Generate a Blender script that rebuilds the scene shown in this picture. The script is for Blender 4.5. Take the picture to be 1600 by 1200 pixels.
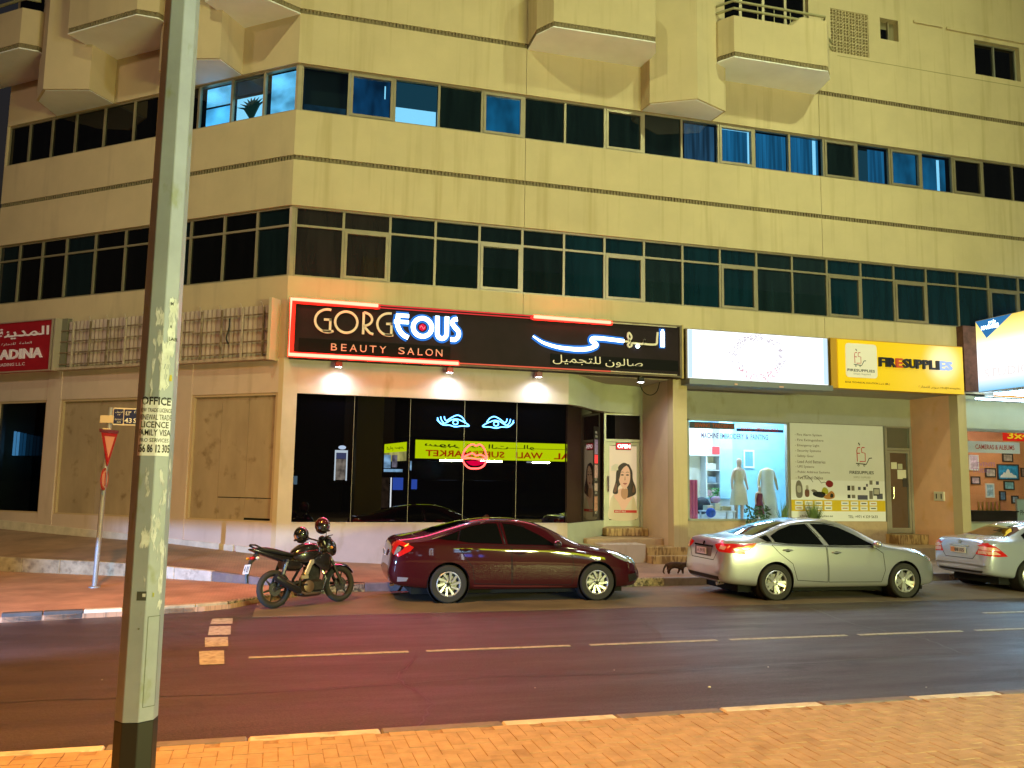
import bpy, bmesh, math, random
from mathutils import Vector, Matrix, Euler
from mathutils.bvhtree import BVHTree
from mathutils.geometry import delaunay_2d_cdt
random.seed(7)
for _o in list(bpy.data.objects):
    bpy.data.objects.remove(_o)
SC = bpy.context.scene
COL = SC.collection
R = math.radians

# ------------------------------------------------------------------ camera
CAM_H = 2.05
_a, _p, _r = R(74.625), R(6.626), R(0.9185)
_fh = Vector((math.cos(_a), math.sin(_a), 0))
_rh = Vector((math.sin(_a), -math.cos(_a), 0))
_z = Vector((0, 0, 1))
_f = _fh * math.cos(_p) + _z * math.sin(_p)
_u = -_fh * math.sin(_p) + _z * math.cos(_p)
_rt = _rh * math.cos(_r) + _u * math.sin(_r)
_up = -_rh * math.sin(_r) + _u * math.cos(_r)
cd = bpy.data.cameras.new('camera')
cam = bpy.data.objects.new('camera', cd)
COL.objects.link(cam)
m3 = Matrix((_rt, _up, -_f)).transposed()
cam.matrix_world = Matrix.Translation((0, 0, CAM_H)) @ m3.to_4x4()
cd.sensor_width = 36
cd.lens = 1322.16 / 1600 * 36
cd.clip_start = 0.05
cd.clip_end = 2000
SC.camera = cam

# ------------------------------------------------------------------ night sky
W = bpy.data.worlds.new('World')
SC.world = W
W.use_nodes = True
nt = W.node_tree
nt.nodes.clear()
wo = nt.nodes.new('ShaderNodeOutputWorld')
bg = nt.nodes.new('ShaderNodeBackground')
sky = nt.nodes.new('ShaderNodeTexSky')
sky.sky_type = 'NISHITA'
sky.sun_disc = False
sky.sun_elevation = R(-2.5)
sky.sun_rotation = R(150)
bg.inputs['Strength'].default_value = 0.15
nt.links.new(sky.outputs[0], bg.inputs[0])
nt.links.new(bg.outputs[0], wo.inputs[0])

# ------------------------------------------------------------------ exposure
SC.view_settings.view_transform = 'Standard'
SC.view_settings.look = 'None'
SC.view_settings.exposure = 0.0
SC.view_settings.gamma = 1.0
SC.view_settings.use_curve_mapping = False
SC.render.engine = 'CYCLES'
SC.cycles.use_denoising = True
SC.cycles.max_bounces = 8
SC.cycles.sample_clamp_indirect = 6.0
SC.cycles.caustics_reflective = False
SC.cycles.caustics_refractive = False


def lamp(name, kind, loc, target, color, power, size=0.5, spot=None, blend=0.5, spread=None):
    l = bpy.data.lights.new(name, kind)
    l.color = color
    l.energy = power
    if kind == 'AREA':
        l.shape = 'DISK'
        l.size = size
        if spread:
            l.spread = R(spread)
    else:
        l.shadow_soft_size = size
    if kind == 'SPOT':
        l.spot_size = R(spot)
        l.spot_blend = blend
    o = bpy.data.objects.new(name, l)
    COL.objects.link(o)
    o.location = loc
    d = (Vector(target) - Vector(loc)).normalized()
    o.rotation_euler = d.to_track_quat('-Z', 'Y').to_euler()
    return o


# street lighting: sodium lanterns to the left, a pale lantern to the right, tall masts along the road,
# the canopy lights of the shops across the street and a car's low beam just outside the left edge
lamp('street_lamp_light', 'AREA', (-2.5, 8.0, 9.6), (-1.5, 8.4, 0), (1.0, 0.40, 0.045), 1380, 0.5, spread=150)
for _x in (8.9, 11.05, 13.75):
    _o = lamp('canopy_light', 'AREA', (_x, -5.42, 3.15), (7.5, 19.0, 6.0), (0.96, 1.0, 0.34), 1020, 1.2)
    _o.data.shape = 'RECTANGLE'
    _o.data.size_y = 0.06
lamp('street_lamp_light', 'AREA', (13.0, -2.0, 9.5), (4.5, 8.0, 3.5), (0.88, 0.97, 1.0), 620, 0.5)
lamp('mast_light', 'AREA', (-6.0, 4.5, 23.5), (4.5, 19.3, 7.5), (0.97, 1.0, 0.46), 300, 0.9, spread=75)
lamp('mast_light', 'AREA', (17.0, 3.5, 24.5), (13.5, 19.3, 9.5), (0.88, 1.0, 0.50), 370, 0.9, spread=75)
lamp('mast_light', 'AREA', (-16.0, 10.0, 15.0), (-5.0, 23.0, 7.0), (1.0, 0.74, 0.50), 125, 0.9, spread=80)
lamp('low_beam_light', 'SPOT', (-7.5, 8.8, 0.68), (1.6, 19.0, 0.35), (0.32, 0.56, 1.0), 6500, 0.004, 60, 0.5)


# ------------------------------------------------------------------ materials
MATS = {}


def mat(name, base=(0.5, 0.5, 0.5), rough=0.6, metal=0.0, spec=0.5, nscale=None, namt=0.15, nstretch=(1, 1, 1),
        bump=None, bdist=0.01, coat=0.0, emit=None, estr=0.0, stain=None, rvar=0.0, flake=False, trans=None, space='Object'):
    if name in MATS:
        return MATS[name]
    m = bpy.data.materials.new(name)
    m.use_nodes = True
    nt = m.node_tree
    b = nt.nodes['Principled BSDF']
    b.inputs['Base Color'].default_value = (*base, 1)
    b.inputs['Roughness'].default_value = rough
    b.inputs['Metallic'].default_value = metal
    b.inputs['Specular IOR Level'].default_value = spec
    b.inputs['Coat Weight'].default_value = coat
    b.inputs['Coat Roughness'].default_value = 0.04
    if emit:
        b.inputs['Emission Color'].default_value = (*emit, 1)
        b.inputs['Emission Strength'].default_value = estr
    if trans:
        b.inputs['Transmission Weight'].default_value = trans
    tc = nt.nodes.new('ShaderNodeTexCoord')
    if space == 'World':
        g = nt.nodes.new('ShaderNodeNewGeometry')
        src = g.outputs['Position']
    else:
        src = tc.outputs['Object']
    if nscale:
        mp = nt.nodes.new('ShaderNodeMapping')
        mp.inputs['Scale'].default_value = nstretch
        nt.links.new(src, mp.inputs[0])
        n = nt.nodes.new('ShaderNodeTexNoise')
        n.inputs['Scale'].default_value = nscale
        n.inputs['Detail'].default_value = 6
        n.inputs['Roughness'].default_value = 0.62
        nt.links.new(mp.outputs[0], n.inputs['Vector'])
        cr = nt.nodes.new('ShaderNodeMapRange')
        cr.inputs['From Min'].default_value = 0.3
        cr.inputs['From Max'].default_value = 0.7
        cr.inputs['To Min'].default_value = 1 - namt
        cr.inputs['To Max'].default_value = 1 + namt
        nt.links.new(n.outputs[0], cr.inputs[0])
        mx = nt.nodes.new('ShaderNodeMix')
        mx.data_type = 'RGBA'
        mx.blend_type = 'MULTIPLY'
        mx.inputs[0].default_value = 1
        mx.inputs[6].default_value = (*base, 1)
        nt.links.new(cr.outputs[0], mx.inputs[7])
        colout = mx.outputs[2]
        if stain:
            # streaks / blotches of a second colour
            sc, stretch, lo, hi, scol = stain
            mp2 = nt.nodes.new('ShaderNodeMapping')
            mp2.inputs['Scale'].default_value = stretch
            nt.links.new(src, mp2.inputs[0])
            n2 = nt.nodes.new('ShaderNodeTexNoise')
            n2.inputs['Scale'].default_value = sc
            n2.inputs['Detail'].default_value = 5
            nt.links.new(mp2.outputs[0], n2.inputs['Vector'])
            c2 = nt.nodes.new('ShaderNodeMapRange')
            c2.inputs['From Min'].default_value = lo
            c2.inputs['From Max'].default_value = hi
            nt.links.new(n2.outputs[0], c2.inputs[0])
            m2 = nt.nodes.new('ShaderNodeMix')
            m2.data_type = 'RGBA'
            m2.inputs[7].default_value = (*scol, 1)
            nt.links.new(c2.outputs[0], m2.inputs[0])
            nt.links.new(colout, m2.inputs[6])
            colout = m2.outputs[2]
        nt.links.new(colout, b.inputs['Base Color'])
        if rvar:
            rr = nt.nodes.new('ShaderNodeMapRange')
            rr.inputs['From Min'].default_value = 0.3
            rr.inputs['From Max'].default_value = 0.7
            rr.inputs['To Min'].default_value = rough - rvar
            rr.inputs['To Max'].default_value = rough + rvar
            nt.links.new(n.outputs[0], rr.inputs[0])
            nt.links.new(rr.outputs[0], b.inputs['Roughness'])
    if bump:
        n3 = nt.nodes.new('ShaderNodeTexNoise')
        n3.inputs['Scale'].default_value = bump
        n3.inputs['Detail'].default_value = 4
        nt.links.new(src, n3.inputs['Vector'])
        bp = nt.nodes.new('ShaderNodeBump')
        bp.inputs['Distance'].default_value = bdist
        bp.inputs['Strength'].default_value = 0.6
        nt.links.new(n3.outputs[0], bp.inputs['Height'])
        nt.links.new(bp.outputs[0], b.inputs['Normal'])
    MATS[name] = m
    return m


def glass_mat(name, tint=(0.8, 0.9, 0.95), refl=0.12, rough=0.0):
    if name in MATS:
        return MATS[name]
    m = bpy.data.materials.new(name)
    m.use_nodes = True
    nt = m.node_tree
    nt.nodes.clear()
    o = nt.nodes.new('ShaderNodeOutputMaterial')
    t = nt.nodes.new('ShaderNodeBsdfTransparent')
    t.inputs[0].default_value = (*tint, 1)
    g = nt.nodes.new('ShaderNodeBsdfGlossy')
    g.inputs['Roughness'].default_value = rough
    fr = nt.nodes.new('ShaderNodeFresnel')
    gb = nt.nodes.new('ShaderNodeNewGeometry')
    io = nt.nodes.new('ShaderNodeMapRange')   # same air-to-glass index from either side of the thin pane
    io.inputs['To Min'].default_value = 1.5
    io.inputs['To Max'].default_value = 1 / 1.5
    nt.links.new(gb.outputs['Backfacing'], io.inputs[0])
    nt.links.new(io.outputs[0], fr.inputs['IOR'])
    ad = nt.nodes.new('ShaderNodeMath')
    ad.operation = 'ADD'
    ad.use_clamp = True
    ad.inputs[1].default_value = refl
    mx = nt.nodes.new('ShaderNodeMixShader')
    nt.links.new(fr.outputs[0], ad.inputs[0])
    nt.links.new(ad.outputs[0], mx.inputs[0])
    nt.links.new(t.outputs[0], mx.inputs[1])
    nt.links.new(g.outputs[0], mx.inputs[2])
    nt.links.new(mx.outputs[0], o.inputs[0])
    MATS[name] = m
    return m


def mirror_mat(name, base, refl, rough=0.01, streak=0.0):
    """dark film glass: nearly black body with a mirror-like front"""
    if name in MATS:
        return MATS[name]
    m = bpy.data.materials.new(name)
    m.use_nodes = True
    nt = m.node_tree
    nt.nodes.clear()
    o = nt.nodes.new('ShaderNodeOutputMaterial')
    d = nt.nodes.new('ShaderNodeBsdfDiffuse')
    d.inputs[0].default_value = (*base, 1)
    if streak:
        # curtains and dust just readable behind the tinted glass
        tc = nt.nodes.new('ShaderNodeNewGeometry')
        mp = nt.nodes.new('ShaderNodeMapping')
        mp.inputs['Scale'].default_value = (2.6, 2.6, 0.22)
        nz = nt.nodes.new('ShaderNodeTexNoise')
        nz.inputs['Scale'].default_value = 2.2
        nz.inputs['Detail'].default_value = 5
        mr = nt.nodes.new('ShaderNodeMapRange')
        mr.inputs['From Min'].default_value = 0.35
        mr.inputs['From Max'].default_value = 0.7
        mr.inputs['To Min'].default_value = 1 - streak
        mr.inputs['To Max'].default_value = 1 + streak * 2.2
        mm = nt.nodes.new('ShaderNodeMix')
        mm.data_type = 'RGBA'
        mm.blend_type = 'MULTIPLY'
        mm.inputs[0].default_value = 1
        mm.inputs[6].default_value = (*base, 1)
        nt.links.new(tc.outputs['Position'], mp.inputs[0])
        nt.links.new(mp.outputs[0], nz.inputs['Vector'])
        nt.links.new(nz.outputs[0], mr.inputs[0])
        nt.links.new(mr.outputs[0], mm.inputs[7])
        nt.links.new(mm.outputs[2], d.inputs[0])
    g = nt.nodes.new('ShaderNodeBsdfGlossy')
    g.inputs['Roughness'].default_value = rough
    fr = nt.nodes.new('ShaderNodeFresnel')
    fr.inputs['IOR'].default_value = 1.45
    ad = nt.nodes.new('ShaderNodeMath')
    ad.operation = 'ADD'
    ad.use_clamp = True
    ad.inputs[1].default_value = refl
    mx = nt.nodes.new('ShaderNodeMixShader')
    nt.links.new(fr.outputs[0], ad.inputs[0])
    nt.links.new(ad.outputs[0], mx.inputs[0])
    nt.links.new(d.outputs[0], mx.inputs[1])
    nt.links.new(g.outputs[0], mx.inputs[2])
    nt.links.new(mx.outputs[0], o.inputs[0])
    MATS[name] = m
    return m


def emit_mat(name, col, strength, stripes=None, grad=None):
    if name in MATS:
        return MATS[name]
    m = bpy.data.materials.new(name)
    m.use_nodes = True
    nt = m.node_tree
    nt.nodes.clear()
    o = nt.nodes.new('ShaderNodeOutputMaterial')
    e = nt.nodes.new('ShaderNodeEmission')
    e.inputs[0].default_value = (*col, 1)
    e.inputs[1].default_value = strength
    if stripes or grad:
        tc = nt.nodes.new('ShaderNodeTexCoord')
        w = nt.nodes.new('ShaderNodeTexNoise')
        mp = nt.nodes.new('ShaderNodeMapping')
        mp.inputs['Scale'].default_value = stripes or grad
        nt.links.new(tc.outputs['Object'], mp.inputs[0])
        nt.links.new(mp.outputs[0], w.inputs['Vector'])
        w.inputs['Scale'].default_value = 1.0
        w.inputs['Detail'].default_value = 2
        mr = nt.nodes.new('ShaderNodeMapRange')
        mr.inputs['From Min'].default_value = 0.3
        mr.inputs['From Max'].default_value = 0.7
        mr.inputs['To Min'].default_value = strength * 0.35
        mr.inputs['To Max'].default_value = strength * 1.5
        nt.links.new(w.outputs[0], mr.inputs[0])
        nt.links.new(mr.outputs[0], e.inputs[1])
    nt.links.new(e.outputs[0], o.inputs[0])
    MATS[name] = m
    return m


# ------------------------------------------------------------------ mesh helpers
class MB:
    def __init__(s):
        s.v, s.f = [], []

    def add(s, verts, faces, M=None):
        b = len(s.v)
        s.v += [tuple(M @ Vector(p)) if M else tuple(p) for p in verts]
        s.f += [tuple(b + i for i in f) for f in faces]
        return s

    def quad(s, *p):
        return s.add(p, [tuple(range(len(p)))])

    def box(s, x0, x1, y0, y1, z0, z1, M=None):
        v = [(x0, y0, z0), (x1, y0, z0), (x1, y1, z0), (x0, y1, z0), (x0, y0, z1), (x1, y0, z1), (x1, y1, z1), (x0, y1, z1)]
        return s.add(v, [(0, 3, 2, 1), (4, 5, 6, 7), (0, 1, 5, 4), (1, 2, 6, 5), (2, 3, 7, 6), (3, 0, 4, 7)], M)

    def prism(s, poly, z0, z1, M=None):
        """plan polygon (x, y), anticlockwise, from z0 to z1 (numbers or per-corner lists)"""
        n = len(poly)
        za = z0 if isinstance(z0, (list, tuple)) else [z0] * n
        zb = z1 if isinstance(z1, (list, tuple)) else [z1] * n
        v = [(p[0], p[1], za[i]) for i, p in enumerate(poly)] + [(p[0], p[1], zb[i]) for i, p in enumerate(poly)]
        f = [tuple(reversed(range(n))), tuple(range(n, 2 * n))]
        f += [(i, (i + 1) % n, n + (i + 1) % n, n + i) for i in range(n)]
        return s.add(v, f, M)

    def prism_y(s, poly, y0, y1, M=None):
        """side polygon (x, z) pushed from y0 to y1"""
        n = len(poly)
        v = [(p[0], y0, p[1]) for p in poly] + [(p[0], y1, p[1]) for p in poly]
        f = [tuple(range(n)), tuple(reversed(range(n, 2 * n)))]
        f += [((i + 1) % n, i, n + i, n + (i + 1) % n) for i in range(n)]
        return s.add(v, f, M)

    def tube(s, pts, r, n=8, M=None, closed=False):
        pts = [Vector(p) for p in pts]
        k = len(pts)
        rad = r if isinstance(r, (list, tuple)) else [r] * k
        v, f = [], []
        prev = None
        for i, p in enumerate(pts):
            if closed:
                t = pts[(i + 1) % k] - pts[i - 1]
            else:
                t = pts[min(i + 1, k - 1)] - pts[max(i - 1, 0)]
            t.normalize()
            if prev is None:
                a = Vector((0, 0, 1)) if abs(t.z) < 0.9 else Vector((1, 0, 0))
                nn = (a - t * a.dot(t)).normalized()
            else:
                nn = (prev - t * prev.dot(t))
                nn = nn.normalized() if nn.length > 1e-6 else prev
            prev = nn
            bb = t.cross(nn)
            for j in range(n):
                a = 2 * math.pi * j / n
                v.append(p + (nn * math.cos(a) + bb * math.sin(a)) * rad[i])
        rng = k if closed else k - 1
        for i in range(rng):
            for j in range(n):
                a, b = i * n + j, i * n + (j + 1) % n
                c, d = ((i + 1) % k) * n + (j + 1) % n, ((i + 1) % k) * n + j
                f.append((a, b, c, d))
        if not closed:
            f.append(tuple(reversed(range(n))))
            f.append(tuple((k - 1) * n + j for j in range(n)))
        return s.add(v, f, M)

    def lathe(s, prof, n=24, M=None, cap=True):
        """profile of (r, z) turned about z"""
        v, f = [], []
        for r, z in prof:
            for j in range(n):
                a = 2 * math.pi * j / n
                v.append((r * math.cos(a), r * math.sin(a), z))
        for i in range(len(prof) - 1):
            for j in range(n):
                f.append((i * n + j, i * n + (j + 1) % n, (i + 1) * n + (j + 1) % n, (i + 1) * n + j))
        if cap:
            f.append(tuple(reversed(range(n))))
            f.append(tuple((len(prof) - 1) * n + j for j in range(n)))
        return s.add(v, f, M)

    def ell(s, c, rx, ry, rz, nu=16, nv=10, M=None, v0=0.0, v1=1.0):
        v, f = [], []
        for i in range(nv + 1):
            t = math.pi * (v0 + (v1 - v0) * i / nv)
            for j in range(nu):
                a = 2 * math.pi * j / nu
                v.append((c[0] + rx * math.sin(t) * math.cos(a), c[1] + ry * math.sin(t) * math.sin(a), c[2] + rz * math.cos(t)))
        for i in range(nv):
            for j in range(nu):
                f.append((i * nu + j, (i + 1) * nu + j, (i + 1) * nu + (j + 1) % nu, i * nu + (j + 1) % nu))
        return s.add(v, f, M)

    def mesh(s, name, m=None, smooth=False, bevel=0.0, weld=False):
        me = bpy.data.meshes.new(name)
        me.from_pydata(s.v, [], s.f)
        me.validate()
        if bevel or weld:
            bm = bmesh.new()
            bm.from_mesh(me)
            bmesh.ops.remove_doubles(bm, verts=bm.verts, dist=1e-5)
            if bevel:
                ed = [e for e in bm.edges if len(e.link_faces) == 2 and e.calc_face_angle(0) > 0.5]
                bmesh.ops.bevel(bm, geom=ed, offset=bevel, segments=1, affect='EDGES', profile=0.5)
            bm.to_mesh(me)
            bm.free()
        if m:
            me.materials.append(m)
        if smooth:
            me.shade_smooth()
            me.set_sharp_from_angle(angle=0.7 if smooth is True else smooth)
        return me

    def build(s, name, m, parent=None, smooth=False, bevel=0.0, loc=None, rot=None, weld=False):
        me = s.mesh(name, m, smooth, bevel, weld)
        return link(name, me, parent, loc, rot)


def link(name, me, parent=None, loc=None, rot=None):
    o = bpy.data.objects.new(name, me)
    COL.objects.link(o)
    if parent:
        o.parent = parent
    if loc:
        o.location = loc
    if rot:
        o.rotation_euler = rot
    return o


def tag(o, label=None, cat=None, group=None, kind=None):
    if label:
        o['label'] = label
    if cat:
        o['category'] = cat
    if group:
        o['group'] = group
    if kind:
        o['kind'] = kind
    return o


def thing(name, label, cat, loc=(0, 0, 0), rotz=0.0, group=None, scale=1.0):
    o = bpy.data.objects.new(name, None)
    COL.objects.link(o)
    o.empty_display_size = 0.2
    o.location = loc
    o.rotation_euler = (0, 0, rotz)
    o.scale = (scale,) * 3
    return tag(o, label, cat, group)


def part_empty(name, parent, loc=(0, 0, 0), rot=(0, 0, 0)):
    o = bpy.data.objects.new(name, None)
    COL.objects.link(o)
    o.parent = parent
    o.location = loc
    o.rotation_euler = rot
    return o


def dup(root, loc, rotz=None, label=None, parent=None):
    r = root.copy()
    COL.objects.link(r)
    r.location = loc
    if rotz is not None:
        r.rotation_euler = (0, 0, rotz)
    if label:
        r['label'] = label
    if parent:
        r.parent = parent
    for ch in list(root.children):
        c = ch.copy()
        COL.objects.link(c)
        c.parent = r
        for g in ch.children:
            d = g.copy()
            COL.objects.link(d)
            d.parent = c
    return r


# ------------------------------------------------------------------ writing
_AR = {'ا': (0xFE8D, 0), 'ب': (0xFE8F, 1), 'ة': (0xFE93, 0), 'ت': (0xFE95, 1), 'ج': (0xFE9D, 1), 'د': (0xFEA9, 0), 'ر': (0xFEAD, 0),
       'س': (0xFEB1, 1), 'ص': (0xFEB9, 1), 'ع': (0xFEC9, 1), 'ك': (0xFED9, 1), 'ل': (0xFEDD, 1), 'م': (0xFEE1, 1), 'ن': (0xFEE5, 1),
       'و': (0xFEED, 0), 'ي': (0xFEF1, 1)}


def arabic(s):
    out = []
    for i, c in enumerate(s):
        if c not in _AR:
            out.append(c)
            continue
        base, du = _AR[c]
        pj = i > 0 and s[i - 1] in _AR and _AR[s[i - 1]][1]
        nj = du and i + 1 < len(s) and s[i + 1] in _AR
        out.append(chr(base + ((3 if nj else 1) if pj else (2 if nj else 0))))
    return ''.join(reversed(out))


_TC = {}


def _glyphs(s, bold, res):
    k = (s, bold, res)
    if k not in _TC:
        c = bpy.data.curves.new('lettering', 'FONT')
        c.body = s
        c.resolution_u = res
        c.offset = bold
        o = bpy.data.objects.new('lettering', c)
        COL.objects.link(o)
        dg = bpy.context.evaluated_depsgraph_get()
        dg.update()
        me = bpy.data.meshes.new_from_object(o.evaluated_get(dg), depsgraph=dg)
        _TC[k] = ([tuple(v.co) for v in me.vertices], [tuple(p.vertices) for p in me.polygons])
        bpy.data.objects.remove(o)
        bpy.data.curves.remove(c)
        bpy.data.meshes.remove(me)
    return _TC[k]


def write(mb, s, x0, x1, z0, z1, y=0.0, bold=0.0, res=2, depth=0.0, fn=None):
    """letters filling the box x0..x1, z0..z1 on the plane y, readable from -y"""
    vs, fs = _glyphs(s, bold, res)
    if not vs:
        return mb
    ax = [v[0] for v in vs]
    az = [v[1] for v in vs]
    a0, a1, b0, b1 = min(ax), max(ax), min(az), max(az)
    sx, sz = (x1 - x0) / max(a1 - a0, 1e-6), (z1 - z0) / max(b1 - b0, 1e-6)
    pts = [(x0 + (v[0] - a0) * sx, y, z0 + (v[1] - b0) * sz) for v in vs]
    if fn:
        pts = [fn(p) for p in pts]
    mb.add(pts, fs)
    if depth:
        # sides: boundary edges pushed back
        cnt = {}
        for f in fs:
            for i in range(len(f)):
                a, b = f[i], f[(i + 1) % len(f)]
                # glyph pieces share no vertices along outlines, so match by position
                ka, kb = tuple(round(c, 5) for c in vs[a]), tuple(round(c, 5) for c in vs[b])
                key = (min(ka, kb), max(ka, kb))
                cnt.setdefault(key, []).append((a, b))
        for key, es in cnt.items():
            if len(es) == 1:
                a, b = es[0]
                p, q = pts[a], pts[b]
                mb.quad(q, p, (p[0], p[1] + depth, p[2]), (q[0], q[1] + depth, q[2]))
    return mb


def ribbon(mb, pts, w, y=0.0, closed=False, depth=0.0):
    """flat stroke of width w (number or list) along (x, z) points on the plane y"""
    k = len(pts)
    ws = w if isinstance(w, (list, tuple)) else [w] * k
    L, Rr = [], []
    for i, p in enumerate(pts):
        if closed:
            a, b = pts[i - 1], pts[(i + 1) % k]
        else:
            a, b = pts[max(i - 1, 0)], pts[min(i + 1, k - 1)]
        dx, dz = b[0] - a[0], b[1] - a[1]
        l = math.hypot(dx, dz) or 1
        nx, nz = -dz / l * ws[i] / 2, dx / l * ws[i] / 2
        L.append((p[0] + nx, p[1] + nz))
        Rr.append((p[0] - nx, p[1] - nz))
    v, f = [], []
    for a, b in zip(L, Rr):
        v += [(a[0], y, a[1]), (b[0], y, b[1])]
    if depth:
        for a, b in zip(L, Rr):
            v += [(a[0], y + depth, a[1]), (b[0], y + depth, b[1])]
    n2 = 2 * k
    for i in range(k if closed else k - 1):
        j = (i + 1) % k
        f.append((2 * i + 1, 2 * j + 1, 2 * j, 2 * i))
        if depth:
            f.append((2 * i, 2 * j, n2 + 2 * j, n2 + 2 * i))
            f.append((2 * j + 1, 2 * i + 1, n2 + 2 * i + 1, n2 + 2 * j + 1))
    if depth and not closed:
        f.append((0, n2, n2 + 1, 1))
        e = k - 1
        f.append((2 * e + 1, n2 + 2 * e + 1, n2 + 2 * e, 2 * e))
    return mb.add(v, f)


def spline(pts, n=8, closed=False):
    """Catmull-Rom through the points"""
    P = [Vector(p) for p in pts]
    k = len(P)
    out = []
    for i in range(k if closed else k - 1):
        p0 = P[i - 1] if (closed or i > 0) else P[0] * 2 - P[1]
        p1, p2 = P[i], P[(i + 1) % k]
        p3 = P[(i + 2) % k] if (closed or i + 2 < k) else P[-1] * 2 - P[-2]
        for j in range(n):
            t = j / n
            out.append(tuple(0.5 * ((2 * p1) + (p2 - p0) * t + (2 * p0 - 5 * p1 + 4 * p2 - p3) * t * t + (3 * p1 - p0 - 3 * p2 + p3) * t ** 3)))
    if not closed:
        out.append(tuple(P[-1]))
    return out


def arc(cx, cz, rx, rz, a0, a1, n=16):
    return [(cx + rx * math.cos(R(a0 + (a1 - a0) * i / n)), cz + rz * math.sin(R(a0 + (a1 - a0) * i / n))) for i in range(n + 1)]


def interp(keys, x):
    if x <= keys[0][0]:
        return keys[0][1]
    for i in range(len(keys) - 1):
        a, b = keys[i], keys[i + 1]
        if x <= b[0]:
            t = (x - a[0]) / (b[0] - a[0])
            # cubic hermite with finite-difference slopes
            def sl(j):
                if j <= 0:
                    return (keys[1][1] - keys[0][1]) / (keys[1][0] - keys[0][0])
                if j >= len(keys) - 1:
                    return (keys[-1][1] - keys[-2][1]) / (keys[-1][0] - keys[-2][0])
                s0 = (keys[j][1] - keys[j - 1][1]) / (keys[j][0] - keys[j - 1][0])
                s1 = (keys[j + 1][1] - keys[j][1]) / (keys[j + 1][0] - keys[j][0])
                return 0 if s0 * s1 <= 0 else 2 * s0 * s1 / (s0 + s1)
            h = b[0] - a[0]
            m0, m1 = sl(i) * h, sl(i + 1) * h
            return ((2 * t ** 3 - 3 * t * t + 1) * a[1] + (t ** 3 - 2 * t * t + t) * m0 + (-2 * t ** 3 + 3 * t * t) * b[1] + (t ** 3 - t * t) * m1)
    return keys[-1][1]


def skin_mesh(name, pts, edges, rad, m, root=0, levels=2):
    me = bpy.data.meshes.new(name)
    me.from_pydata(pts, edges, [])
    o = bpy.data.objects.new(name, me)
    COL.objects.link(o)
    sk = o.modifiers.new('skin', 'SKIN')
    sk.use_smooth_shade = True
    if not me.skin_vertices:
        me.attributes  # layer is made by the modifier on first evaluation
        bm = bmesh.new()
        bm.from_mesh(me)
        bm.verts.layers.skin.verify()
        bm.to_mesh(me)
        bm.free()
    for i, sv in enumerate(me.skin_vertices[0].data):
        r = rad[i]
        sv.radius = (r, r) if not isinstance(r, (tuple, list)) else r
        sv.use_root = (i == root)
    ss = o.modifiers.new('sub', 'SUBSURF')
    ss.levels = ss.render_levels = levels
    dg = bpy.context.evaluated_depsgraph_get()
    dg.update()
    out = bpy.data.meshes.new_from_object(o.evaluated_get(dg), depsgraph=dg)
    bpy.data.objects.remove(o)
    out.materials.clear()
    out.materials.append(m)
    out.name = name
    return out
# ================================================================== ground
M_asph = mat('asphalt', (0.06, 0.04, 0.042), 0.5)
def asphalt_nodes(m):
    nt = m.node_tree
    b = nt.nodes['Principled BSDF']
    g = nt.nodes.new('ShaderNodeNewGeometry')
    def noise(scale, detail, stretch=(1, 1, 1)):
        mp = nt.nodes.new('ShaderNodeMapping')
        mp.inputs['Scale'].default_value = stretch
        n = nt.nodes.new('ShaderNodeTexNoise')
        n.inputs['Scale'].default_value = scale
        n.inputs['Detail'].default_value = detail
        n.inputs['Roughness'].default_value = 0.7
        nt.links.new(g.outputs['Position'], mp.inputs[0])
        nt.links.new(mp.outputs[0], n.inputs['Vector'])
        return n.outputs[0]
    def ramp(src, a, b_, c, d):
        r = nt.nodes.new('ShaderNodeMapRange')
        for k, v in zip(('From Min', 'From Max', 'To Min', 'To Max'), (a, b_, c, d)):
            r.inputs[k].default_value = v
        nt.links.new(src, r.inputs[0])
        return r.outputs[0]
    def mul(a, b_):
        x = nt.nodes.new('ShaderNodeMath')
        x.operation = 'MULTIPLY'
        nt.links.new(a, x.inputs[0])
        nt.links.new(b_, x.inputs[1])
        return x.outputs[0]
    grain = ramp(noise(34, 8), .32, .68, .35, 1.75)          # aggregate
    chips = ramp(noise(60, 3), .64, .72, 1.0, 3.2)           # pale stones
    patch = ramp(noise(.8, 5, (.35, 1.5, 1)), .35, .65, .72, 1.25)   # tyre-polished tracks, old repairs
    oil = ramp(noise(1.1, 3), .62, .70, 1.0, .55)
    f = mul(mul(grain, chips), mul(patch, oil))
    mx = nt.nodes.new('ShaderNodeMix')
    mx.data_type = 'RGBA'
    mx.blend_type = 'MULTIPLY'
    mx.inputs[0].default_value = 1
    mx.inputs[6].default_value = (0.048, 0.034, 0.040, 1)
    nt.links.new(f, mx.inputs[7])
    nt.links.new(mx.outputs[2], b.inputs['Base Color'])
    nt.links.new(ramp(noise(.9, 4, (.3, 1.6, 1)), .35, .65, .42, .62), b.inputs['Roughness'])
    bp = nt.nodes.new('ShaderNodeBump')
    bp.inputs['Distance'].default_value = 0.012
    bp.inputs['Strength'].default_value = 0.9
    nt.links.new(noise(40, 6), bp.inputs['Height'])
    nt.links.new(bp.outputs[0], b.inputs['Normal'])
asphalt_nodes(M_asph)
M_bay = mat('bay_surface', (0.15, 0.115, 0.085), 0.75, nscale=1.5, namt=0.22, bump=60, bdist=0.006, stain=(0.9, (1, 1, 1), 0.52, 0.72, (0.09, 0.072, 0.06)), space='World')
M_line = mat('road_paint', (0.40, 0.385, 0.36), 0.7, nscale=9, namt=0.3, stain=(14, (1, 1, 1), 0.5, 0.68, (0.25, 0.22, 0.2)), space='World')
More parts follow.
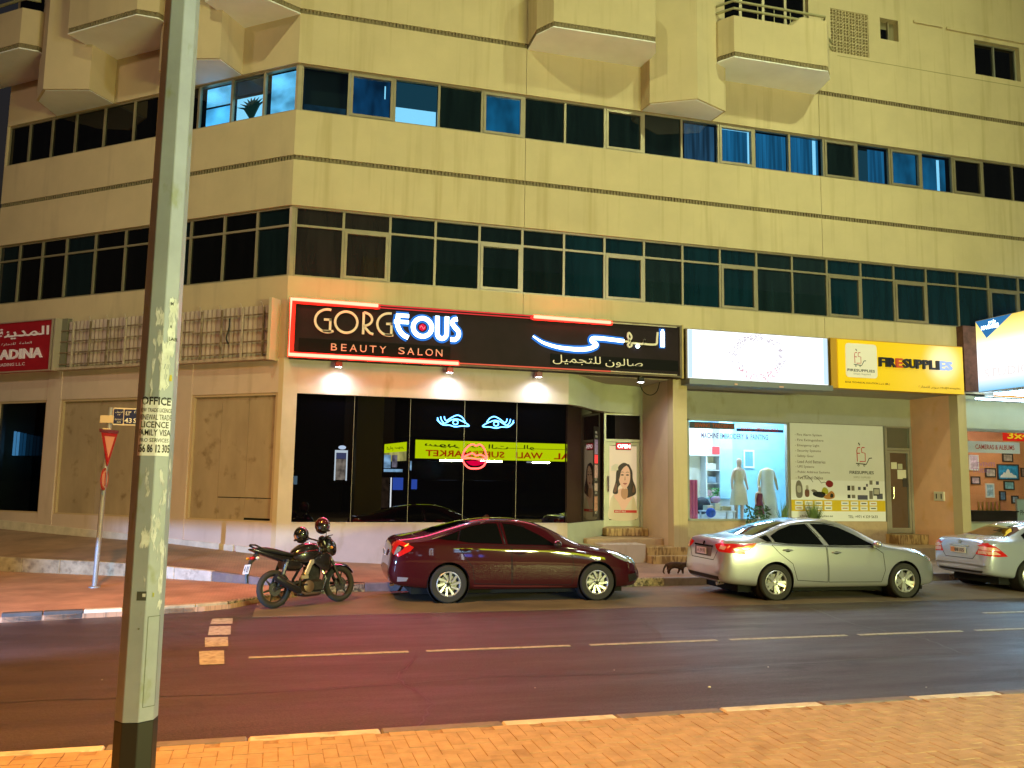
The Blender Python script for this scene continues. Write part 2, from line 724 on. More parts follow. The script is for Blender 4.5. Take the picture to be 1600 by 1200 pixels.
M_paver = [mat('paver_%s' % n, c, 0.82, nscale=7, namt=0.16, bump=70, bdist=0.004, space='World', stain=(3.0, (1, 1, 1), 0.56, 0.74, s))
           for n, c, s in (('tan', (0.47, 0.335, 0.215), (0.42, 0.29, 0.18)), ('buff', (0.49, 0.35, 0.23), (0.44, 0.3, 0.19)), ('brown', (0.445, 0.315, 0.20), (0.28, 0.185, 0.11)), ('pale', (0.62, 0.55, 0.47), (0.45, 0.38, 0.3)))]
M_joint = mat('joint_sand', (0.36, 0.24, 0.15), 0.95, nscale=20, namt=0.3, space='World')
M_kwhite = mat('kerb_white', (0.66, 0.62, 0.56), 0.7, nscale=5, namt=0.18, bump=40, bdist=0.004, stain=(6, (1, 1, 1), 0.54, 0.7, (0.36, 0.32, 0.28)), space='World')
M_kblack = mat('kerb_black', (0.19, 0.165, 0.185), 0.7, nscale=5, namt=0.25, bump=40, bdist=0.004, stain=(6, (1, 1, 1), 0.55, 0.7, (0.22, 0.2, 0.19)), space='World')
M_kraw = mat('kerb_worn', (0.30, 0.25, 0.18), 0.8, nscale=24, namt=0.5, bump=40, bdist=0.006, stain=(18, (1, 1, 1), 0.48, 0.6, (0.07, 0.06, 0.05)), space='World')


M_kdark = mat('kerb_dark', (0.075, 0.075, 0.09), 0.7, nscale=5, namt=0.3, space='World')
M_kdull = mat('kerb_dull', (0.42, 0.35, 0.26), 0.75, nscale=6, namt=0.25, bump=40, bdist=.004, stain=(7, (1, 1, 1), .52, .68, (.24, .19, .14)), space='World')


def brick_floor(name, c1, c2, mortar, scale, rough=0.85):
    m = mat(name, c1, rough)
    nt = m.node_tree
    b = nt.nodes['Principled BSDF']
    g = nt.nodes.new('ShaderNodeNewGeometry')
    br = nt.nodes.new('ShaderNodeTexBrick')
    br.inputs['Scale'].default_value = scale
    br.inputs['Color1'].default_value = (*c1, 1)
    br.inputs['Color2'].default_value = (*c2, 1)
    br.inputs['Mortar'].default_value = (*mortar, 1)
    br.inputs['Mortar Size'].default_value = 0.012
    n = nt.nodes.new('ShaderNodeTexNoise')
    n.inputs['Scale'].default_value = 1.3
    n.inputs['Detail'].default_value = 6
    mr = nt.nodes.new('ShaderNodeMapRange')
    mr.inputs['From Min'].default_value = 0.3
    mr.inputs['From Max'].default_value = 0.7
    mr.inputs['To Min'].default_value = 0.72
    mr.inputs['To Max'].default_value = 1.25
    mx = nt.nodes.new('ShaderNodeMix')
    mx.data_type = 'RGBA'
    mx.blend_type = 'MULTIPLY'
    mx.inputs[0].default_value = 1
    nt.links.new(g.outputs['Position'], br.inputs['Vector'])
    nt.links.new(g.outputs['Position'], n.inputs['Vector'])
    nt.links.new(n.outputs[0], mr.inputs[0])
    nt.links.new(br.outputs['Color'], mx.inputs[6])
    nt.links.new(mr.outputs[0], mx.inputs[7])
    nt.links.new(mx.outputs[2], b.inputs['Base Color'])
    return m


M_walk = brick_floor('far_pavement_blocks', (0.33, 0.22, 0.16), (0.28, 0.19, 0.14), (0.17, 0.12, 0.09), 4.5)
M_bulb = brick_floor('corner_blocks', (0.48, 0.285, 0.20), (0.43, 0.25, 0.17), (0.27, 0.17, 0.12), 4.5)

tag(MB().box(-300, 300, -300, 300, -0.6, -0.03).build('ground', M_asph), kind='structure')
tag(MB().box(-60, 60, 6.94, 16.4, -0.02, 0.0).build('road', M_asph), kind='structure')
tag(MB().prism([(-0.25, 13.42), (40, 13.3), (40, 16.5), (1.0, 16.3), (-0.2, 15.2)], -0.012, 0.004).build('parking_bay', M_bay), kind='structure')
# centre dashes
dash = None
for x0, x1 in [(-0.21, 1.63), (1.85, 3.69), (3.96, 5.76), (5.95, 7.77), (7.97, 9.72), (9.97, 11.8), (12.02, 13.85), (14.07, 15.9), (16.1, 17.9)]:
    tag(MB().box(x0, x1, 10.405, 10.49, 0.002, 0.006).build('road_marking', M_line), kind='structure')
for y0, y1, xo in [(12.86, 13.35, 0.0), (11.98, 12.68, 0.03), (11.18, 11.82, 0.05), (10.14, 10.92, 0.07)]:
    tag(MB().quad((-0.80 + xo * 1.2, y0, 0.006), (-0.50 + xo * 0.6, y0, 0.006), (-0.52 + xo * 0.2, y1, 0.006), (-0.80 + xo * 0.2, y1, 0.006)).build('road_marking', M_line), kind='structure')
tag(MB().box(11.5, 13.0, 11.82, 11.92, 0.002, 0.006).build('road_marking', M_line), kind='structure')
# cracks and sealed seams in the asphalt
M_tar = mat('tar_seal', (0.016, 0.014, 0.014), 0.35)
rdc = random.Random(3)
for pts in ([(-3, 8.9), (0, 8.75), (2.4, 8.95), (4.2, 8.8), (7, 9.0), (11, 8.85)], [(1.2, 7.2), (1.5, 8.0), (1.3, 9.1), (1.7, 10.2)], [(5.2, 11.0), (5.4, 12.0), (5.1, 13.0)], [(8.4, 9.0), (8.7, 10.0), (8.5, 11.2), (8.9, 13.1)]):
    q = []
    for a, b in zip(pts, pts[1:]):
        for t in range(8):
            q.append((a[0] + (b[0] - a[0]) * t / 8 + rdc.uniform(-.03, .03), a[1] + (b[1] - a[1]) * t / 8 + rdc.uniform(-.03, .03)))
    mb = MB()
    for a, b in zip(q, q[1:]):
        d = Vector((b[0] - a[0], b[1] - a[1])).normalized() * .007
        mb.quad((a[0] + d.y, a[1] - d.x, .0035), (b[0] + d.y, b[1] - d.x, .0035), (b[0] - d.y, b[1] + d.x, .0035), (a[0] - d.y, a[1] + d.x, .0035))
    tag(mb.build('road_crack', M_tar), kind='structure')

# near kerb and the block pavement in the foreground
KZ = 0.12
kerb = tag(MB().box(-14, 30, 6.80, 6.925, -0.02, 0.02).build('kerb', M_kblack), kind='structure')
x = -0.115 - 1.97 * 4
i = 0
while x < 16:
    for w, m in ((0.99, M_kwhite), (0.98, M_kblack)):
        MB().box(0.004, w - 0.004, 6.795, 6.93, 0.0, KZ + random.uniform(-0.004, 0.004)).build('kerbstone', m, kerb, bevel=0.014, loc=(x, 0, 0))
        x += w
near = tag(MB().box(-14, 30, -5.9, 6.79, -0.02, 0.1145).build('pavement', M_joint), kind='structure')
PL, PW, PG = 0.205, 0.1025, 0.0
pv = []
ux, uy = 0.1025, 0.1025
# herringbone laid square to the kerb
for a in range(-40, 90):
    for b in range(-60, 4):
        k = (a + b) % 4
        cx, cy = a * ux, 6.79 + b * uy
        if k == 0:
            pv.append((cx, cy, 0))
        elif k == 2 and True:
            pass
        if (a - b) % 4 == 0:
            pass
pv = []
for r in range(-70, 4):
    for c in range(-40, 90):
        t = (c - r) % 4
        if t == 0:
            pv.append((c * ux, 6.79 + r * uy - 2 * uy, 0))      # along x: covers c, c+1
        elif t == 2:
            pv.append((c * ux, 6.79 + (r - 1) * uy - 2 * uy, 1))  # along y: covers r-1, r
me_p = {}
for k in range(4):
    for o in (0, 1):
        w, h = (PL, PW) if o == 0 else (PW, PL)
        me_p[k, o] = MB().box(0.0018, w - 0.0018, 0.0018, h - 0.0018, -0.05, 0.022).mesh('paver', M_paver[k], bevel=0.0025)


def visible(x, y):
    yb = 6.5 - (x + 1.7) * 0.223 - 0.25
    return yb < y < 6.79 and -2.2 < x < 6.4


cand = []
rest = MB()
for x, y, o in pv:
    w, h = (PL, PW) if o == 0 else (PW, PL)
    if y + h > 6.792 or y < 3.4 or x < -3.6 or x > 8.6:
        continue
    (cand if visible(x + w / 2, y + h / 2) else rest.f) if False else None
    if visible(x + w / 2, y + h / 2):
        cand.append((math.hypot(x - 2, y), x, y, o))
    else:
        z = 0.1 + random.uniform(-0.003, 0.003)
        rest.box(x + 0.003, x + w - 0.003, y + 0.003, y + h - 0.003, z - 0.04, z + 0.019)
cand.sort()
for n, (d, x, y, o) in enumerate(cand):
    pale = (5.05 < x < 6.2 and 6.2 < y < 6.75 and random.random() < 0.3) or random.random() < 0.012
    k = 3 if pale else random.choice((0, 0, 1, 2, 1, 0))
    if n < 300:
        p = link('paver', me_p[k, o], near, (x, y, 0.098 + random.uniform(-0.0015, 0.0015)), (random.uniform(-.007, .007), random.uniform(-.007, .007), random.uniform(-.006, .006)))
    else:
        w, h = (PL, PW) if o == 0 else (PW, PL)
        z = 0.098 + random.uniform(-0.0015, 0.0015)
        rest.box(x + 0.003, x + w - 0.003, y + 0.003, y + h - 0.003, z - 0.04, z + 0.022)
tag(rest.build('paver', M_paver[0], near), kind='stuff')

# far side: painted kerb along the parking bay and round the corner
FK = [(-16, 12.0), (-9.0, 12.9), (-3.6, 13.51), (-2.1, 13.82), (-0.97, 14.14), (-0.6, 14.35), (-0.32, 14.73), (0.35, 15.5), (1.0, 16.02), (1.67, 16.1)]
# lower corner apron
UK = [(-16, 26.4), (-5.36, 19.85), (-2.82, 18.62), (-1.37, 17.72), (-0.34, 16.95), (0.3, 16.5), (1.0, 16.3), (1.67, 16.25)]
tag(MB().prism(FK + list(reversed(UK)), -0.02, 0.07).build('pavement', M_bulb), kind='structure')
kf = tag(MB().box(-0.01, 0.01, -0.01, 0.01, -0.015, -0.01).build('kerb', M_kblack, loc=(1.67, 16.3, 0)), kind='structure')
kf.location = (0, 0, 0)


def stones(parent, pts, h0, h1, width, length, colours, z0=-0.01, lift=0.0, hs=None):
    """kerbstones along a polyline; heights from h0 to h1"""
    seg = [0.0]
    for a, b in zip(pts, pts[1:]):
        seg.append(seg[-1] + math.hypot(b[0] - a[0], b[1] - a[1]))
    def at(s):
        for i in range(len(pts) - 1):
            if s <= seg[i + 1] or i == len(pts) - 2:
                t = (s - seg[i]) / (seg[i + 1] - seg[i])
                return Vector((pts[i][0] + (pts[i + 1][0] - pts[i][0]) * t, pts[i][1] + (pts[i + 1][1] - pts[i][1]) * t))
    n = int(seg[-1] / length)
    for i in range(n):
        s0, s1 = seg[-1] * i / n, seg[-1] * (i + 1) / n
        a, b = at(s0 + 0.004), at(s1 - 0.004)
        d = (b - a).normalized()
        nrm = Vector((-d.y, d.x)) * width
        ha = h0 + (h1 - h0) * s0 / seg[-1]
        hb = h0 + (h1 - h0) * s1 / seg[-1]
        if hs:
            def hz(s):
                for q in range(len(pts) - 1):
                    if s <= seg[q + 1] or q == len(pts) - 2:
                        return hs[q] + (hs[q + 1] - hs[q]) * (s - seg[q]) / (seg[q + 1] - seg[q])
            ha, hb = hz(s0), hz(s1)
        q = [a, b, b + nrm, a + nrm]
        mb = MB()
        c = (a + b) / 2
        mb.prism([(p.x - c.x, p.y - c.y) for p in q], z0, [ha, hb, hb, ha])
        mb.build('kerbstone', colours(i, n), parent, bevel=0.012, loc=(c.x, c.y, lift))


def kcol(i, n):
    if i > n - 4:
        return M_kraw
    return (M_kwhite, M_kwhite, M_kblack)[i % 3]


stones(kf, FK[2:7], 0.125, 0.11, 0.13, 0.48, lambda i, n: M_kraw if i > n - 2 else (M_kdull if i > n - 5 else (M_kdark if i in (0, 1, 5, 6) else M_kwhite)))
stones(kf, FK[6:], 0.10, 0.15, 0.13, 0.5, lambda i, n: M_kraw)
stones(kf, [(1.67, 16.1), (30, 16.3)], 0.16, 0.16, 0.14, 1.0, lambda i, n: M_kraw if i % 3 else M_kblack)
# raised pavement along the shops, rising to the left
WD = Vector((-0.779, 0.627))
def wing(t, off=0.0):
    return Vector((0.05, 19.35)) + WD * t - Vector((0.627, 0.779)) * off
rows = []
for (kx, ky, kz), (wx, wy, wz) in [
    ((-9.5, 22.3, 0.36), (*wing(11), 0.72)), ((-5.36, 19.9, 0.335), (*wing(6), 0.58)), ((-2.82, 18.68, 0.315), (*wing(3.1), 0.53)),
    ((-1.37, 17.8, 0.26), (*wing(1.0), 0.43)), ((-0.34, 17.05, 0.2), (*wing(0), 0.385)), ((0.3, 16.6, 0.16), (0.6, 19.4, 0.34)),
    ((1.67, 16.28, 0.15), (1.6, 19.4, 0.235)), ((2.6, 16.26, 0.15), (2.6, 19.4, 0.18)), ((9.5, 16.3, 0.15), (9.5, 21.3, 0.17)), ((30, 16.42, 0.15), (30, 21.3, 0.17))]:
    rows.append((kx, ky, kz, wx, wy, wz))
mb = MB()
for a, b in zip(rows, rows[1:]):
    k = 4
    for j in range(k):
        def P(r, t):
            return (r[0] + (r[3] - r[0]) * t, r[1] + (r[4] - r[1]) * t, r[2] + (r[5] - r[2]) * t)
        mb.quad(P(a, j / k), P(b, j / k), P(b, (j + 1) / k), P(a, (j + 1) / k))
tag(mb.build('pavement', M_walk, smooth=1.2, weld=True), kind='structure')
ku = tag(MB().box(-0.01, 0.01, -0.01, 0.01, 0.05, 0.06).build('kerb', M_kblack), kind='structure')
ku.location = (0, 0, 0)
def kcu(i, n):
    return M_kwhite if i in (2, 3, 4, 7, 8, 12) else (M_kraw if i < 2 else M_kblack)
stones(ku, [(-9.5, 22.2), (-5.36, 19.83), (-2.82, 18.60), (-1.37, 17.70), (-0.34, 16.93), (0.3, 16.48)], 0.37, 0.165, 0.13, 0.85, lambda i, n: M_kwhite if i in (9, 10) else (M_kdull if i < 9 else M_kblack), z0=0.0, hs=[0.385, 0.355, 0.33, 0.275, 0.215, 0.172])
# ================================================================== apartment building
M_wall = mat('cream_render', (0.58, 0.47, 0.305), 0.85, nscale=0.9, namt=0.07, bump=55, bdist=0.004, stain=(2.0, (2.6, 2.6, 0.14), 0.535, 0.86, (0.43, 0.335, 0.18)), space='World')
M_wing = mat('buff_render', (0.58, 0.45, 0.31), 0.85, nscale=0.9, namt=0.07, bump=55, bdist=0.004, stain=(1.4, (1.6, 1.6, 0.2), 0.57, 0.9, (0.4, 0.3, 0.22)), space='World')
M_shopw = mat('shop_render', (0.57, 0.49, 0.47), 0.8, nscale=1.4, namt=0.08, bump=60, bdist=0.003, stain=(2.2, (1.3, 1.3, 0.5), 0.58, 0.8, (0.42, 0.34, 0.25)), space='World')
M_groove = mat('groove_grit', (0.235, 0.185, 0.115), 0.95, nscale=8, namt=0.25, space='World')
M_alu = mat('champagne_aluminium', (0.40, 0.335, 0.235), 0.42, metal=0.55, nscale=3, namt=0.1)
M_alug = mat('grey_aluminium', (0.42, 0.41, 0.36), 0.4, metal=0.55, nscale=3, namt=0.1)
M_dark = mat('dark_interior', (0.006, 0.007, 0.008), 0.9)
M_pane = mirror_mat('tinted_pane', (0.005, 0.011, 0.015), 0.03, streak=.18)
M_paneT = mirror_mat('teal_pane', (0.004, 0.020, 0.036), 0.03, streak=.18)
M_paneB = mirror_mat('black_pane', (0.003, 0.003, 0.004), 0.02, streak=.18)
M_panel = glass_mat('lit_pane', (0.75, 0.9, 1.0), 0.02)
M_film = mirror_mat('black_film_glass', (0.0015, 0.0015, 0.003), 0.025, 0.004)
M_clear = glass_mat('shop_glass', (0.94, 0.97, 1.0), 0.015)
M_soff = mat('soffit_paint', (0.88, 0.88, 0.95), 0.8, nscale=1.2, namt=0.06, space='World')

OX, OY = 0.05, 19.35
B = thing('apartment_building', 'cream rendered corner apartment block with bands of windows above a row of shops', 'building', (OX, OY, 0))
AL = math.atan2(-0.627, 0.779)
LR = (0, 0, AL)
K = 0.3525
XR, TL = 27.0, 9.9


def panel(x0, x1, z0, z1, d=0.25, m=None, left=False, name='wall_panel', g=0.006):
    a = K * d if x0 == 0 and not left else 0
    b = -K * d if x1 == 0 and left else 0
    xa = x0 if x0 == 0 and not left else x0 + g
    xb = x1 if x1 == 0 and left else x1 - g
    MB().prism([(xa, 0), (xb, 0), (xb + b, d), (xa + a, d)], z0, z1).build(name, m or (M_wing if left else M_wall), B, rot=LR if left else None)


CUTS = [0, 5.52, 13.95, XR]
for z0, z1 in [(4.752, 6.6), (8.25, 9.325), (9.44, 10.51), (11.66, 12.875), (13.0, 18.0)]:
    for a, b in zip(CUTS, CUTS[1:]):
        if z0 == 13.0:
            continue
        panel(a, b, z0, z1)
    panel(-TL, 0, z0, z1, left=True) if z0 < 13 else None
# upper storey wall with its openings
UP = [(0, 5.52), (5.52, 10.75)]
panel(0, 5.52, 13.0, 18.0)
panel(5.52, 10.9, 13.0, 18.0)
panel(10.9, 13.7, 13.0, 13.9, g=0)
panel(10.9, 13.7, 16.2, 18.0, g=0)
panel(13.7, 14.40, 13.0, 18.0, g=0)
panel(14.40, 15.66, 13.0, 14.2, g=0)
panel(14.40, 15.66, 15.5, 18.0, g=0)
panel(15.66, 16.06, 13.0, 18.0, g=0)
panel(16.06, 16.68, 13.0, 14.85, g=0)
panel(16.06, 16.68, 15.49, 18.0, g=0)
panel(16.68, 19.35, 13.0, 18.0, g=0)
panel(19.35, 21.02, 13.0, 14.28, g=0)
panel(19.35, 21.02, 15.36, 18.0, g=0)
panel(21.02, XR, 13.0, 18.0, g=0)
panel(-TL, 0, 13.0, 18.0, left=True, g=0)


def groove(x0, x1, z0, z1, left=False, k0=0.0, k1=0.0):
    mb = MB()
    mb.prism([(x0, 0.05), (x1, 0.05), (x1 + k1, 0.25), (x0 + k0, 0.25)], z0, z1)
    n = int((x1 - x0) / 0.085)
    for i in range(n):
        x = x0 + (x1 - x0) * (i + 0.5) / n
        mb.box(x - 0.02, x + 0.02, 0.012, 0.05, z0, z1)
    mb.build('groove_strip', M_groove, B, rot=LR if left else None)


for z0, z1 in [(9.325, 9.44), (12.875, 13.0)]:
    groove(0.02, XR, z0, z1, k0=K * 0.2)
    groove(-TL, -0.02, z0, z1, True, k1=-K * 0.2)
# mass behind the panels
MB().prism([(K * 0.5, 0.5), (XR, 0.5), (XR, 9), (3, 9)], 4.76, 18.0).build('core', M_dark, B)
MB().prism([(-TL, 0.5), (-K * 0.5, 0.5), (-1.5, 7), (-TL, 7)], 4.76, 18.0).build('core', M_dark, B, rot=LR)
MB().prism([(0, 0), (XR, 0), (XR, 9), (-9.9 * 0.779, 9), (-9.9 * 0.779, 9.9 * 0.627)], 18.0, 18.3).build('roof', M_wall, B)
MB().box(-TL - 0.02, -TL + 0.2, 0, 7, 0, 4.75).build('wall_panel', M_wing, B, rot=LR)

# ------------------------------------------------------------------ ribbon windows
P = 1.0767
X0 = 0.11
SILL = {1: (10.51, 11.66), 2: (6.6, 8.25)}


def frame_mesh(w, z0, z1, transom, sash, name='window'):
    mb = MB()
    h = 0.028
    mb.box(0, h, 0.06, 0.15, z0, z1)
    mb.box(w - h, w, 0.06, 0.15, z0, z1)
    mb.box(h, w - h, 0.065, 0.15, z1 - 0.045, z1)
    mb.box(h, w - h, 0.055, 0.15, z0, z0 + 0.045)
    zt = z1 - 0.045
    if transom:
        mb.box(h, w - h, 0.065, 0.15, transom - 0.025, transom + 0.025)
        zt = transom - 0.025
    if sash:
        s = 0.062
        a, b, c, d = h + 0.006, w - h - 0.006, z0 + 0.05, zt - 0.005
        mb.box(a, a + s, 0.045, 0.13, c, d)
        mb.box(b - s, b, 0.045, 0.13, c, d)
        mb.box(a + s, b - s, 0.045, 0.13, c, c + s)
        mb.box(a + s, b - s, 0.045, 0.13, d - s, d)
    return mb.mesh(name, M_alu)


_fm = {}


def window(x, w, band, sash, left, pane_m, parts=None):
    z0, z1 = SILL[band]
    tr = 7.8 if band == 2 else None
    k = (round(w, 3), band, sash)
    if k not in _fm:
        _fm[k] = frame_mesh(w, z0, z1, tr, sash)
    o = link('window', _fm[k], B, rot=LR if left else None)
    off = (Matrix.Rotation(AL, 3, 'Z') @ Vector((x, 0, 0))) if left else Vector((x, 0, 0))
    o.location = off
    zt = tr or z1
    kk = ('p', round(w, 3), band, pane_m.name)
    if kk not in _fm:
        _fm[kk] = MB().box(0.02, w - 0.02, 0.10, 0.108, z0 + 0.02, zt - (0.0 if tr else 0.02)).mesh('pane', pane_m)
        if tr:
            _fm[kk, 't'] = MB().box(0.02, w - 0.02, 0.10, 0.108, tr, z1 - 0.02).mesh('pane', pane_m)
    link('pane', _fm[kk], o)
    if tr:
        link('pane', _fm[kk, 't'], o)
    for (fx0, fx1, fz0, fz1, m, y) in parts or ():
        MB().box(0.03 + fx0 * (w - 0.06), 0.03 + fx1 * (w - 0.06), y, y + 0.006, z0 + 0.04 + fz0 * (zt - z0 - 0.08), z0 + 0.04 + fz1 * (zt - z0 - 0.08)).build('blind', m, o)
    return o


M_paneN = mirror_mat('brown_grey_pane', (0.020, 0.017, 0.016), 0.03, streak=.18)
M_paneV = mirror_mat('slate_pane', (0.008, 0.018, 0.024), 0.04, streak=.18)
eb = {
    'teal': emit_mat('blind_teal', (0.03, 0.13, 0.17), 0.42),
    'navy': emit_mat('blind_navy', (0.006, 0.055, 0.12), 0.8, grad=(3, 3, 1.2)),
    'white': emit_mat('blind_white', (0.42, 0.85, 1.0), 1.15),
    'cyan': emit_mat('blind_cyan', (0.14, 0.58, 0.9), 1.3, grad=(1.2, 1, 1.6)),
    'cyan2': emit_mat('blind_pale', (0.22, 0.66, 0.90), 1.15, grad=(1.5, 1, 2.2)),
    'blue': emit_mat('blind_blue', (0.010, 0.125, 0.22), 0.75, grad=(2, 1, 1)),
    'stripe': emit_mat('blind_striped', (0.018, 0.165, 0.30), 0.8, stripes=(16, 1, 0.3)),
    'grey': emit_mat('blind_grey', (0.05, 0.14, 0.22), 0.62, stripes=(9, 1, 0.4)),
    'dim': emit_mat('blind_dim', (0.02, 0.06, 0.08), 0.5, grad=(3, 1, 3)),
}
M_leaf_dark = mat('plant_silhouette', (0.01, 0.06, 0.07), 0.9)
LIT = {
    0: [(0.03, 0.98, 0.0, 0.2, 'dim')],
    1: [(0.06, 0.93, 0.0, 1.0, 'navy'), (0.0, 0.03, 0, 1, 'white'), (0.96, 1.0, 0, 1, 'white'), (0.80, 0.83, 0.55, 0.85, 'white')],
    2: [(0.0, 0.98, 0.0, 0.40, 'white'), (0, 1, 0.4, 1.0, 'teal')],
    4: [(0.02, 0.97, 0.0, 1.0, 'blue')],
    9: [(0.12, 0.98, 0.0, 0.97, 'grey')],
    10: [(0.05, 0.9, 0.0, 0.96, 'stripe'), (0.05, 0.93, 0.95, 1.0, 'white'), (0.90, 0.95, 0.0, 1.0, 'white')],
    11: [(0.0, 1.0, 0.0, 0.97, 'stripe')],
    12: [(0.0, 0.95, 0.0, 1.0, 'stripe'), (0.77, 0.87, 0.0, 0.98, 'white')],
    14: [(0.42, 0.96, 0.0, 0.95, 'stripe'), (0.1, 0.42, 0.0, 0.9, 'teal')],
    15: [(0.03, 0.95, 0.0, 1.0, 'blue')],
    16: [(0.05, 0.9, 0.0, 0.95, 'blue'), (0.60, 0.69, 0.0, 0.92, 'white')],
}
S1, S2 = {1, 4, 7, 10, 13, 15, 17}, {1, 4, 7, 10, 13, 15, 18}
for i in range(24):
    spec = LIT.get(i)
    parts = [(a, b, c, d, eb[m], 0.2 if m != 'white' else 0.19) for a, b, c, d, m in spec] if spec else None
    window(X0 + i * P, P, 1, i in S1, False, M_panel if spec else (M_pane if i < 14 else M_paneB), parts)
    window(X0 + i * P, P, 2, i in S2, False, (M_paneN if i < 2 else (M_pane if i < 6 else (M_paneV if i in (8, 11, 12) else M_paneT))))
LP = 1.03
LITL = {0: [(0.08, 0.86, 0.0, 0.97, 'cyan2')], 1: [(0.03, 0.97, 0.0, 0.58, 'white'), (0.03, 0.97, 0.66, 0.98, 'dim')], 2: [(0.1, 0.97, 0.0, 0.48, 'cyan'), (0.1, 0.97, 0.53, 0.97, 'cyan2')]}
TM = [0.03, 1.01, 1.99, 3.02, 4.08, 5.17, 6.22, 7.27, 8.17, 9.05, 9.86]
for i in range(10):
    spec = LITL.get(i)
    parts = [(a, b, c, d, eb[m], 0.2) for a, b, c, d, m in spec] if spec else None
    LP = TM[i + 1] - TM[i]
    xl = -TM[i + 1]
    w = window(xl, LP, 1, False, True, M_panel if spec else M_paneB, parts)
    if i == 1:
        lf = MB()
        for k in range(9):
            a = R(50 + 11 * k)
            lf.tube([(0.55, 0.17, 10.55), (0.55 + 0.3 * math.cos(a), 0.17, 10.6 + 0.42 * math.sin(a)), (0.55 + 0.62 * math.cos(a), 0.17, 10.58 + 0.55 * math.sin(a))], [0.02, 0.035, 0.004], 5)
        lf.build('plant_silhouette', M_leaf_dark, w)
    window(xl, LP, 2, False, True, M_paneB if i % 3 else M_pane)
# corner post
for b in (1, 2):
    z0, z1 = SILL[b]
    MB().prism([(-0.035, 0.09), (0.02, 0.055), (0.105, 0.055), (0.105, 0.16), (-0.02, 0.17)], z0, z1).build('corner_mullion', M_alu, B)
    MB().box(-TL, -9.86, 0.0, 0.25, z0, z1).build('wall_panel', M_wing, B, rot=LR)

# ------------------------------------------------------------------ bay columns with pointed fronts
def prow(name, plan, zb, left=False, m=None, lip=None):
    MB().prism(plan, zb, 18.0).build(name, m, B, rot=LR if left else None)


def loc_main(pts):
    return [(x - OX, y - OY) for x, y in pts]


def loc_left(pts):
    out = []
    for x, y in pts:
        v = Matrix.Rotation(-AL, 2) @ Vector((x - OX, y - OY))
        out.append((v.x, v.y))
    return out


pmain = loc_main([(8.66, 19.36), (8.70, 18.88), (9.73, 18.28), (10.77, 18.73), (10.72, 19.36)])
prow('bay_column', pmain, 11.67, False, M_wall)
MB().prism([(pmain[0][0] + .03, -0.01), (pmain[1][0] + .04, pmain[1][1] + .04), (pmain[2][0], pmain[2][1] + .06), (pmain[3][0] - .06, pmain[3][1] + .04), (pmain[4][0] - .05, -0.01)], 11.655, 11.672).build('soffit', M_soff, B)
pl = loc_left([(-6.17, 24.36), (-6.43, 23.47), (-6.09, 22.69), (-4.97, 22.34), (-4.50, 23.03)])
pl[0] = (pl[0][0], 0.01)
pl[-1] = (pl[-1][0], 0.01)
prow('bay_column', pl, 11.67, True, M_wing)
MB().prism([(p[0] * 0.97 + sum(q[0] for q in pl) / 5 * 0.03, p[1] * 0.94 - 0.005) for p in pl], 11.655, 11.672).build('soffit', M_soff, B, rot=LR)
pl2 = [(x + 4.2, y) for x, y in pl]
prow('bay_column', pl2, 11.67, True, M_wing)
MB().prism([(p[0] * 0.97 + sum(q[0] for q in pl2) / 5 * 0.03, p[1] * 0.94 - 0.005) for p in pl2], 11.655, 11.672).build('soffit', M_soff, B, rot=LR)


# ------------------------------------------------------------------ balconies
def balcony(plan, tops, left=False, m=None, rail=None, soff=True):
    """plan: outer edge from wall to wall, left to right; tops: parapet height at each corner"""
    n = len(plan)
    rot = LR if left else None
    mb = MB()
    cx = sum(p[0] for p in plan) / n
    inner = []
    for x, y in plan:
        inner.append((x + (0.12 if x < cx else -0.12), min(y + 0.12, 0)))
    for i in range(n - 1):
        a, b, c, d = plan[i], plan[i + 1], inner[i + 1], inner[i]
        mb.prism([a, b, c, d], 13.0, [tops[i], tops[i + 1], tops[i + 1], tops[i]])
    o = mb.build('balcony', m, B, rot=rot)
    g = MB()
    ins = [(x + (0.02 if x < cx else -0.02), min(y + 0.025, 0)) for x, y in plan]
    g.prism(ins, 12.875, 13.0)
    for i in range(n - 1):
        a, b = Vector(plan[i]), Vector(plan[i + 1])
        L = (b - a).length
        k = max(2, int(L / 0.085))
        d = (b - a) / L
        nn = Vector((d.y, -d.x))
        for j in range(k):
            c = a + d * (L * (j + .5) / k)
            q = [c - d * .02 - nn * .04, c + d * .02 - nn * .04, c + d * .02 - nn * .006, c - d * .02 - nn * .006]
            g.prism([tuple(p) for p in reversed(q)], 12.876, 12.999)
    g.build('groove_strip', M_groove, o)
    close = ([(plan[0][0], -0.001)] if plan[0][1] < -.01 else []) + list(plan) + ([(plan[-1][0], -0.001)] if plan[-1][1] < -.01 else [])
    MB().prism(close, 12.845, 12.875).build('soffit', M_soff, o)
    return o


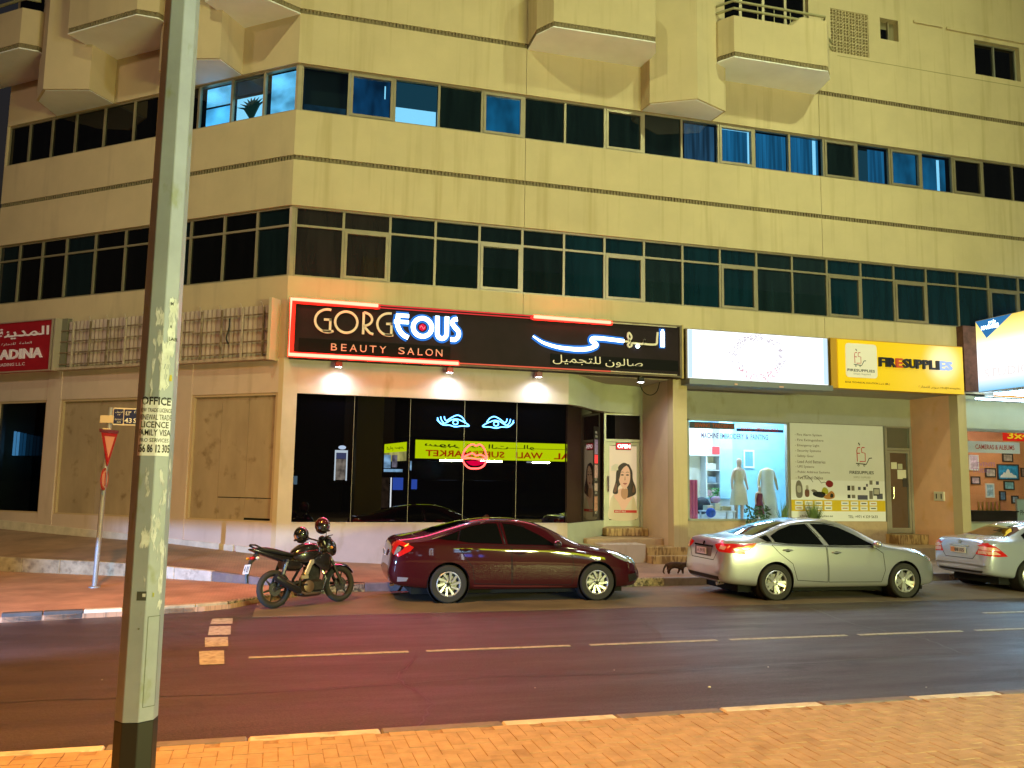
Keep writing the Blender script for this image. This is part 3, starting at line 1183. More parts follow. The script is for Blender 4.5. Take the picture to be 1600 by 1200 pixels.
b1 = balcony(loc_main([(5.60, 19.35), (5.60, 18.62), (5.88, 18.15), (8.25, 18.10), (8.50, 18.10), (8.72, 18.55), (8.72, 18.85)]), [14.25, 14.25, 14.25, 14.25, 13.95, 13.95, 13.95], m=M_wall)
b2p = loc_main([(10.42, 18.72), (10.45, 18.51), (10.70, 18.15), (12.40, 18.14), (12.69, 18.14), (13.42, 18.12), (13.71, 18.44), (13.89, 19.35)])
b2 = balcony(b2p, [13.97, 13.97, 13.97, 13.97, 14.25, 14.25, 14.25, 14.25], m=M_wall)
M_rail = mat('painted_rail', (0.36, 0.33, 0.2), 0.5, metal=0.2)
for zz in (14.20, 14.40):
    q = [(b2p[1][0], b2p[1][1] + .06, zz), (b2p[2][0] + .03, b2p[2][1] + .06, zz), (b2p[5][0], b2p[5][1] + .06, zz), (b2p[6][0], b2p[6][1] + .3, zz - 0.0), (14.35, -0.10, zz)]
    MB().tube(q, 0.034, 8).build('rail', M_rail, b2, smooth=True)
for k in range(6):
    x = b2p[2][0] + 0.25 + k * 0.48
    MB().tube([(x, b2p[2][1] + .06, 13.95), (x, b2p[2][1] + .06, 14.4)], 0.012, 6).build('rail_post', M_rail, b2, smooth=True)
# glazed opening behind the railing
ow = MB().box(10.9, 13.7, 0.12, 0.2, 13.9, 13.98)
for x in (10.9, 11.6, 12.3, 13.0, 13.62):
    ow.box(x, x + 0.08, 0.12, 0.2, 13.98, 16.2)
o = ow.build('window', M_alu, B)
MB().box(10.9, 13.7, 0.15, 0.16, 13.95, 16.2).build('pane', M_paneB, o)
# left wing balconies
bl = balcony([(-5.95, -0.9), (-5.95, -1.4), (-3.64, -1.42), (-3.28, -1.1), (-3.2, 0)], [15.2] * 5, True, M_wing)
bl0 = balcony([(-11.0, 0), (-11.0, -1.38), (-7.72, -1.38), (-7.42, -1.08), (-7.42, -0.95)], [13.95] * 5, True, M_wing)
MB().tube([(-11, -1.3, 14.25), (-7.75, -1.3, 14.25), (-7.5, -1.05, 14.25)], 0.04, 8).build('rail', M_rail, bl0, smooth=True)
o = MB().box(-9.8, -8.1, -0.02, 0.0, 13.95, 16.2).build('window', M_alu, B, rot=LR)
MB().box(-9.75, -8.15, -0.03, -0.021, 13.98, 16.15).build('pane', M_paneB, o)
bc = balcony([(-1.72, -0.5), (-1.72, -1.25), (-0.55, -1.25), (0.0, -0.0)], [18.0] * 4, True, M_wing)
# drain pipe and drip bracket beside the pointed column
MB().tube([(-2.95, -0.35, 12.0), (-2.95, -0.35, 18)], 0.028, 8).build('drain_pipe', M_rail, B, rot=LR, smooth=True)
br = MB().tube([(-3.55, -0.5, 12.5), (-2.6, -0.5, 12.42)], 0.03, 6)
for k in range(4):
    br.tube([(-3.5 + k * .18, -0.5, 12.5), (-3.5 + k * .18, -0.5, 12.32)], 0.008, 5)
br.build('bracket', M_rail, B, rot=LR)
# perforated block screen
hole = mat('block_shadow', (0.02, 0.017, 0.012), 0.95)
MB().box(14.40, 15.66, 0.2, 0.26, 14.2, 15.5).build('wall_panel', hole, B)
bmk = None
CW, CH = 1.26 / 6, 1.3 / 7


def breeze(w, h):
    """one pierced block: a frame round a quatrefoil of four holes"""
    mb = MB()
    n = 12
    r = 0.040
    for (cx, cz) in [(w * .28, h * .28), (w * .72, h * .28), (w * .28, h * .72), (w * .72, h * .72)]:
        x0, x1 = (0.003, w / 2) if cx < w / 2 else (w / 2, w - 0.003)
        z0, z1 = (0.003, h / 2) if cz < h / 2 else (h / 2, h - 0.003)
        ring = [(cx + r * math.cos(R(45 + 30 * i)), cz + r * math.sin(R(45 + 30 * i))) for i in range(n)]
        def edge(a):
            c, s = math.cos(R(a)), math.sin(R(a))
            t = 1e9
            if c > 1e-6: t = min(t, (x1 - cx) / c)
            if c < -1e-6: t = min(t, (x0 - cx) / c)
            if s > 1e-6: t = min(t, (z1 - cz) / s)
            if s < -1e-6: t = min(t, (z0 - cz) / s)
            return (cx + c * t, cz + s * t)
        out = [edge(45 + 30 * i) for i in range(n)]
        b = len(mb.v)
        for y in (0.0, 0.07):
            mb.v += [(p[0], y, p[1]) for p in ring] + [(p[0], y, p[1]) for p in out]
        for i in range(n):
            j = (i + 1) % n
            mb.f += [(b + i, b + n + i, b + n + j, b + j), (b + j, b + 2 * n + j, b + 2 * n + i, b + i)]
    return mb.mesh('breeze_block', M_wall)


bmesh_block = breeze(CW, CH)
for i in range(6):
    for j in range(7):
        link('breeze_block', bmesh_block, B, (14.40 + i * CW, 0.02, 14.2 + j * CH))
# two small openings
o = MB().box(16.06, 16.68, 0.2, 0.26, 14.85, 15.49).build('window', mat('window_reveal', (0.2, 0.17, 0.1), 0.8), B)
MB().box(16.06, 16.42, 0.17, 0.198, 14.87, 15.25).build('pane', M_paneB, o)
MB().box(16.42, 16.45, 0.12, 0.199, 14.85, 15.49).build('frame', M_alu, o)
o = MB().box(19.35, 19.40, 0.14, 0.22, 14.28, 15.36).box(20.97, 21.02, 0.14, 0.22, 14.28, 15.36).box(20.16, 20.21, 0.13, 0.22, 14.28, 15.36).box(19.40, 20.97, 0.14, 0.22, 14.28, 14.32).box(19.40, 20.97, 0.14, 0.22, 15.32, 15.36).build('window', M_alug, B)
MB().box(19.38, 20.18, 0.18, 0.19, 14.3, 15.34).build('pane', M_paneB, o)
MB().box(20.19, 20.99, 0.18, 0.19, 14.3, 15.34).build('pane', M_paneB, o)
for x0, x1, z in ((17.2, 18.2, 15.52), (18.35, 21.2, 15.50)):
    MB().box(x0, x1, -0.05, 0.0, z, z + 0.07).build('ledge', M_wall, B)
MB().box(14.6, 24, -0.006, 0.0, 14.1, 14.118).build('crack_line', mat('hairline', (0.36, 0.31, 0.18), 0.9), B)
# ================================================================== ground floor of the main front
M_tilebase = mat('base_tile', (0.52, 0.38, 0.27), 0.45, nscale=2.2, namt=0.12, stain=(5, (1, 1, 1), 0.55, 0.75, (0.42, 0.29, 0.2)), space='World')
M_marble = mat('veined_marble', (0.50, 0.34, 0.16), 0.4, nscale=5, namt=0.2, nstretch=(1, 1, 0.3), stain=(9, (1.6, 1, 0.35), 0.47, 0.56, (0.24, 0.14, 0.06)), space='World')
M_step = mat('step_tile', (0.45, 0.32, 0.2), 0.5, nscale=4, namt=0.15, space='World')
M_ceil = mat('recess_ceiling', (0.42, 0.39, 0.32), 0.9, nscale=2, namt=0.08, space='World')
M_olive = mat('olive_render', (0.40, 0.39, 0.36), 0.85, nscale=1.2, namt=0.08, stain=(2.5, (1, 1, .4), 0.6, 0.8, (0.28, 0.26, 0.17)), space='World')
M_greenw = mat('pale_green_render', (0.47, 0.49, 0.39), 0.85, nscale=1.2, namt=0.08, bump=50, bdist=0.003, space='World')
M_orange = mat('tan_side_render', (0.86, 0.50, 0.34), 0.8, nscale=1.0, namt=0.1, bump=60, bdist=0.003, stain=(1.1, (1, 1, 1), 0.58, 0.72, (0.78, 0.40, 0.15)), space='World')


def pbox(name, x0, x1, y0, y1, z0, z1, m, parent=None, bevel=0.0, left=False):
    return MB().box(x0, x1, y0, y1, z0, z1).build(name, m, parent or B, bevel=bevel, rot=LR if left else None)


# salon front
MB().prism([(0, 0), (0.31, 0), (0.31, 0.3), (K * 0.3, 0.3)], 0, 4.748).build('pillar', M_shopw, B)
pbox('shop_wall', 0.312, 6.70, 0.0, 0.3, 0, 1.09, M_shopw)
pbox('shop_wall', 0.312, 6.70, 0.0, 0.3, 3.95, 4.748, M_shopw)
pbox('sill', 0.312, 6.70, -0.015, 0.08, 1.09, 1.105, M_shopw)
for i in range(5):
    x = 0.31 + i * 1.279
    pbox('pane', x + 0.005, x + 1.274, 0.075, 0.085, 1.105, 3.948, M_film)
    if i:
        pbox('pane_joint', x - 0.005, x + 0.005, 0.068, 0.09, 1.106, 3.947, mat('silicone', (0.2, 0.18, 0.16), 0.4))
# angled bay into the entrance
ang = math.atan2(1.85, 1.66)
AM = Matrix.Translation((6.70, 0, 0)) @ Matrix.Rotation(ang, 4, 'Z')
AL_ = math.hypot(1.85, 1.66)
def abox(name, a0, a1, y0, y1, z0, z1, m, parent=None):
    return MB().box(a0, a1, y0, y1, z0, z1, AM).build(name, m, parent or B)
abox('shop_wall', 0, AL_, 0.0, 0.25, 0, 1.09, M_greenw)
abox('pane', 0.01, AL_ - 0.03, 0.06, 0.07, 1.092, 3.948, mirror_mat('brown_black_glass', (0.008, 0.004, 0.005), 0.05, 0.03))
# softly curved header over the entrance
cv = spline([(6.70, 0.0), (7.15, 0.34), (7.75, 1.08), (8.38, 1.62), (9.0, 1.80), (9.48, 1.85)], 5)
poly = [(p[0], p[1]) for p in cv] + [(9.48, 2.1), (6.9, 2.1), (6.70, 0.3)]
MB().prism(poly, 3.952, 4.748).build('shop_wall', M_greenw, B, smooth=0.5)
# salon door
pbox('shop_wall', 8.30, 9.48, 1.87, 2.1, 0, 0.92, M_step)
fr = MB().box(8.36, 8.42, 1.85, 1.95, 0.92, 3.95).box(9.41, 9.48, 1.85, 1.95, 0.92, 3.95).box(8.42, 9.41, 1.86, 1.95, 3.18, 3.25).box(8.42, 9.41, 1.86, 1.95, 3.90, 3.95)
fr.build('door_frame', M_alug, B)
pbox('pane', 8.42, 9.41, 1.90, 1.91, 3.25, 3.90, M_paneB)
dr = MB().box(8.43, 8.52, 1.87, 1.93, 0.93, 3.17).box(9.31, 9.40, 1.87, 1.93, 0.93, 3.17).box(8.52, 9.31, 1.87, 1.93, 0.93, 1.10).box(8.52, 9.31, 1.87, 1.93, 3.08, 3.17)
door = dr.build('door', M_alug, B)
MB().box(8.52, 9.31, 1.90, 1.91, 1.10, 3.08).build('pane', M_paneB, door)
MB().tube([(8.475, 1.87, 1.85), (8.475, 1.80, 1.85), (8.475, 1.80, 2.25), (8.475, 1.87, 2.25)], 0.018, 8).build('handle', mat('chrome', (0.8, 0.8, 0.8), 0.15, metal=1), door, smooth=True)
# steps
for nm, x0, x1, y0, y1, z0, z1 in (('step', 8.30, 9.46, 1.45, 1.86, 0.70, 0.90), ('step', 7.4, 9.47, 0.55, 1.45, 0.1, 0.695), ('step', 8.72, 9.9, -0.05, 0.55, 0.1, 0.53), ('step', 8.72, 10.0, -0.42, -0.05, 0.1, 0.345)):
    pbox(nm, x0, x1, y0, y1, z0, z1, M_marble if x0 > 8 else M_step, bevel=0.012)
pbox('step_wall', 7.6, 8.72, -0.02, 0.55, 0.1, 0.60, M_shopw, bevel=0.01)
# pillars between the shops
pbox('pillar', 9.48, 9.862, 0.0, 0.32, 0, 4.748, M_wall)
pbox('pillar_side', 9.482, 9.86, 0.322, 2.2, 0, 4.748, mat('beige_side_render', (0.66, 0.52, 0.41), 0.8, nscale=1.0, namt=0.1, bump=60, bdist=0.003, space='World'))
pbox('pillar', 18.17, 18.45, 0.0, 0.32, 0, 4.748, M_wall)
pbox('pillar_side', 18.172, 18.448, 0.322, 2.2, 0, 4.748, M_orange)
pbox('ceiling', 6.7, 9.48, 0.25, 2.1, 4.70, 4.75, M_ceil)
pbox('ceiling', 9.862, 18.17, 0.25, 1.85, 4.70, 4.75, M_ceil)
# recessed double shop
RB = 1.85
pbox('shop_wall', 9.862, 18.17, RB, RB + 0.2, 3.89, 4.70, M_olive)
pbox('shop_wall', 9.862, 10.86, RB + 0.02, RB + 0.2, 0.2, 3.89, M_greenw) if False else None
pbox('shop_wall', 9.862, 17.22, RB, RB + 0.2, 0.2, 1.085, M_tilebase)
pbox('shop_floor', 9.862, 18.17, 0.02, RB, 0.1, 0.46, M_step)
pbox('step', 17.15, 18.168, 1.30, RB, 0.46, 0.735, M_marble, bevel=0.01)
pbox('step', 15.9, 18.16, 0.0, 0.6, 0.465, 0.62, M_tilebase, bevel=0.01) if False else None
ex = MB().box(9.865, 9.93, RB - 0.02, RB + .1, 1.085, 3.89).box(10.80, 10.86, RB - .02, RB + .1, 1.085, 3.89).box(13.93, 13.99, RB - .02, RB + .1, 1.085, 3.89).box(9.93, 13.93, RB - .02, RB + .1, 3.83, 3.888).box(9.93, 13.93, RB - .02, RB + .1, 1.087, 1.14)
win = ex.build('window', M_alug, B)
MB().box(10.86, 13.93, RB + 0.03, RB + 0.036, 1.14, 3.83).build('pane', M_clear, win)
MB().box(9.93, 10.80, RB + 0.03, RB + 0.036, 1.14, 3.83).build('pane', M_clear, win)
pbox('shop_wall', 13.992, 17.22, RB + 0.03, RB + 0.2, 1.085, 3.89, mat('window_back', (0.3, 0.28, 0.24), 0.7))
fx = MB().box(17.22, 17.30, RB - 0.02, RB + 0.1, 0.74, 3.89).box(18.09, 18.168, RB - 0.02, RB + .1, 0.74, 3.89).box(17.30, 18.09, RB - 0.02, RB + .1, 3.17, 3.24).box(17.30, 18.09, RB - .02, RB + .1, 3.84, 3.888)
fx.build('door_frame', M_alug, B)
pbox('pane', 17.30, 18.09, RB + 0.03, RB + 0.036, 3.24, 3.84, mirror_mat('greenish_glass', (0.10, 0.11, 0.09), 0.15))
d2 = MB().box(17.31, 17.39, RB - .01, RB + .06, 0.75, 3.16).box(18.01, 18.08, RB - .01, RB + .06, 0.75, 3.16).box(17.39, 18.01, RB - .01, RB + .06, 0.75, 0.90).box(17.39, 18.01, RB - .01, RB + .06, 3.09, 3.16)
door = d2.build('door', M_alug, B)
MB().box(17.39, 18.01, RB + 0.03, RB + 0.036, 0.90, 3.09).build('pane', mirror_mat('door_glass', (0.025, 0.022, 0.02), 0.28, 0.01), door)
MB().tube([(17.42, RB - .01, 1.75), (17.42, RB - .08, 1.75), (17.42, RB - .08, 2.1), (17.42, RB - .01, 2.1)], 0.02, 8).build('handle', MATS['chrome'], door, smooth=True)
for (x, z, w, h, c) in ((17.45, 2.62, .2, .2, (0.75, 0.72, 0.6)), (17.66, 2.33, .3, .27, (0.8, 0.78, 0.7)), (17.84, 2.1, .17, .26, (0.06, 0.05, 0.05)), (17.68, 2.62, .16, .16, (0.5, 0.5, 0.4))):
    MB().box(x, x + w, RB + 0.022, RB + 0.029, z, z + h).build('notice', mat('notice_%d%d' % (x * 100, z * 100), c, 0.7), door)
MB().box(17.56, 17.70, RB + 0.15, RB + 0.152, 0.9, 3.0).build('blind', M_dark, door)

# ---- embroidery room behind the glass
IN = lambda n, c, r=0.7: mat(n, c, r, nscale=3, namt=0.08, space='World')
M_blue = IN('pale_blue_paint', (0.30, 0.62, 0.78))
M_white = IN('white_laminate', (0.75, 0.78, 0.8))
rm = MB().box(9.9, 16.5, 4.6, 4.7, 0.5, 4.6)
rm.box(9.88, 9.94, 2.06, 4.6, 0.5, 4.6).box(16.4, 16.5, 2.06, 4.6, 0.5, 4.6)
rm.build('interior_wall', M_blue, B)
pbox('interior_floor', 9.95, 16.4, 2.06, 4.6, 0.7, 0.95, M_white)
pbox('interior_ceiling', 9.9, 16.4, 2.06, 4.7, 4.25, 4.3, M_white)
M_led = emit_mat('shop_tube', (0.66, 0.90, 1.0), 80.0)
for x in (11.6, 13.0, 14.4):
    pbox('ceiling_lamp', x, x + 0.9, 2.7, 2.85, 4.19, 4.25, M_led)
    pbox('ceiling_lamp', x, x + 0.9, 3.7, 3.85, 4.19, 4.25, M_led)
pbox('interior_wall', 13.06, 13.50, 4.1, 4.6, 0.95, 4.25, IN('partition_blue', (0.4, 0.7, 0.82)))
# white wall unit with pictures at the back left
sh = thing('shelf_unit', 'white shelf unit at the back left of the embroidery shop', 'shelf', (11.75, OY + 4.12, 0.95))
fr = MB().box(0, 0.04, 0, 0.4, 0, 2.9).box(1.36, 1.4, 0, 0.4, 0, 2.9).box(0.9, 0.94, 0, 0.4, 0, 2.0).box(0.04, 1.36, 0.38, 0.4, 0, 2.9).box(0.04, 1.36, 0, 0.38, 2.0, 2.04)
fr.build('cabinet', M_white, sh)
for z in (0.35, 0.75, 1.15, 1.55):
    MB().box(0.94, 1.36, 0.02, 0.38, z, z + 0.025).build('shelf', M_white, sh)
for k, z in enumerate((0.375, 0.775, 1.175, 1.575)):
    c = [(0.1, 0.1, 0.2), (0.5, 0.3, 0.35), (0.2, 0.3, 0.4), (0.6, 0.6, 0.55)][k]
    tag(MB().box(0, 0.3, 0, 0.2, 0, 0.2).build('folded_cloth', IN('cloth_%d' % k, c), loc=(12.73, OY + 4.18, 0.95 + z), bevel=0.02),
        ['dark navy folded cloth on the lowest shelf of the embroidery shop', 'dusty pink folded cloth on the second shelf of the embroidery shop', 'slate blue folded cloth on the third shelf of the embroidery shop', 'cream folded cloth on the top shelf of the embroidery shop'][k], 'cloth', 'folded cloths on the shelf')
tag(MB().box(0, 0.26, 0, 0.02, 0, 0.24).build('picture', IN('pic_red', (0.6, 0.05, 0.06)), loc=(12.86, OY + 4.10, 3.0)), 'small red picture on the white shelf unit in the embroidery shop', 'picture')

pf = thing('framed_picture', 'white framed picture on the blue wall behind the mannequins', 'picture', (14.20, OY + 4.56, 2.62), scale=.76)
MB().box(0, 0.06, -0.02, 0.03, 0, 0.75).box(0.44, 0.5, -0.02, 0.03, 0, 0.75).box(0.06, 0.44, -0.02, 0.03, 0, 0.07).box(0.06, 0.44, -0.02, 0.03, 0.68, 0.75).build('frame', M_white, pf)
MB().box(0.06, 0.44, 0.0, 0.02, 0.07, 0.68).build('picture', IN('pic_blue', (0.12, 0.3, 0.42)), pf)


def mannequin(loc, rz, label, skin, dress, head=True, scale=1.0, kind='frock'):
    t = thing('mannequin', label, 'mannequin', loc, rz, 'mannequins in the embroidery shop window', scale)
    pts = [(0, 0, 0.92), (0, 0, 1.08), (0, 0, 1.27), (0, 0, 1.42), (0, -0.01, 1.5), (0, -0.02, 1.62), (0, -0.02, 1.74),
           (0.17, 0, 1.40), (0.24, 0.0, 1.15), (0.27, -0.05, 0.9), (-0.17, 0, 1.40), (-0.24, 0.0, 1.15), (-0.27, -0.05, 0.9),
           (0.09, 0, 0.82), (0.1, 0, 0.48), (0.1, 0.02, 0.06), (-0.09, 0, 0.82), (-0.1, 0, 0.48), (-0.1, 0.02, 0.06)]
    rad = [(0.15, 0.11), (0.115, 0.09), (0.15, 0.1), (0.13, 0.08), 0.045, 0.085, 0.07,
           0.05, 0.04, 0.028, 0.05, 0.04, 0.028, 0.085, 0.055, 0.04, 0.085, 0.055, 0.04]
    ed = [(0, 1), (1, 2), (2, 3), (3, 4), (4, 5), (5, 6), (3, 7), (7, 8), (8, 9), (3, 10), (10, 11), (11, 12), (0, 13), (13, 14), (14, 15), (0, 16), (16, 17), (17, 18)]
    if not head:
        keep = [i for i in range(len(pts)) if i not in (5, 6)]
        mp = {a: b for b, a in enumerate(keep)}
        pts, rad = [pts[i] for i in keep], [rad[i] for i in keep]
        ed = [(mp[a], mp[b]) for a, b in ed if a in mp and b in mp]
    link('body', skin_mesh('body', pts, ed, rad, skin), t)
    n = 28
    if kind == 'frock':
        prof = [(0.165, 1.40), (0.175, 1.30), (0.15, 1.14), (0.145, 1.08), (0.2, 0.95), (0.235, 0.78), (0.25, 0.62), (0.27, 0.5)]
    else:
        prof = [(0.18, 1.42), (0.19, 1.30), (0.17, 1.12), (0.2, 0.95), (0.24, 0.7), (0.28, 0.4), (0.3, 0.12)]
    mb = MB()
    v, f = [], []
    for i, (r, z) in enumerate(prof):
        for j in range(n):
            a = 2 * math.pi * j / n
            rr = r * (1 + (0.05 * math.cos(7 * a) * max(0, (1.1 - z))))
            v.append((rr * math.cos(a), rr * 0.72 * math.sin(a), z))
    for i in range(len(prof) - 1):
        for j in range(n):
            f.append((i * n + j, (i + 1) * n + j, (i + 1) * n + (j + 1) % n, i * n + (j + 1) % n))
    mb.add(v, f).build('dress', dress, t, smooth=True)
    MB().lathe([(0.2, 0), (0.2, 0.02), (0.02, 0.03)], 20).build('stand', MATS['chrome'], t)
    return t


M_skin = IN('mannequin_skin', (0.62, 0.48, 0.4), 0.5)
M_pale = IN('mannequin_white', (0.72, 0.68, 0.6), 0.5)
mannequin((13.02, 22.2, 0.95), 0.2, 'bald standing mannequin in a short cream ruffled dress in the embroidery window', M_skin, IN('cream_dress', (0.66, 0.62, 0.5)), scale=1.10)
mannequin((13.80, 21.95, 0.95), -0.1, 'headless mannequin in a long pale dress at the right of the embroidery window', IN('mannequin_cream', (0.66, 0.58, 0.38), 0.5), IN('pale_dress', (0.64, 0.72, 0.74)), head=False, scale=1.10, kind='gown')
mannequin((13.37, 21.7, 0.95), 0.3, 'small mannequin in a maroon top in front of the two taller mannequins', M_skin, IN('maroon_top', (0.17, 0.02, 0.05)), scale=0.64)
# window display
tb = thing('display_table', 'low cream table with goods inside the embroidery window', 'table', (11.8, 21.9, 0.88))
MB().box(0, 0.95, 0, 0.5, 0.42, 0.46).build('table_top', M_white, tb, bevel=0.008)
for x in (0.03, 0.88):
    for y in (0.03, 0.43):
        MB().box(x, x + 0.04, y, y + 0.04, 0, 0.42).build('leg', M_white, tb)
for k, (x, w, h, c, lb) in enumerate(((0.08, 0.2, 0.14, (0.7, 0.66, 0.5), 'cream box at the left of the low display table'), (0.32, 0.18, 0.2, (0.75, 0.78, 0.75), 'white box in the middle of the low display table'), (0.55, 0.3, 0.12, (0.6, 0.55, 0.35), 'straw coloured box at the right of the low display table'))):
    tag(MB().box(0, w, 0, 0.25, 0, h).build('box', IN('box_%d' % k, c), loc=(11.8 + x, 22.0, 1.345), bevel=0.006), lb, 'box')
tag(MB().ell((0, 0, 0.24), 0.28, 0.2, 0.25, 18, 12).build('bag', IN('black_bag', (0.02, 0.03, 0.05)), loc=(12.05, 22.65, 1.22), smooth=True), 'black bag behind the low display table', 'bag')
tag(MB().ell((0, 0, 0.13), 0.14, 0.13, 0.14, 16, 10).build('cushion', IN('blue_cushion', (0.01, 0.08, 0.5)), loc=(11.86, 21.75, 1.16), smooth=True), 'bright blue cushion at the left of the display table', 'cushion')
tag(MB().ell((0, 0, 0.1), 0.15, 0.1, 0.1, 16, 10).build('cushion', IN('lilac_cushion', (0.5, 0.35, 0.6)), loc=(12.2, 22.1, 1.55), smooth=True), 'lilac cushion on the display table boxes', 'cushion')
ct = MB()
for k in range(9):
    x = 10.86 + k * 0.055
    ct.box(x, x + 0.045, 2.3 + 0.02 * (k % 2), 2.34 + 0.02 * (k % 2), 1.0, 2.2)
tag(ct.build('curtain', IN('pink_curtain', (0.7, 0.16, 0.4)), loc=(OX, OY, 0)), 'pink fabric hanging beside the left edge of the embroidery window', 'curtain')
ds = thing('counter', 'white counter behind the low display table in the embroidery shop', 'counter', (12.5, 22.95, 0.95), scale=.78)
MB().box(0, 1.0, 0, 0.45, 0, 0.9).build('cabinet', M_white, ds)
MB().box(-0.03, 1.03, -0.03, 0.48, 0.9, 0.94).build('counter_top', M_blue, ds)


def leafy(name, label, cat, loc, n, h, spread, m, lw=0.03, ll=0.14, blade=False, pot=True):
    t = thing(name, label, cat, loc)
    if pot:
        MB().lathe([(0.09, 0), (0.13, 0.2), (0.14, 0.2), (0.115, 0.17)], 16).build('pot', IN('plant_pot', (0.3, 0.14, 0.08)), t, smooth=True)
    z0 = 0.17 if pot else 0
    mb = MB()
    rd = random.Random(n)
    for k in range(n):
        a = rd.uniform(0, 6.28)
        r = rd.uniform(0.0, 1.0) ** 0.6 * spread
        z = z0 + rd.uniform(0.1, 1.0) * h
        if blade:
            b = (0.03 * math.cos(a), 0.03 * math.sin(a), z0)
            tp = (r * math.cos(a), r * 0.7 * math.sin(a), z0 + h * rd.uniform(.6, 1))
            mid = ((b[0] + tp[0]) * .42, (b[1] + tp[1]) * .42, (b[2] + tp[2]) * .6)
            s = (-math.sin(a) * .012, math.cos(a) * .012, 0)
            mb.quad((b[0] - s[0], b[1] - s[1], b[2]), (b[0] + s[0], b[1] + s[1], b[2]), (mid[0] + s[0], mid[1] + s[1], mid[2]), (mid[0] - s[0], mid[1] - s[1], mid[2]))
            mb.add([(mid[0] - s[0], mid[1] - s[1], mid[2]), (mid[0] + s[0], mid[1] + s[1], mid[2]), tp], [(0, 1, 2)])
        else:
            c = Vector((r * math.cos(a), r * .7 * math.sin(a), z))
            d = Vector((rd.uniform(-1, 1), rd.uniform(-1, 1), rd.uniform(-.3, 1))).normalized() * ll * rd.uniform(.6, 1.1)
            s = d.cross(Vector((rd.uniform(-1, 1), rd.uniform(-1, 1), rd.uniform(-1, 1)))).normalized() * lw
            mb.quad(c - d * .5, c + s, c + d * .5, c - s)
    mb.build('foliage', m, t)
    st = MB()
    for k in range(5):
        a = k * 1.3
        st.tube([(0, 0, z0 - .03), (spread * .4 * math.cos(a), spread * .3 * math.sin(a), z0 + h * .7)], [0.01, 0.004], 5)
    st.build('stem', m, t)
    return t


M_leaf = mat('leaf_green', (0.05, 0.12, 0.05), 0.6, nscale=8, namt=0.5)
M_leaf2 = mat('leaf_light', (0.14, 0.22, 0.07), 0.6, nscale=8, namt=0.4)
leafy('potted_plant', 'dark bushy potted plant outside the embroidery window', 'plant', (12.72, 20.75, 0.46), 300, 0.88, 0.40, M_leaf, 0.03, 0.13)
leafy('potted_plant', 'thin grassy potted plant at the right end of the embroidery window', 'plant', (13.56, 20.8, 0.46), 70, 1.1, 0.34, M_leaf2, blade=True)
leafy('potted_plant', 'spiky light green plant in front of the fire supplies poster', 'plant', (14.50, 20.78, 0.46), 160, 1.12, 0.40, M_leaf2, blade=True)
leafy('potted_plant', 'small bright green plant beside the black bag in the embroidery shop', 'plant', (12.30, 22.35, 1.50), 70, 0.30, 0.18, mat('leaf_bright', (0.1, 0.4, 0.12), 0.6), 0.025, 0.1, pot=True)

# lettering on the embroidery glass
M_red = mat('red_print', (0.55, 0.03, 0.03), 0.6)
M_mag = mat('magenta_print', (0.07, 0.003, 0.06), 0.6)
M_navy = mat('navy_print', (0.02, 0.03, 0.16), 0.6)
M_black = mat('black_print', (0.012, 0.012, 0.014), 0.6)
M_wprint = mat('white_print', (0.78, 0.78, 0.75), 0.6)
gp = RB + 0.027
o = write(MB(), 'MACHINE EMBROIDERY  &  PAINTING', 11.25, 13.35, 3.35, 3.51, gp, 0.025).build('lettering', M_mag, win)
bn = MB().box(10.9, 12.3, gp + .012, gp + .02, 3.62, 3.80).build('banner', IN('banner_dark', (0.12, 0.13, 0.14)), win)
write(MB(), 'SEWING  TAILORING', 11.05, 12.25, 3.655, 3.765, gp, 0.01).build('lettering', mat('orange_print', (0.6, 0.12, 0.03), 0.6), bn)
bn = MB().box(12.36, 13.85, gp + .012, gp + .02, 3.58, 3.66).build('banner', M_navy, win)
write(MB(), 'HAND  EMBROIDERY', 12.5, 13.7, 3.60, 3.72, gp, 0.012).build('lettering', M_red, bn)

# ---- photo shop at the right edge
P3 = 0.55
pbox('shop_wall', 18.452, 26, P3, P3 + 0.2, 3.80, 4.748, M_greenw)
pbox('shop_wall', 18.452, 26, P3, P3 + 0.2, 0, 1.10, M_greenw)
w3 = MB().box(18.452, 18.52, P3, P3 + .1, 1.1, 3.8).box(22.6, 22.7, P3, P3 + .1, 1.1, 3.8).box(18.52, 22.6, P3, P3 + .1, 3.72, 3.798).box(18.52, 22.6, P3, P3 + .1, 1.102, 1.15)
w3 = w3.build('window', MATS['grey_aluminium'], B)
MB().box(18.52, 22.6, P3 + .04, P3 + .046, 1.15, 3.72).build('pane', M_clear, w3)
M_or = mat('orange_paint', (0.62, 0.26, 0.11), 0.7, nscale=2, namt=0.1, space='World')
ri = MB().box(18.4, 26, 3.2, 3.3, 0.4, 4.6).box(18.40, 18.46, 0.76, 3.2, 0.4, 4.6)
ri.build('interior_wall', M_or, B)
pbox('interior_floor', 18.47, 26, 0.76, 3.2, 0.4, 0.6, M_step)
pbox('interior_ceiling', 18.47, 26, 0.76, 3.3, 4.2, 4.25, M_white)
M_warm = emit_mat('warm_tube', (1.0, 0.88, 0.76), 38.0)
for x in (18.9, 20.3, 21.7):
    pbox('ceiling_lamp', x, x + 0.9, 1.6, 1.75, 4.14, 4.2, M_warm)
pbox('ceiling_lamp', 18.7, 23.5, -0.16, -0.08, 4.56, 4.60, emit_mat('header_fill_strip', (0.6, 0.85, 1.0), 16.0))  # unseen strip added under the sign to brighten the header wall
hd = MB().box(18.6, 21.0, 0.72, 0.78, 3.12, 3.45).build('header_board', mat('header_white', (0.75, 0.68, 0.64), 0.5), B)
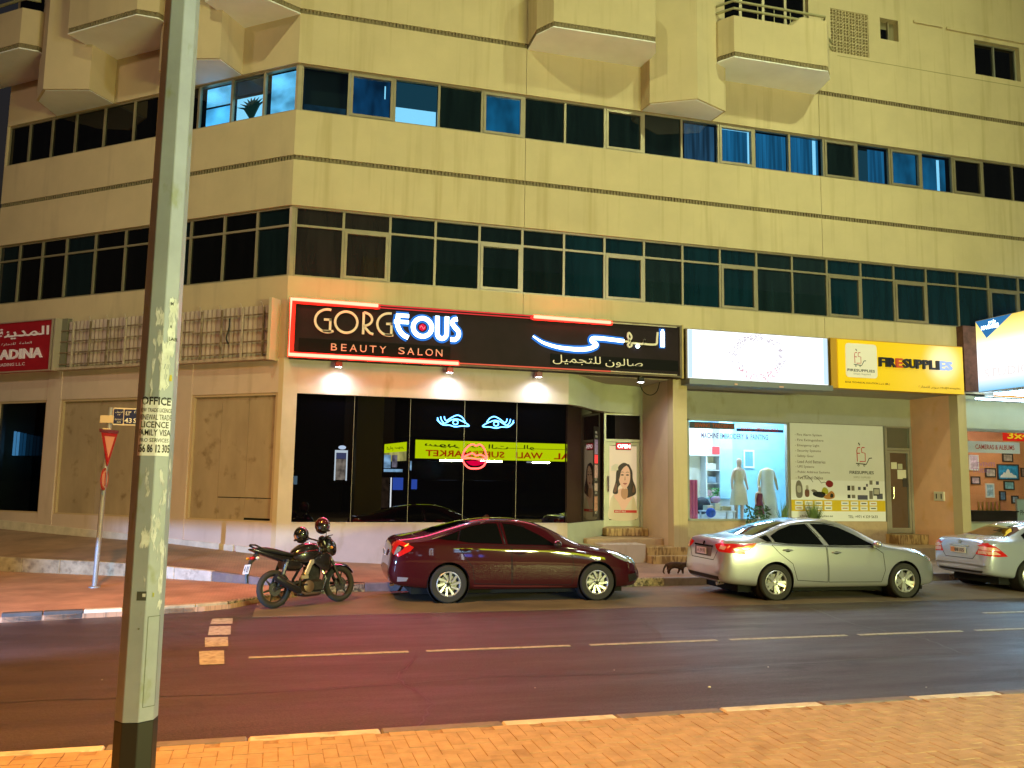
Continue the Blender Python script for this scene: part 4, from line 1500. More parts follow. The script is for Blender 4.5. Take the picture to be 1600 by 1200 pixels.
write(MB(), 'CAMERAS & ALBUMS', 19.4, 20.8, 3.22, 3.36, 0.715, 0.012).build('lettering', M_red, hd)
MB().add([(18.6, 0.712, 3.12), (18.95, 0.712, 3.12), (18.72, 0.712, 3.45), (18.6, 0.712, 3.45)], [(0, 1, 2, 3)]).build('red_corner', emit_mat('red_glow', (0.8, 0.02, 0.02), 0.9), hd)
rs = thing('lit_sign', 'small red and yellow sign hanging inside the photo shop', 'sign', (OX + 20.55, OY + 0.8, 3.50))
MB().box(0, 1.2, 0, 0.08, 0, 0.46).build('panel', emit_mat('sign_red', (0.75, 0.02, 0.01), 0.9), rs, bevel=0.01)
write(MB(), 'كود', 0.14, 0.6, 0.2, 0.4, -0.006).build('lettering', emit_mat('sign_yellow', (0.9, 0.6, 0.02), 1.0), rs)
write(MB(), '3x4', 0.1, 0.9, 0.06, 0.26, -0.006, 0.02).build('emblem', emit_mat('sign_yellow', (0.9, 0.6, 0.02), 1.0), rs)
o = write(MB(), 'EVENTS', 19.3, 19.95, 2.72, 2.84, P3 + .035, 0.006).build('lettering', mat('violet_print', (0.3, 0.12, 0.3), 0.6), w3)
o = write(MB(), 'STUDIO', 19.15, 19.75, 2.54, 2.66, P3 + .035, 0.006).build('lettering', MATS['violet_print'], w3)
PICS = [(21.55, 2.67, 0.38, 0.5, (0.6, 0.45, 0.55), 'pinkish portrait picture high beside the window edge of the photo shop'), (22.18, 2.46, 0.42, 0.3, (0.5, 0.42, 0.36), 'small beige framed picture left of the large blue one'),
        (22.66, 2.38, 0.88, 0.52, (0.03, 0.28, 0.55), 'large framed picture of a white mosque on blue'), (22.90, 2.06, 0.42, 0.29, (0.2, 0.42, 0.5), 'small teal framed picture below the large blue one'),
        (22.16, 1.80, 0.34, 0.46, (0.35, 0.5, 0.62), 'upright white framed blue picture low on the orange wall'), (22.70, 1.71, 0.26, 0.31, (0.12, 0.2, 0.34), 'dark blue framed picture beside the upright white frame'),
        (23.18, 1.62, 0.28, 0.26, (0.3, 0.4, 0.55), 'little greyish blue framed picture lowest on the orange wall'), (22.90, 2.97, 0.42, 0.28, (0.4, 0.32, 0.26), 'brown framed picture just under the header board'),
        (23.62, 2.49, 0.36, 0.3, (0.3, 0.2, 0.16), 'dark brown framed picture right of the large blue one'), (21.60, 2.22, 0.36, 0.26, (0.55, 0.4, 0.45), 'mauve framed picture under the pinkish portrait')]
for x, z, w, h, c, lb in PICS:
    t = thing('framed_picture', lb, 'picture', (x, OY + 3.16, z), 0, 'framed pictures in the photo shop')
    fc = mat('frame_%s' % ('white' if h > w and c[2] > .5 else 'dark'), (0.7, 0.7, 0.68) if h > w and c[2] > .5 else (0.05, 0.035, 0.03), 0.5)
    MB().box(0, .04, 0, .035, 0, h).box(w - .04, w, 0, .035, 0, h).box(.04, w - .04, 0, .035, 0, .04).box(.04, w - .04, 0, .035, h - .04, h).build('frame', fc, t)
    pc = MB().box(.04, w - .04, .012, .03, .04, h - .04).build('picture', mat('pic_%d_%d' % (x * 100, z * 100), c, 0.4, nscale=9, namt=0.5), t)
    if w > 0.8:
        mq = MB().prism_y([(a * .86, b * .8) for a, b in [(.12, .1), (.9, .1), (.86, .2), (.74, .22), (.66, .3), (.6, .28), (.56, .4), (.5, .46), (.44, .4), (.38, .28), (.3, .32), (.24, .22), (.16, .2)]], 0.006, 0.011)
        mq.build('silhouette', M_wprint, pc)
cn = thing('counter', 'dark brown counter along the photo shop window', 'counter', (19.3, 20.6, 0.6))
MB().box(0, 2.1, 0, 0.6, 0, 0.80).build('cabinet', mat('dark_wood', (0.03, 0.02, 0.016), 0.35, nscale=4, namt=.3), cn)
MB().box(-0.02, 2.13, -0.03, 0.63, 0.80, 0.84).build('counter_top', MATS['dark_wood'], cn)
for k in range(6):
    tag(MB().box(0, 0.05, 0, 0.03, 0, 0.26).box(.0, .14, 0, 0.03, 0.0, 0.03).build('trophy', mat('gold', (0.7, 0.45, 0.12), 0.3, metal=.8), loc=(20.12 + k * 0.15, 20.75, 1.44), bevel=0.004),
        'small golden trophy in the row on the photo shop counter', 'trophy', 'golden trophies on the counter')
bd = thing('notice_board', 'pale notice board at the lower right of the photo shop window', 'board', (21.4, 20.6, 0.62))
MB().box(0, 0.7, 0, 0.03, 0, 1.15).build('panel', mat('board_pale', (0.42, 0.48, 0.44), 0.5), bd)
MB().box(-.03, 0.0, -.01, .04, -.1, 1.18).box(.7, .73, -.01, .04, -.1, 1.18).box(0, .7, -.01, .04, 1.15, 1.18).build('frame', MATS['grey_aluminium'], bd)
write(MB(), 'PHOTO', 0.1, 0.6, 0.7, 0.85, -0.004, 0.01).build('lettering', M_black, bd)

# small fittings on the pillar side wall
eb_ = thing('electric_box', 'small white electric box on the tan side wall near the photo shop', 'electric box', (OX + 18.168, OY + 0.62, 1.72))
MB().box(-0.05, 0, -0.02, 0.36, 0, 0.26).build('casing', mat('plastic_white', (0.7, 0.66, 0.58), 0.4), eb_, bevel=0.008)
MB().box(-0.058, -0.05, 0.06, 0.09, 0.06, 0.2).box(-0.058, -0.05, 0.24, 0.27, 0.06, 0.2).build('switch', M_black, eb_)
# loose cable under the salon sign
tag(MB().tube(spline([(8.95, 0.9, 4.70), (9.05, 0.85, 4.45), (9.22, 0.8, 4.36), (9.38, 0.75, 4.45), (9.45, 0.7, 4.70)], 6), 0.012, 6).build('cable', M_black, loc=(OX, OY, 0), smooth=True), 'black cable drooping from the ceiling beside the salon entrance', 'cable')

# ================================================================== left wing ground floor
M_wingl = mat('ground_render', (0.58, 0.45, 0.41), 0.85, nscale=0.9, namt=0.08, bump=55, bdist=0.004, stain=(1.8, (1.6, 1.6, 0.3), 0.56, 0.85, (0.45, 0.33, 0.28)), space='World')
M_ply = mat('brown_board', (0.37, 0.28, 0.20), 0.8, nscale=2.0, namt=0.14, nstretch=(1, 1, .4), stain=(3, (1, 1, 1), 0.6, 0.75, (0.22, 0.15, 0.09)), space='World')
M_frame = mat('buff_frame', (0.5, 0.37, 0.25), 0.6)
zz = lambda x: 0.385 + min(-x, 1) * .045 + max(0, -x - 1) * 0.04


def lbox(name, a, b, y0, y1, z0, z1, m, parent=None):
    return pbox(name, a, b, y0, y1, z0, z1, m, parent, left=True)


MB().prism([(-0.13, 0), (0, 0), (-K * 0.3, 0.3), (-0.13, 0.3)], 0, 4.748).build('pillar', M_wing, B, rot=LR)
for a, b in ((-3.10, -2.62), (-7.44, -6.95), (-9.9, -9.35)):
    lbox('pillar', a, b, -0.02, 0.3, 0, 4.748, M_wingl)
BAYS = [(-2.62, -0.13), (-6.95, -3.10), (-9.35, -7.44)]
for a, b in BAYS:
    lbox('shop_wall', a, b, 0.0, 0.3, 0, 1.085, M_wingl)
    lbox('shop_wall', a, b, 0.0, 0.3, 3.955, 4.748, M_wingl)
    f = MB().box(a, a + .07, 0.02, .14, 1.085, 3.955).box(b - .07, b, 0.02, .14, 1.085, 3.955).box(a + .07, b - .07, 0.02, .14, 3.90, 3.955).box(a + .07, b - .07, 0.02, .14, 1.085, 1.12)
    f.build('window', M_frame, B, rot=LR)
# boarded panes, each board a piece
for a, b, n in ((-2.55, -0.20, 3), (-6.88, -3.17, 3)):
    w = (b - a) / n
    for i in range(n):
        x0, x1 = a + i * w + 0.004, a + (i + 1) * w - 0.004
        if n == 3 and a < -3 and i == 2:
            pbox('board', x0, x1, 0.085, 0.10, 1.12, 3.90, mat('foil_board', (0.42, 0.36, 0.24), 0.35, nscale=1.6, namt=.2, stain=(1.5, (1, 1, 1), .5, .7, (.5, .47, .42))), left=True)
        elif a > -3 and i >= 1:
            lbox('board', x0, x1, 0.085, 0.10, 1.62, 3.90, M_ply)
            lbox('board', x0, x1, 0.085, 0.10, 1.17 if i == 2 else 1.12, 1.60, M_ply)
        else:
            lbox('board', x0, x1, 0.085 + .006 * i, 0.10 + .006 * i, 1.12, 3.90, M_ply)
    lbox('window_back', a, b, 0.13, 0.15, 1.1, 3.92, M_dark)
lbox('pane', -9.28, -7.51, 0.08, 0.088, 1.12, 3.90, glass_mat('smoked_glass', (0.35, 0.42, 0.5), 0.04))
lbox('interior_wall', -9.4, -7.4, 1.2, 1.25, 1.0, 4.0, M_dark)
for k in range(9):
    lbox('blind', -9.28 + k * 0.13, -9.28 + k * 0.13 + 0.10, 0.5, 0.51, 2.55, 3.2 - 0.02 * k, emit_mat('wing_blue_%d' % (k // 2), [(0.25, 0.7, 1.0), (0.06, 0.3, 0.5), (0.03, 0.12, 0.18), (0.02, 0.06, 0.09), (0.01, 0.04, 0.06)][k // 2], [1.6, 0.7, 0.5, 0.5, 0.4][k // 2]))
# white plinth course along the pavement
for a, b in ((-9.9, -3.2), (-3.15, -1.12), (-1.04, 0.0)):
    MB().prism([(a, -0.05), (b, -0.05 if b < 0 else -0.05), (b, 0.0), (a, 0.0)], [zz(a) - .1, zz(b) - .1, zz(b) - .1, zz(a) - .1], [zz(a) + .13, zz(b) + .13, zz(b) + .13, zz(a) + .13]).build('plinth', mat('white_plinth', (0.62, 0.55, 0.48), 0.7, nscale=5, namt=.15, space='World'), B, rot=LR)
# ================================================================== shop signs
SY = 19.0
M_sblack = mat('sign_black', (0.016, 0.008, 0.012), 0.6, nscale=2, namt=.2, spec=.15)
M_sstrip = mat('sign_strip', (0.004, 0.004, 0.005), 0.6, spec=.1)
M_gold = mat('cream_letter', (0.80, 0.72, 0.64), 0.45)
M_neon = emit_mat('neon_red_core', (1.0, 0.036, 0.022), 26.0)
M_neon2 = emit_mat('neon_red_dim', (1.0, 0.06, 0.06), 0.85)
M_ledw = emit_mat('letter_white', (0.62, 0.82, 1.0), 6.0)
M_halo = emit_mat('letter_blue', (0.04, 0.22, 0.75), 1.0)
M_casing = mat('sign_casing', (0.16, 0.12, 0.08), 0.6, metal=.3, nscale=3, namt=.3)
S = thing('salon_sign', 'long black salon sign with red neon border and cream and white letters', 'sign', (0.14, SY, 4.70))
MB().box(0, 9.46, 0.02, 0.34, 0, 1.31).build('panel', M_sblack, S)
MB().box(9.40, 9.46, -0.03, 0.02, 0, 1.31).box(0, 9.4, -0.03, 0.02, 1.27, 1.31).box(0, 9.4, -0.03, 0.02, 0, 0.035).box(0, 0.04, -0.03, 0.02, 0.035, 1.27).build('frame', M_casing, S)
MB().box(9.462, 9.50, -0.02, 0.34, -0.02, 1.33).build('end_panel', mat('brass_edge', (0.5, 0.36, 0.14), .4, metal=.5), S)
MB().box(0.2, 3.6, 0.012, 0.02, 0.12, 0.44).build('strip', M_sstrip, S)
MB().box(6.02, 9.37, 0.012, 0.02, 0.15, 0.42).build('strip', M_sstrip, S)
LD = 0.03


def stroke(pts, w, m=M_gold, n=6, y=-0.035, closed=False, name='letter', sp=True):
    q = spline(pts, n, closed) if sp else pts
    return ribbon(MB(), q, w, y, closed, LD).build(name, m, S)


def letter(parts, m, name='letter'):
    mb = MB()
    for pts, w, closed in parts:
        ribbon(mb, pts, w, -0.035, closed, LD)
    return mb.build(name, m, S)


w = 0.052
letter([(arc(0.80, 0.855, 0.27, 0.255, 75, 300, 24), w, False), ([(0.86, 0.60), (0.86, 0.90)], w, False), ([(0.72, 0.88), (0.885, 0.88)], w, False), ([(0.70, 0.62), (0.885, 0.62)], w, False)], M_gold)
letter([(arc(1.21, 0.85, 0.245, 0.24, 0, 345, 30), w, True)], M_gold)
letter([([(1.59, 0.60), (1.59, 1.10)], w, False), (arc(1.59, 0.945, 0.19, 0.15, 90, -80, 14), w, False), (spline([(1.60, 0.80), (1.66, 0.72), (1.74, 0.64), (1.82, 0.615)], 5), w, False)], M_gold)
letter([(arc(2.17, 0.86, 0.27, 0.255, 80, 290, 24), w, False), ([(2.22, 0.60), (2.22, 0.89)], w, False), ([(2.10, 0.87), (2.245, 0.87)], w, False), ([(2.08, 0.62), (2.245, 0.62)], w, False)], M_gold)
W2 = 0.095
for parts in ([([(2.32, 1.085), (2.61, 1.085)], W2 * .85, False), ([(2.28, 0.94), (2.61, 0.94)], W2 * .85, False), (spline([(2.37, 1.10), (2.35, 0.90), (2.41, 0.74), (2.50, 0.64), (2.61, 0.585)], 6), W2, False)],
              [(arc(2.93, 0.845, 0.215, 0.21, 0, 345, 30), W2, True)],
              [([(3.27, 1.13), (3.275, 0.76)] + arc(3.385, 0.73, 0.108, 0.12, 180, 360, 12) + [(3.495, 0.76), (3.495, 1.13)], W2, False)],
              [(spline([(3.74, 1.09), (3.66, 1.07), (3.62, 0.99), (3.68, 0.90), (3.77, 0.80), (3.77, 0.69), (3.70, 0.61), (3.59, 0.605)], 6), W2, False)]):
    letter(parts, M_ledw)
    # blue halo round each lit letter, its glow drawn as a bright strip
    mb = MB()
    for pts, ww, cl in parts:
        ribbon(mb, pts, ww + 0.11, 0.008, cl)
    mb.build('halo_strip', M_halo, S)
MB().prism_y([(2.93 + .085 * math.cos(R(60 * i + 30)), 0.845 + .085 * math.sin(R(60 * i + 30))) for i in range(6)], -0.036, 0.0).build('emblem', emit_mat('emblem_red', (0.85, 0.01, 0.06), 1.0), S)
ribbon(MB(), [(2.87, 0.83), (2.90, 0.88), (2.93, 0.84), (2.95, 0.80), (2.99, 0.86)], 0.014, -0.038).build('emblem', emit_mat('emblem_pink', (1.0, 0.35, 0.4), 1.1), S)
x = 0.90
for ch, a, b in (('B', .90, 1.03), ('E', 1.12, 1.24), ('A', 1.31, 1.47), ('U', 1.54, 1.68), ('T', 1.75, 1.90), ('Y', 1.97, 2.12), ('S', 2.40, 2.54), ('A', 2.60, 2.76), ('L', 2.84, 2.95), ('O', 3.02, 3.19), ('N', 3.26, 3.41)):
    write(MB(), ch, a, b, 0.20, 0.355, -0.015, -0.005, 4, depth=0.025).build('letter', mat('pink_letter', (0.62, 0.42, 0.40), .45), S)
# Arabic name: long lit sweep, cream middle letters
sw = spline([(5.58, 0.805), (5.72, 0.72), (5.87, 0.65), (6.2, 0.575), (6.62, 0.55), (6.95, 0.575), (7.15, 0.65), (7.17, 0.71), (7.07, 0.77), (7.08, 0.84), (7.2, 0.855), (7.45, 0.85), (7.9, 0.825)], 7)
ns = len(sw)
ws = [0.02 + 0.075 * min(1, i / (ns * .35)) * (1 if i < ns * .62 else max(.75, 1 - .2 * (i - ns * .62) / (ns * .38))) for i in range(ns)]
ribbon(MB(), sw, ws, -0.035, False, LD).build('letter', M_ledw, S)
ribbon(MB(), sw, [a + 0.11 for a in ws], 0.008).build('halo_strip', M_halo, S)
letter([(spline([(7.9, 0.82), (8.02, 0.83), (8.10, 0.93), (8.03, 1.04), (8.0, 0.95), (8.05, 0.82), (8.0, 0.74), (8.04, 0.685), (8.10, 0.72), (8.10, 0.78), (8.2, 0.785)], 6), 0.045, False)], M_gold)
letter([(spline([(8.2, 0.785), (8.38, 0.78), (8.43, 0.82), (8.44, 0.89), (8.44, 0.80), (8.5, 0.78), (8.7, 0.785), (8.77, 0.82), (8.78, 0.95), (8.80, 1.10)], 6), 0.05, False)], M_gold)
MB().prism_y([(8.18, .725), (8.245, .66), (8.31, .725), (8.245, .79)][::-1], -0.035, -0.005).build('letter', M_ledw, S) if False else None
MB().prism_y([(8.19, .71), (8.25, .655), (8.31, .71), (8.25, .765)], -0.065, -0.036).build('letter', M_ledw, S)
letter([([(8.93, 0.74), (8.93, 1.10), (8.93, 1.18)], [0.10, 0.10, 0.02], False)], M_ledw)
ribbon(MB(), [(8.93, 0.71), (8.93, 1.2)], 0.16, 0.008).build('halo_strip', M_halo, S)
write(MB(), arabic('صالون'), 7.42, 8.40, 0.165, 0.385, -0.015, 0.0, 2).build('letter', M_gold, S)
write(MB(), arabic('للتجميل'), 6.08, 7.30, 0.165, 0.40, -0.015, 0.0, 2).build('letter', M_gold, S)
# red strips behind the neon, its glow put into their colour
M_nglow = mat('red_glow_strip', (0.75, 0.015, 0.02), 0.5)
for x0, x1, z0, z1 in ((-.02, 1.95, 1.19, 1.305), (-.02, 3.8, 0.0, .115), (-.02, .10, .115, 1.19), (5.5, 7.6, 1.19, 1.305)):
    MB().box(x0, x1, -.034, -.031, z0, z1).build('glow_strip', M_nglow, S)
# neon tube: bright runs and dim runs
def tube(pts, r, m, name='neon_tube'):
    return MB().tube(pts, r, 8).build(name, m, S, smooth=True)
tube([(1.9, -0.07, 1.265), (0.0, -0.07, 1.28), (0.0, -0.07, 0.05), (3.78, -0.07, 0.045)], 0.038, M_neon)
tube([(5.58, -0.07, 1.265), (7.53, -0.07, 1.25)], 0.038, M_neon)
tube([(1.9, -0.05, 1.285), (5.58, -0.05, 1.285)], 0.014, M_neon2)
tube([(1.9, -0.05, 1.225), (5.58, -0.05, 1.225)], 0.012, M_neon2)
tube([(3.78, -0.05, 0.055), (7.54, -0.05, 0.055)], 0.015, emit_mat('neon_salmon', (1.0, 0.16, 0.08), 0.8))
tube([(7.54, -0.05, 0.055), (9.3, -0.05, 0.05)], 0.015, mat('unlit_tube', (0.5, 0.42, 0.3), .3))
tube([(7.53, -0.05, 1.25), (9.3, -0.05, 1.25)], 0.015, MATS['unlit_tube'])

# area lamps added before the sign to strengthen its spill over the street
for _x, _w, _c, _p in ((1.9, 3.6, (1.0, 0.05, 0.20), 150), (3.0, 1.5, (0.45, 0.40, 1.0), 50), (6.5, 1.9, (1.0, 0.06, 0.16), 35)):
    _o = lamp('neon_spill_fill', 'AREA', (0.14 + _x, SY - 0.12, 5.4), (0.14 + _x, SY - 6.0, 1.2), _c, _p, _w, spread=130)
    _o.data.shape = 'RECTANGLE'
    _o.data.size_y = 1.0
# downlights under the salon sign
M_spot = emit_mat('spot_lens', (0.95, 0.97, 1.0), 30.0)
for k, (x, lb) in enumerate(((1.23, 'leftmost red spotlight under the salon sign above the dark window'), (3.76, 'second spotlight from the left under the salon sign'), (5.92, 'third spotlight from the left under the salon sign'), (8.55, 'rightmost spotlight under the salon sign near the entrance'))):
    t = thing('spotlight', lb, 'spotlight', (x, SY + 0.12, 4.70), 0, 'spotlights under the salon sign')
    MB().box(-0.075, 0.075, -0.05, 0.06, -0.15, -0.03).build('housing', mat('spot_red', (0.22, 0.012, 0.012), .4) if k < 3 else M_black, t, bevel=0.01)
    MB().box(-0.02, 0.02, -0.02, 0.02, -0.03, 0.0).build('bracket', M_casing, t)
    MB().box(-0.06, 0.06, -0.035, 0.045, -0.156, -0.151).build('lens', M_spot, t)
    lamp('spotlight_beam', 'SPOT', (x, SY + 0.10, 4.52), (x, SY + 0.22, 0.5), (0.93, 0.95, 1.0), 80 if k < 3 else 90, 0.10, 165, 1.0)

# white lit sign
Sw = thing('lit_sign', 'blank glaring white lit sign with a faint flower wreath', 'sign', (9.78, SY, 4.69))
MB().box(-0.05, 4.08, 0.03, 0.34, 0.0, 1.27).build('box', M_casing, Sw)
MB().box(0.0, 4.03, 0.0, 0.029, 0.02, 1.25).build('face', emit_mat('white_sign_face', (0.90, 0.96, 1.0), 1.5), Sw)
for _x0, _x1 in ((0.0, 0.11), (3.9, 4.03)):
    MB().box(_x0, _x1, -0.004, -0.001, 0.03, 1.24).build('side_band', emit_mat('sign_pale_blue', (0.62, 0.82, 0.95), 1.1), Sw)
rd = random.Random(5)
mb, mk = MB(), MB()
for k in range(150):
    a = rd.uniform(0, 6.283)
    rr = rd.gauss(1, 0.09)
    x, z = 1.98 + 0.66 * rr * math.cos(a), 0.64 + 0.52 * rr * math.sin(a)
    d = a + math.pi / 2 + rd.uniform(-1.0, 1.0)
    l = rd.uniform(.03, .08)
    q = spline([(x, z), (x + l * .5 * math.cos(d), z + l * .5 * math.sin(d) + .01), (x + l * math.cos(d), z + l * math.sin(d))], 3)
    ribbon(mk if math.sin(a) < -.55 else mb, q, 0.024, -0.003)
tag(mb.build('wreath', emit_mat('wreath_grey', (0.66, 0.58, 0.66), 1.0), Sw), kind='stuff')
tag(mk.build('wreath', emit_mat('wreath_pink', (0.80, 0.42, 0.50), 1.0), Sw), kind='stuff')
MB().box(-0.02, 4.10, -0.10, 0.36, -0.14, -0.002).build('tray', mat('blue_grey_metal', (0.22, 0.24, 0.27), .5, metal=.4), Sw)
MB().box(1.22, 1.30, -0.12, -0.1, -0.12, -0.08).box(2.5, 2.62, -0.12, -0.1, -0.13, -0.09).build('clip', mat('salmon', (0.7, 0.4, 0.32), .5), Sw)

_o = lamp('white_spill_fill', 'AREA', (11.8, SY - 0.12, 5.3), (11.8, SY - 6.0, 1.0), (0.62, 0.80, 1.0), 130, 4.0, spread=140)  # added lamp that strengthens the white sign's spill onto the road
_o.data.shape = 'RECTANGLE'
_o.data.size_y = 1.2
# yellow fire supplies sign
Sy = thing('lit_sign', 'yellow sign with a fire extinguisher trolley logo and dark FIRESUPPLIES letters', 'sign', (14.1, SY, 4.67))
MB().box(-0.17, 4.06, 0.03, 0.34, -0.02, 1.31).build('box', mat('yellow_return', (0.55, 0.30, 0.03), .5), Sy)
M_yface = bpy.data.materials.new('yellow_face')
M_yface.use_nodes = True
_n = M_yface.node_tree
_b = _n.nodes['Principled BSDF']
_b.inputs['Base Color'].default_value = (0.75, 0.50, 0.02, 1)
_b.inputs['Roughness'].default_value = 0.3
_tc = _n.nodes.new('ShaderNodeTexCoord')
_ve = _n.nodes.new('ShaderNodeVectorMath')
_ve.operation = 'DISTANCE'
_ve.inputs[1].default_value = (3.35, 0, 0.82)
_mr = _n.nodes.new('ShaderNodeMapRange')
_mr.interpolation_type = 'SMOOTHSTEP'
_mr.inputs['From Min'].default_value = 0.15
_mr.inputs['From Max'].default_value = 0.75
_mr.inputs['To Min'].default_value = 1.0
_mr.inputs['To Max'].default_value = 0.0
_mx = _n.nodes.new('ShaderNodeMix')
_mx.data_type = 'RGBA'
_mx.inputs[6].default_value = (0.55, 0.33, 0.0, 1)
_mx.inputs[7].default_value = (1.15, 1.05, 0.8, 1)
_n.links.new(_tc.outputs['Object'], _ve.inputs[0])
_n.links.new(_ve.outputs['Value'], _mr.inputs[0])
_n.links.new(_mr.outputs[0], _mx.inputs[0])
_n.links.new(_mx.outputs[2], _b.inputs['Emission Color'])
_b.inputs['Emission Strength'].default_value = 0.62
MB().box(0.02, 4.03, 0.0, 0.029, -0.02, 1.28).build('face', M_yface, Sy)
def rrect(x0, x1, z0, z1, r, n=4):
    out = []
    for cx, cz, a in ((x1 - r, z1 - r, 0), (x0 + r, z1 - r, 90), (x0 + r, z0 + r, 180), (x1 - r, z0 + r, 270)):
        out += [(cx + r * math.cos(R(a + 90 * i / n)), cz + r * math.sin(R(a + 90 * i / n))) for i in range(n + 1)]
    return out[::-1]
def plate(poly, y0, y1):
    return MB().prism_y(poly[::-1], y0, y1)


def fs_logo(parent, x, z, s, y, M_r=M_red, M_k=M_black):
    """extinguisher drawn as the letters F and S standing on a trolley"""
    mb = MB()
    L = lambda pts: [(x + a * s, z + b * s) for a, b in pts]
    ribbon(mb, L([(0.02, 0.0), (0.0, 0.62), (0.05, 0.78), (0.22, 0.80)]), 0.055 * s, y)
    ribbon(mb, L([(0.0, 0.47), (0.2, 0.47)]), 0.05 * s, y)
    ribbon(mb, L([(0.52, 0.80), (0.36, 0.80), (0.32, 0.74), (0.32, 0.52), (0.54, 0.48), (0.54, 0.02), (0.16, 0.0)]), 0.055 * s, y)
    mb.build('emblem', M_r, parent)
    mk = MB()
    ribbon(mk, L([(-0.08, -0.10), (0.60, -0.14), (0.80, 0.20), (0.98, 0.22)]), 0.055 * s, y)
    ribbon(mk, L([(0.20, 0.92), (0.12, 1.06)]), 0.07 * s, y)
    for cx in (0.08, 0.46):
        ribbon(mk, L(arc(cx, -0.20, 0.05, 0.05, 0, 340, 10)), 0.03 * s, y, True)
    mk.build('emblem', M_k, parent)


lg = plate(rrect(0.25, 1.22, 0.28, 1.19, 0.09), -0.02, -0.001).build('logo_plate', mat('logo_white', (0.72, 0.68, 0.6), .4, emit=(.6, .52, .4), estr=.35), Sy)
fs_logo(lg, 0.52, 0.66, 0.36, -0.023)
write(MB(), 'FIRESUPPLIES', 0.29, 1.14, 0.435, 0.505, -0.023, 0.02).build('lettering', M_black, lg)
write(MB(), 'Simply Supplied', 0.47, 1.0, 0.345, 0.40, -0.023).build('lettering', mat('grey_print', (.3, .28, .25), .6), lg)
xs = 1.27
M_ltr = mat('letter_dark', (0.012, 0.014, 0.03), .35)
M_lte = mat('letter_red', (0.45, 0.06, 0.02), .35, emit=(.7, .1, .02), estr=.3)
M_ltw = emit_mat('letter_ice', (0.5, 0.68, 1.0), 1.0)
for i, ch in enumerate('FIRESUPPLIES'):
    ww = 0.09 if ch == 'I' else 0.205
    mm = M_lte if i == 3 else (M_ltw if i >= 10 else M_ltr)
    write(MB(), ch, xs, xs + ww, 0.61, 0.86, -0.06, 0.028, 2, depth=0.06).build('letter', mm, Sy)
    xs += ww + 0.012
write(MB(), 'EDGE TECHNICAL SOLUTION L.L.C (BR.)', 0.22, 1.61, 0.11, 0.175, -0.004, 0.012).build('lettering', mat('brown_print', (.12, .06, .01), .6), Sy)
write(MB(), arabic('للتجارة') + ' ' + arabic('سوبر'), 2.53, 3.2, 0.08, 0.17, -0.004).build('lettering', MATS['brown_print'], Sy)
write(MB(), 'info@firesupplies', 3.24, 3.9, 0.09, 0.16, -0.004).build('lettering', MATS['brown_print'], Sy)

# projecting sign at the right edge, seen from its side
Sb = thing('projecting_sign', 'bright projecting sign with a blue corner at the right edge', 'sign', (18.75, 19.15, 4.74), -math.pi / 2)
MB().box(0.0, 3.2, 0.02, 0.5, 0.0, 2.02).build('box', mat('sign_grey', (.4, .4, .38), .5), Sb)
M_bf = bpy.data.materials.new('projecting_face')
M_bf.use_nodes = True
_n = M_bf.node_tree
_n.nodes.clear()
_o = _n.nodes.new('ShaderNodeOutputMaterial')
_e = _n.nodes.new('ShaderNodeEmission')
_tc = _n.nodes.new('ShaderNodeTexCoord')
_sx = _n.nodes.new('ShaderNodeSeparateXYZ')
_cr = _n.nodes.new('ShaderNodeValToRGB')
_cr.color_ramp.elements[0].position = 0.0
_cr.color_ramp.elements[0].color = (0.18, 0.5, 0.8, 1)
_cr.color_ramp.elements[1].position = 1.0
_cr.color_ramp.elements[1].color = (0.9, 0.6, 0.1, 1)
for p, c in ((0.22, (0.95, 0.98, 1, 1)), (0.62, (1, 1, .98, 1)), (0.76, (0.95, 0.9, 0.4, 1))):
    el = _cr.color_ramp.elements.new(p)
    el.color = c
_mu = _n.nodes.new('ShaderNodeMath')
_mu.operation = 'DIVIDE'
_mu.inputs[1].default_value = 2.02
_n.links.new(_tc.outputs['Object'], _sx.inputs[0])
_n.links.new(_sx.outputs['Z'], _mu.inputs[0])
_n.links.new(_mu.outputs[0], _cr.inputs[0])
_n.links.new(_cr.outputs[0], _e.inputs[0])
_e.inputs[1].default_value = 1.35
_n.links.new(_e.outputs[0], _o.inputs[0])
MB().box(0.02, 3.18, 0.0, 0.019, 0.02, 2.0).build('face', M_bf, Sb)
MB().prism_y([(0.02, 2.0), (1.25, 2.0), (0.38, 1.48)][::-1], -0.006, -0.001).build('corner_panel', emit_mat('corner_blue', (0.04, 0.22, 0.52), 0.9), Sb)
write(MB(), 'mb', 0.48, 0.72, 1.86, 1.96, -0.010).build('lettering', M_ledw, Sb)
write(MB(), 'MAGHREB', 0.22, 0.82, 1.72, 1.84, -0.010, 0.02).build('lettering', M_ledw, Sb)
write(MB(), 'STUDIO', 0.25, 1.75, 0.38, 0.62, -0.006).build('lettering', emit_mat('faint_pink', (0.92, 0.84, 0.82), 1.0), Sb)
tag(MB().box(18.28, 18.72, 19.1, 19.34, 4.76, 6.6).build('column', mat('rusty_column', (.12, .05, .045), .8, nscale=6, namt=.4)), 'stained dark maroon column between the yellow sign and the projecting sign', 'column')

Sp = thing('lit_sign', 'glowing white sign behind the projecting sign at the right edge', 'sign', (19.15, SY, 4.66))
MB().box(0, 6, 0.03, .34, 0, 1.35).build('box', MATS['sign_grey'], Sp)
MB().box(0.03, 5.97, 0, .029, .03, 1.32).build('face', emit_mat('photo_sign_face', (0.34, 0.68, 1.0), 38.0), Sp)
MB().box(0, 6, -.02, .03, -.03, .028).build('frame', mat('orange_trim', (.6, .25, .05), .5, emit=(1, .45, .1), estr=.5), Sp)

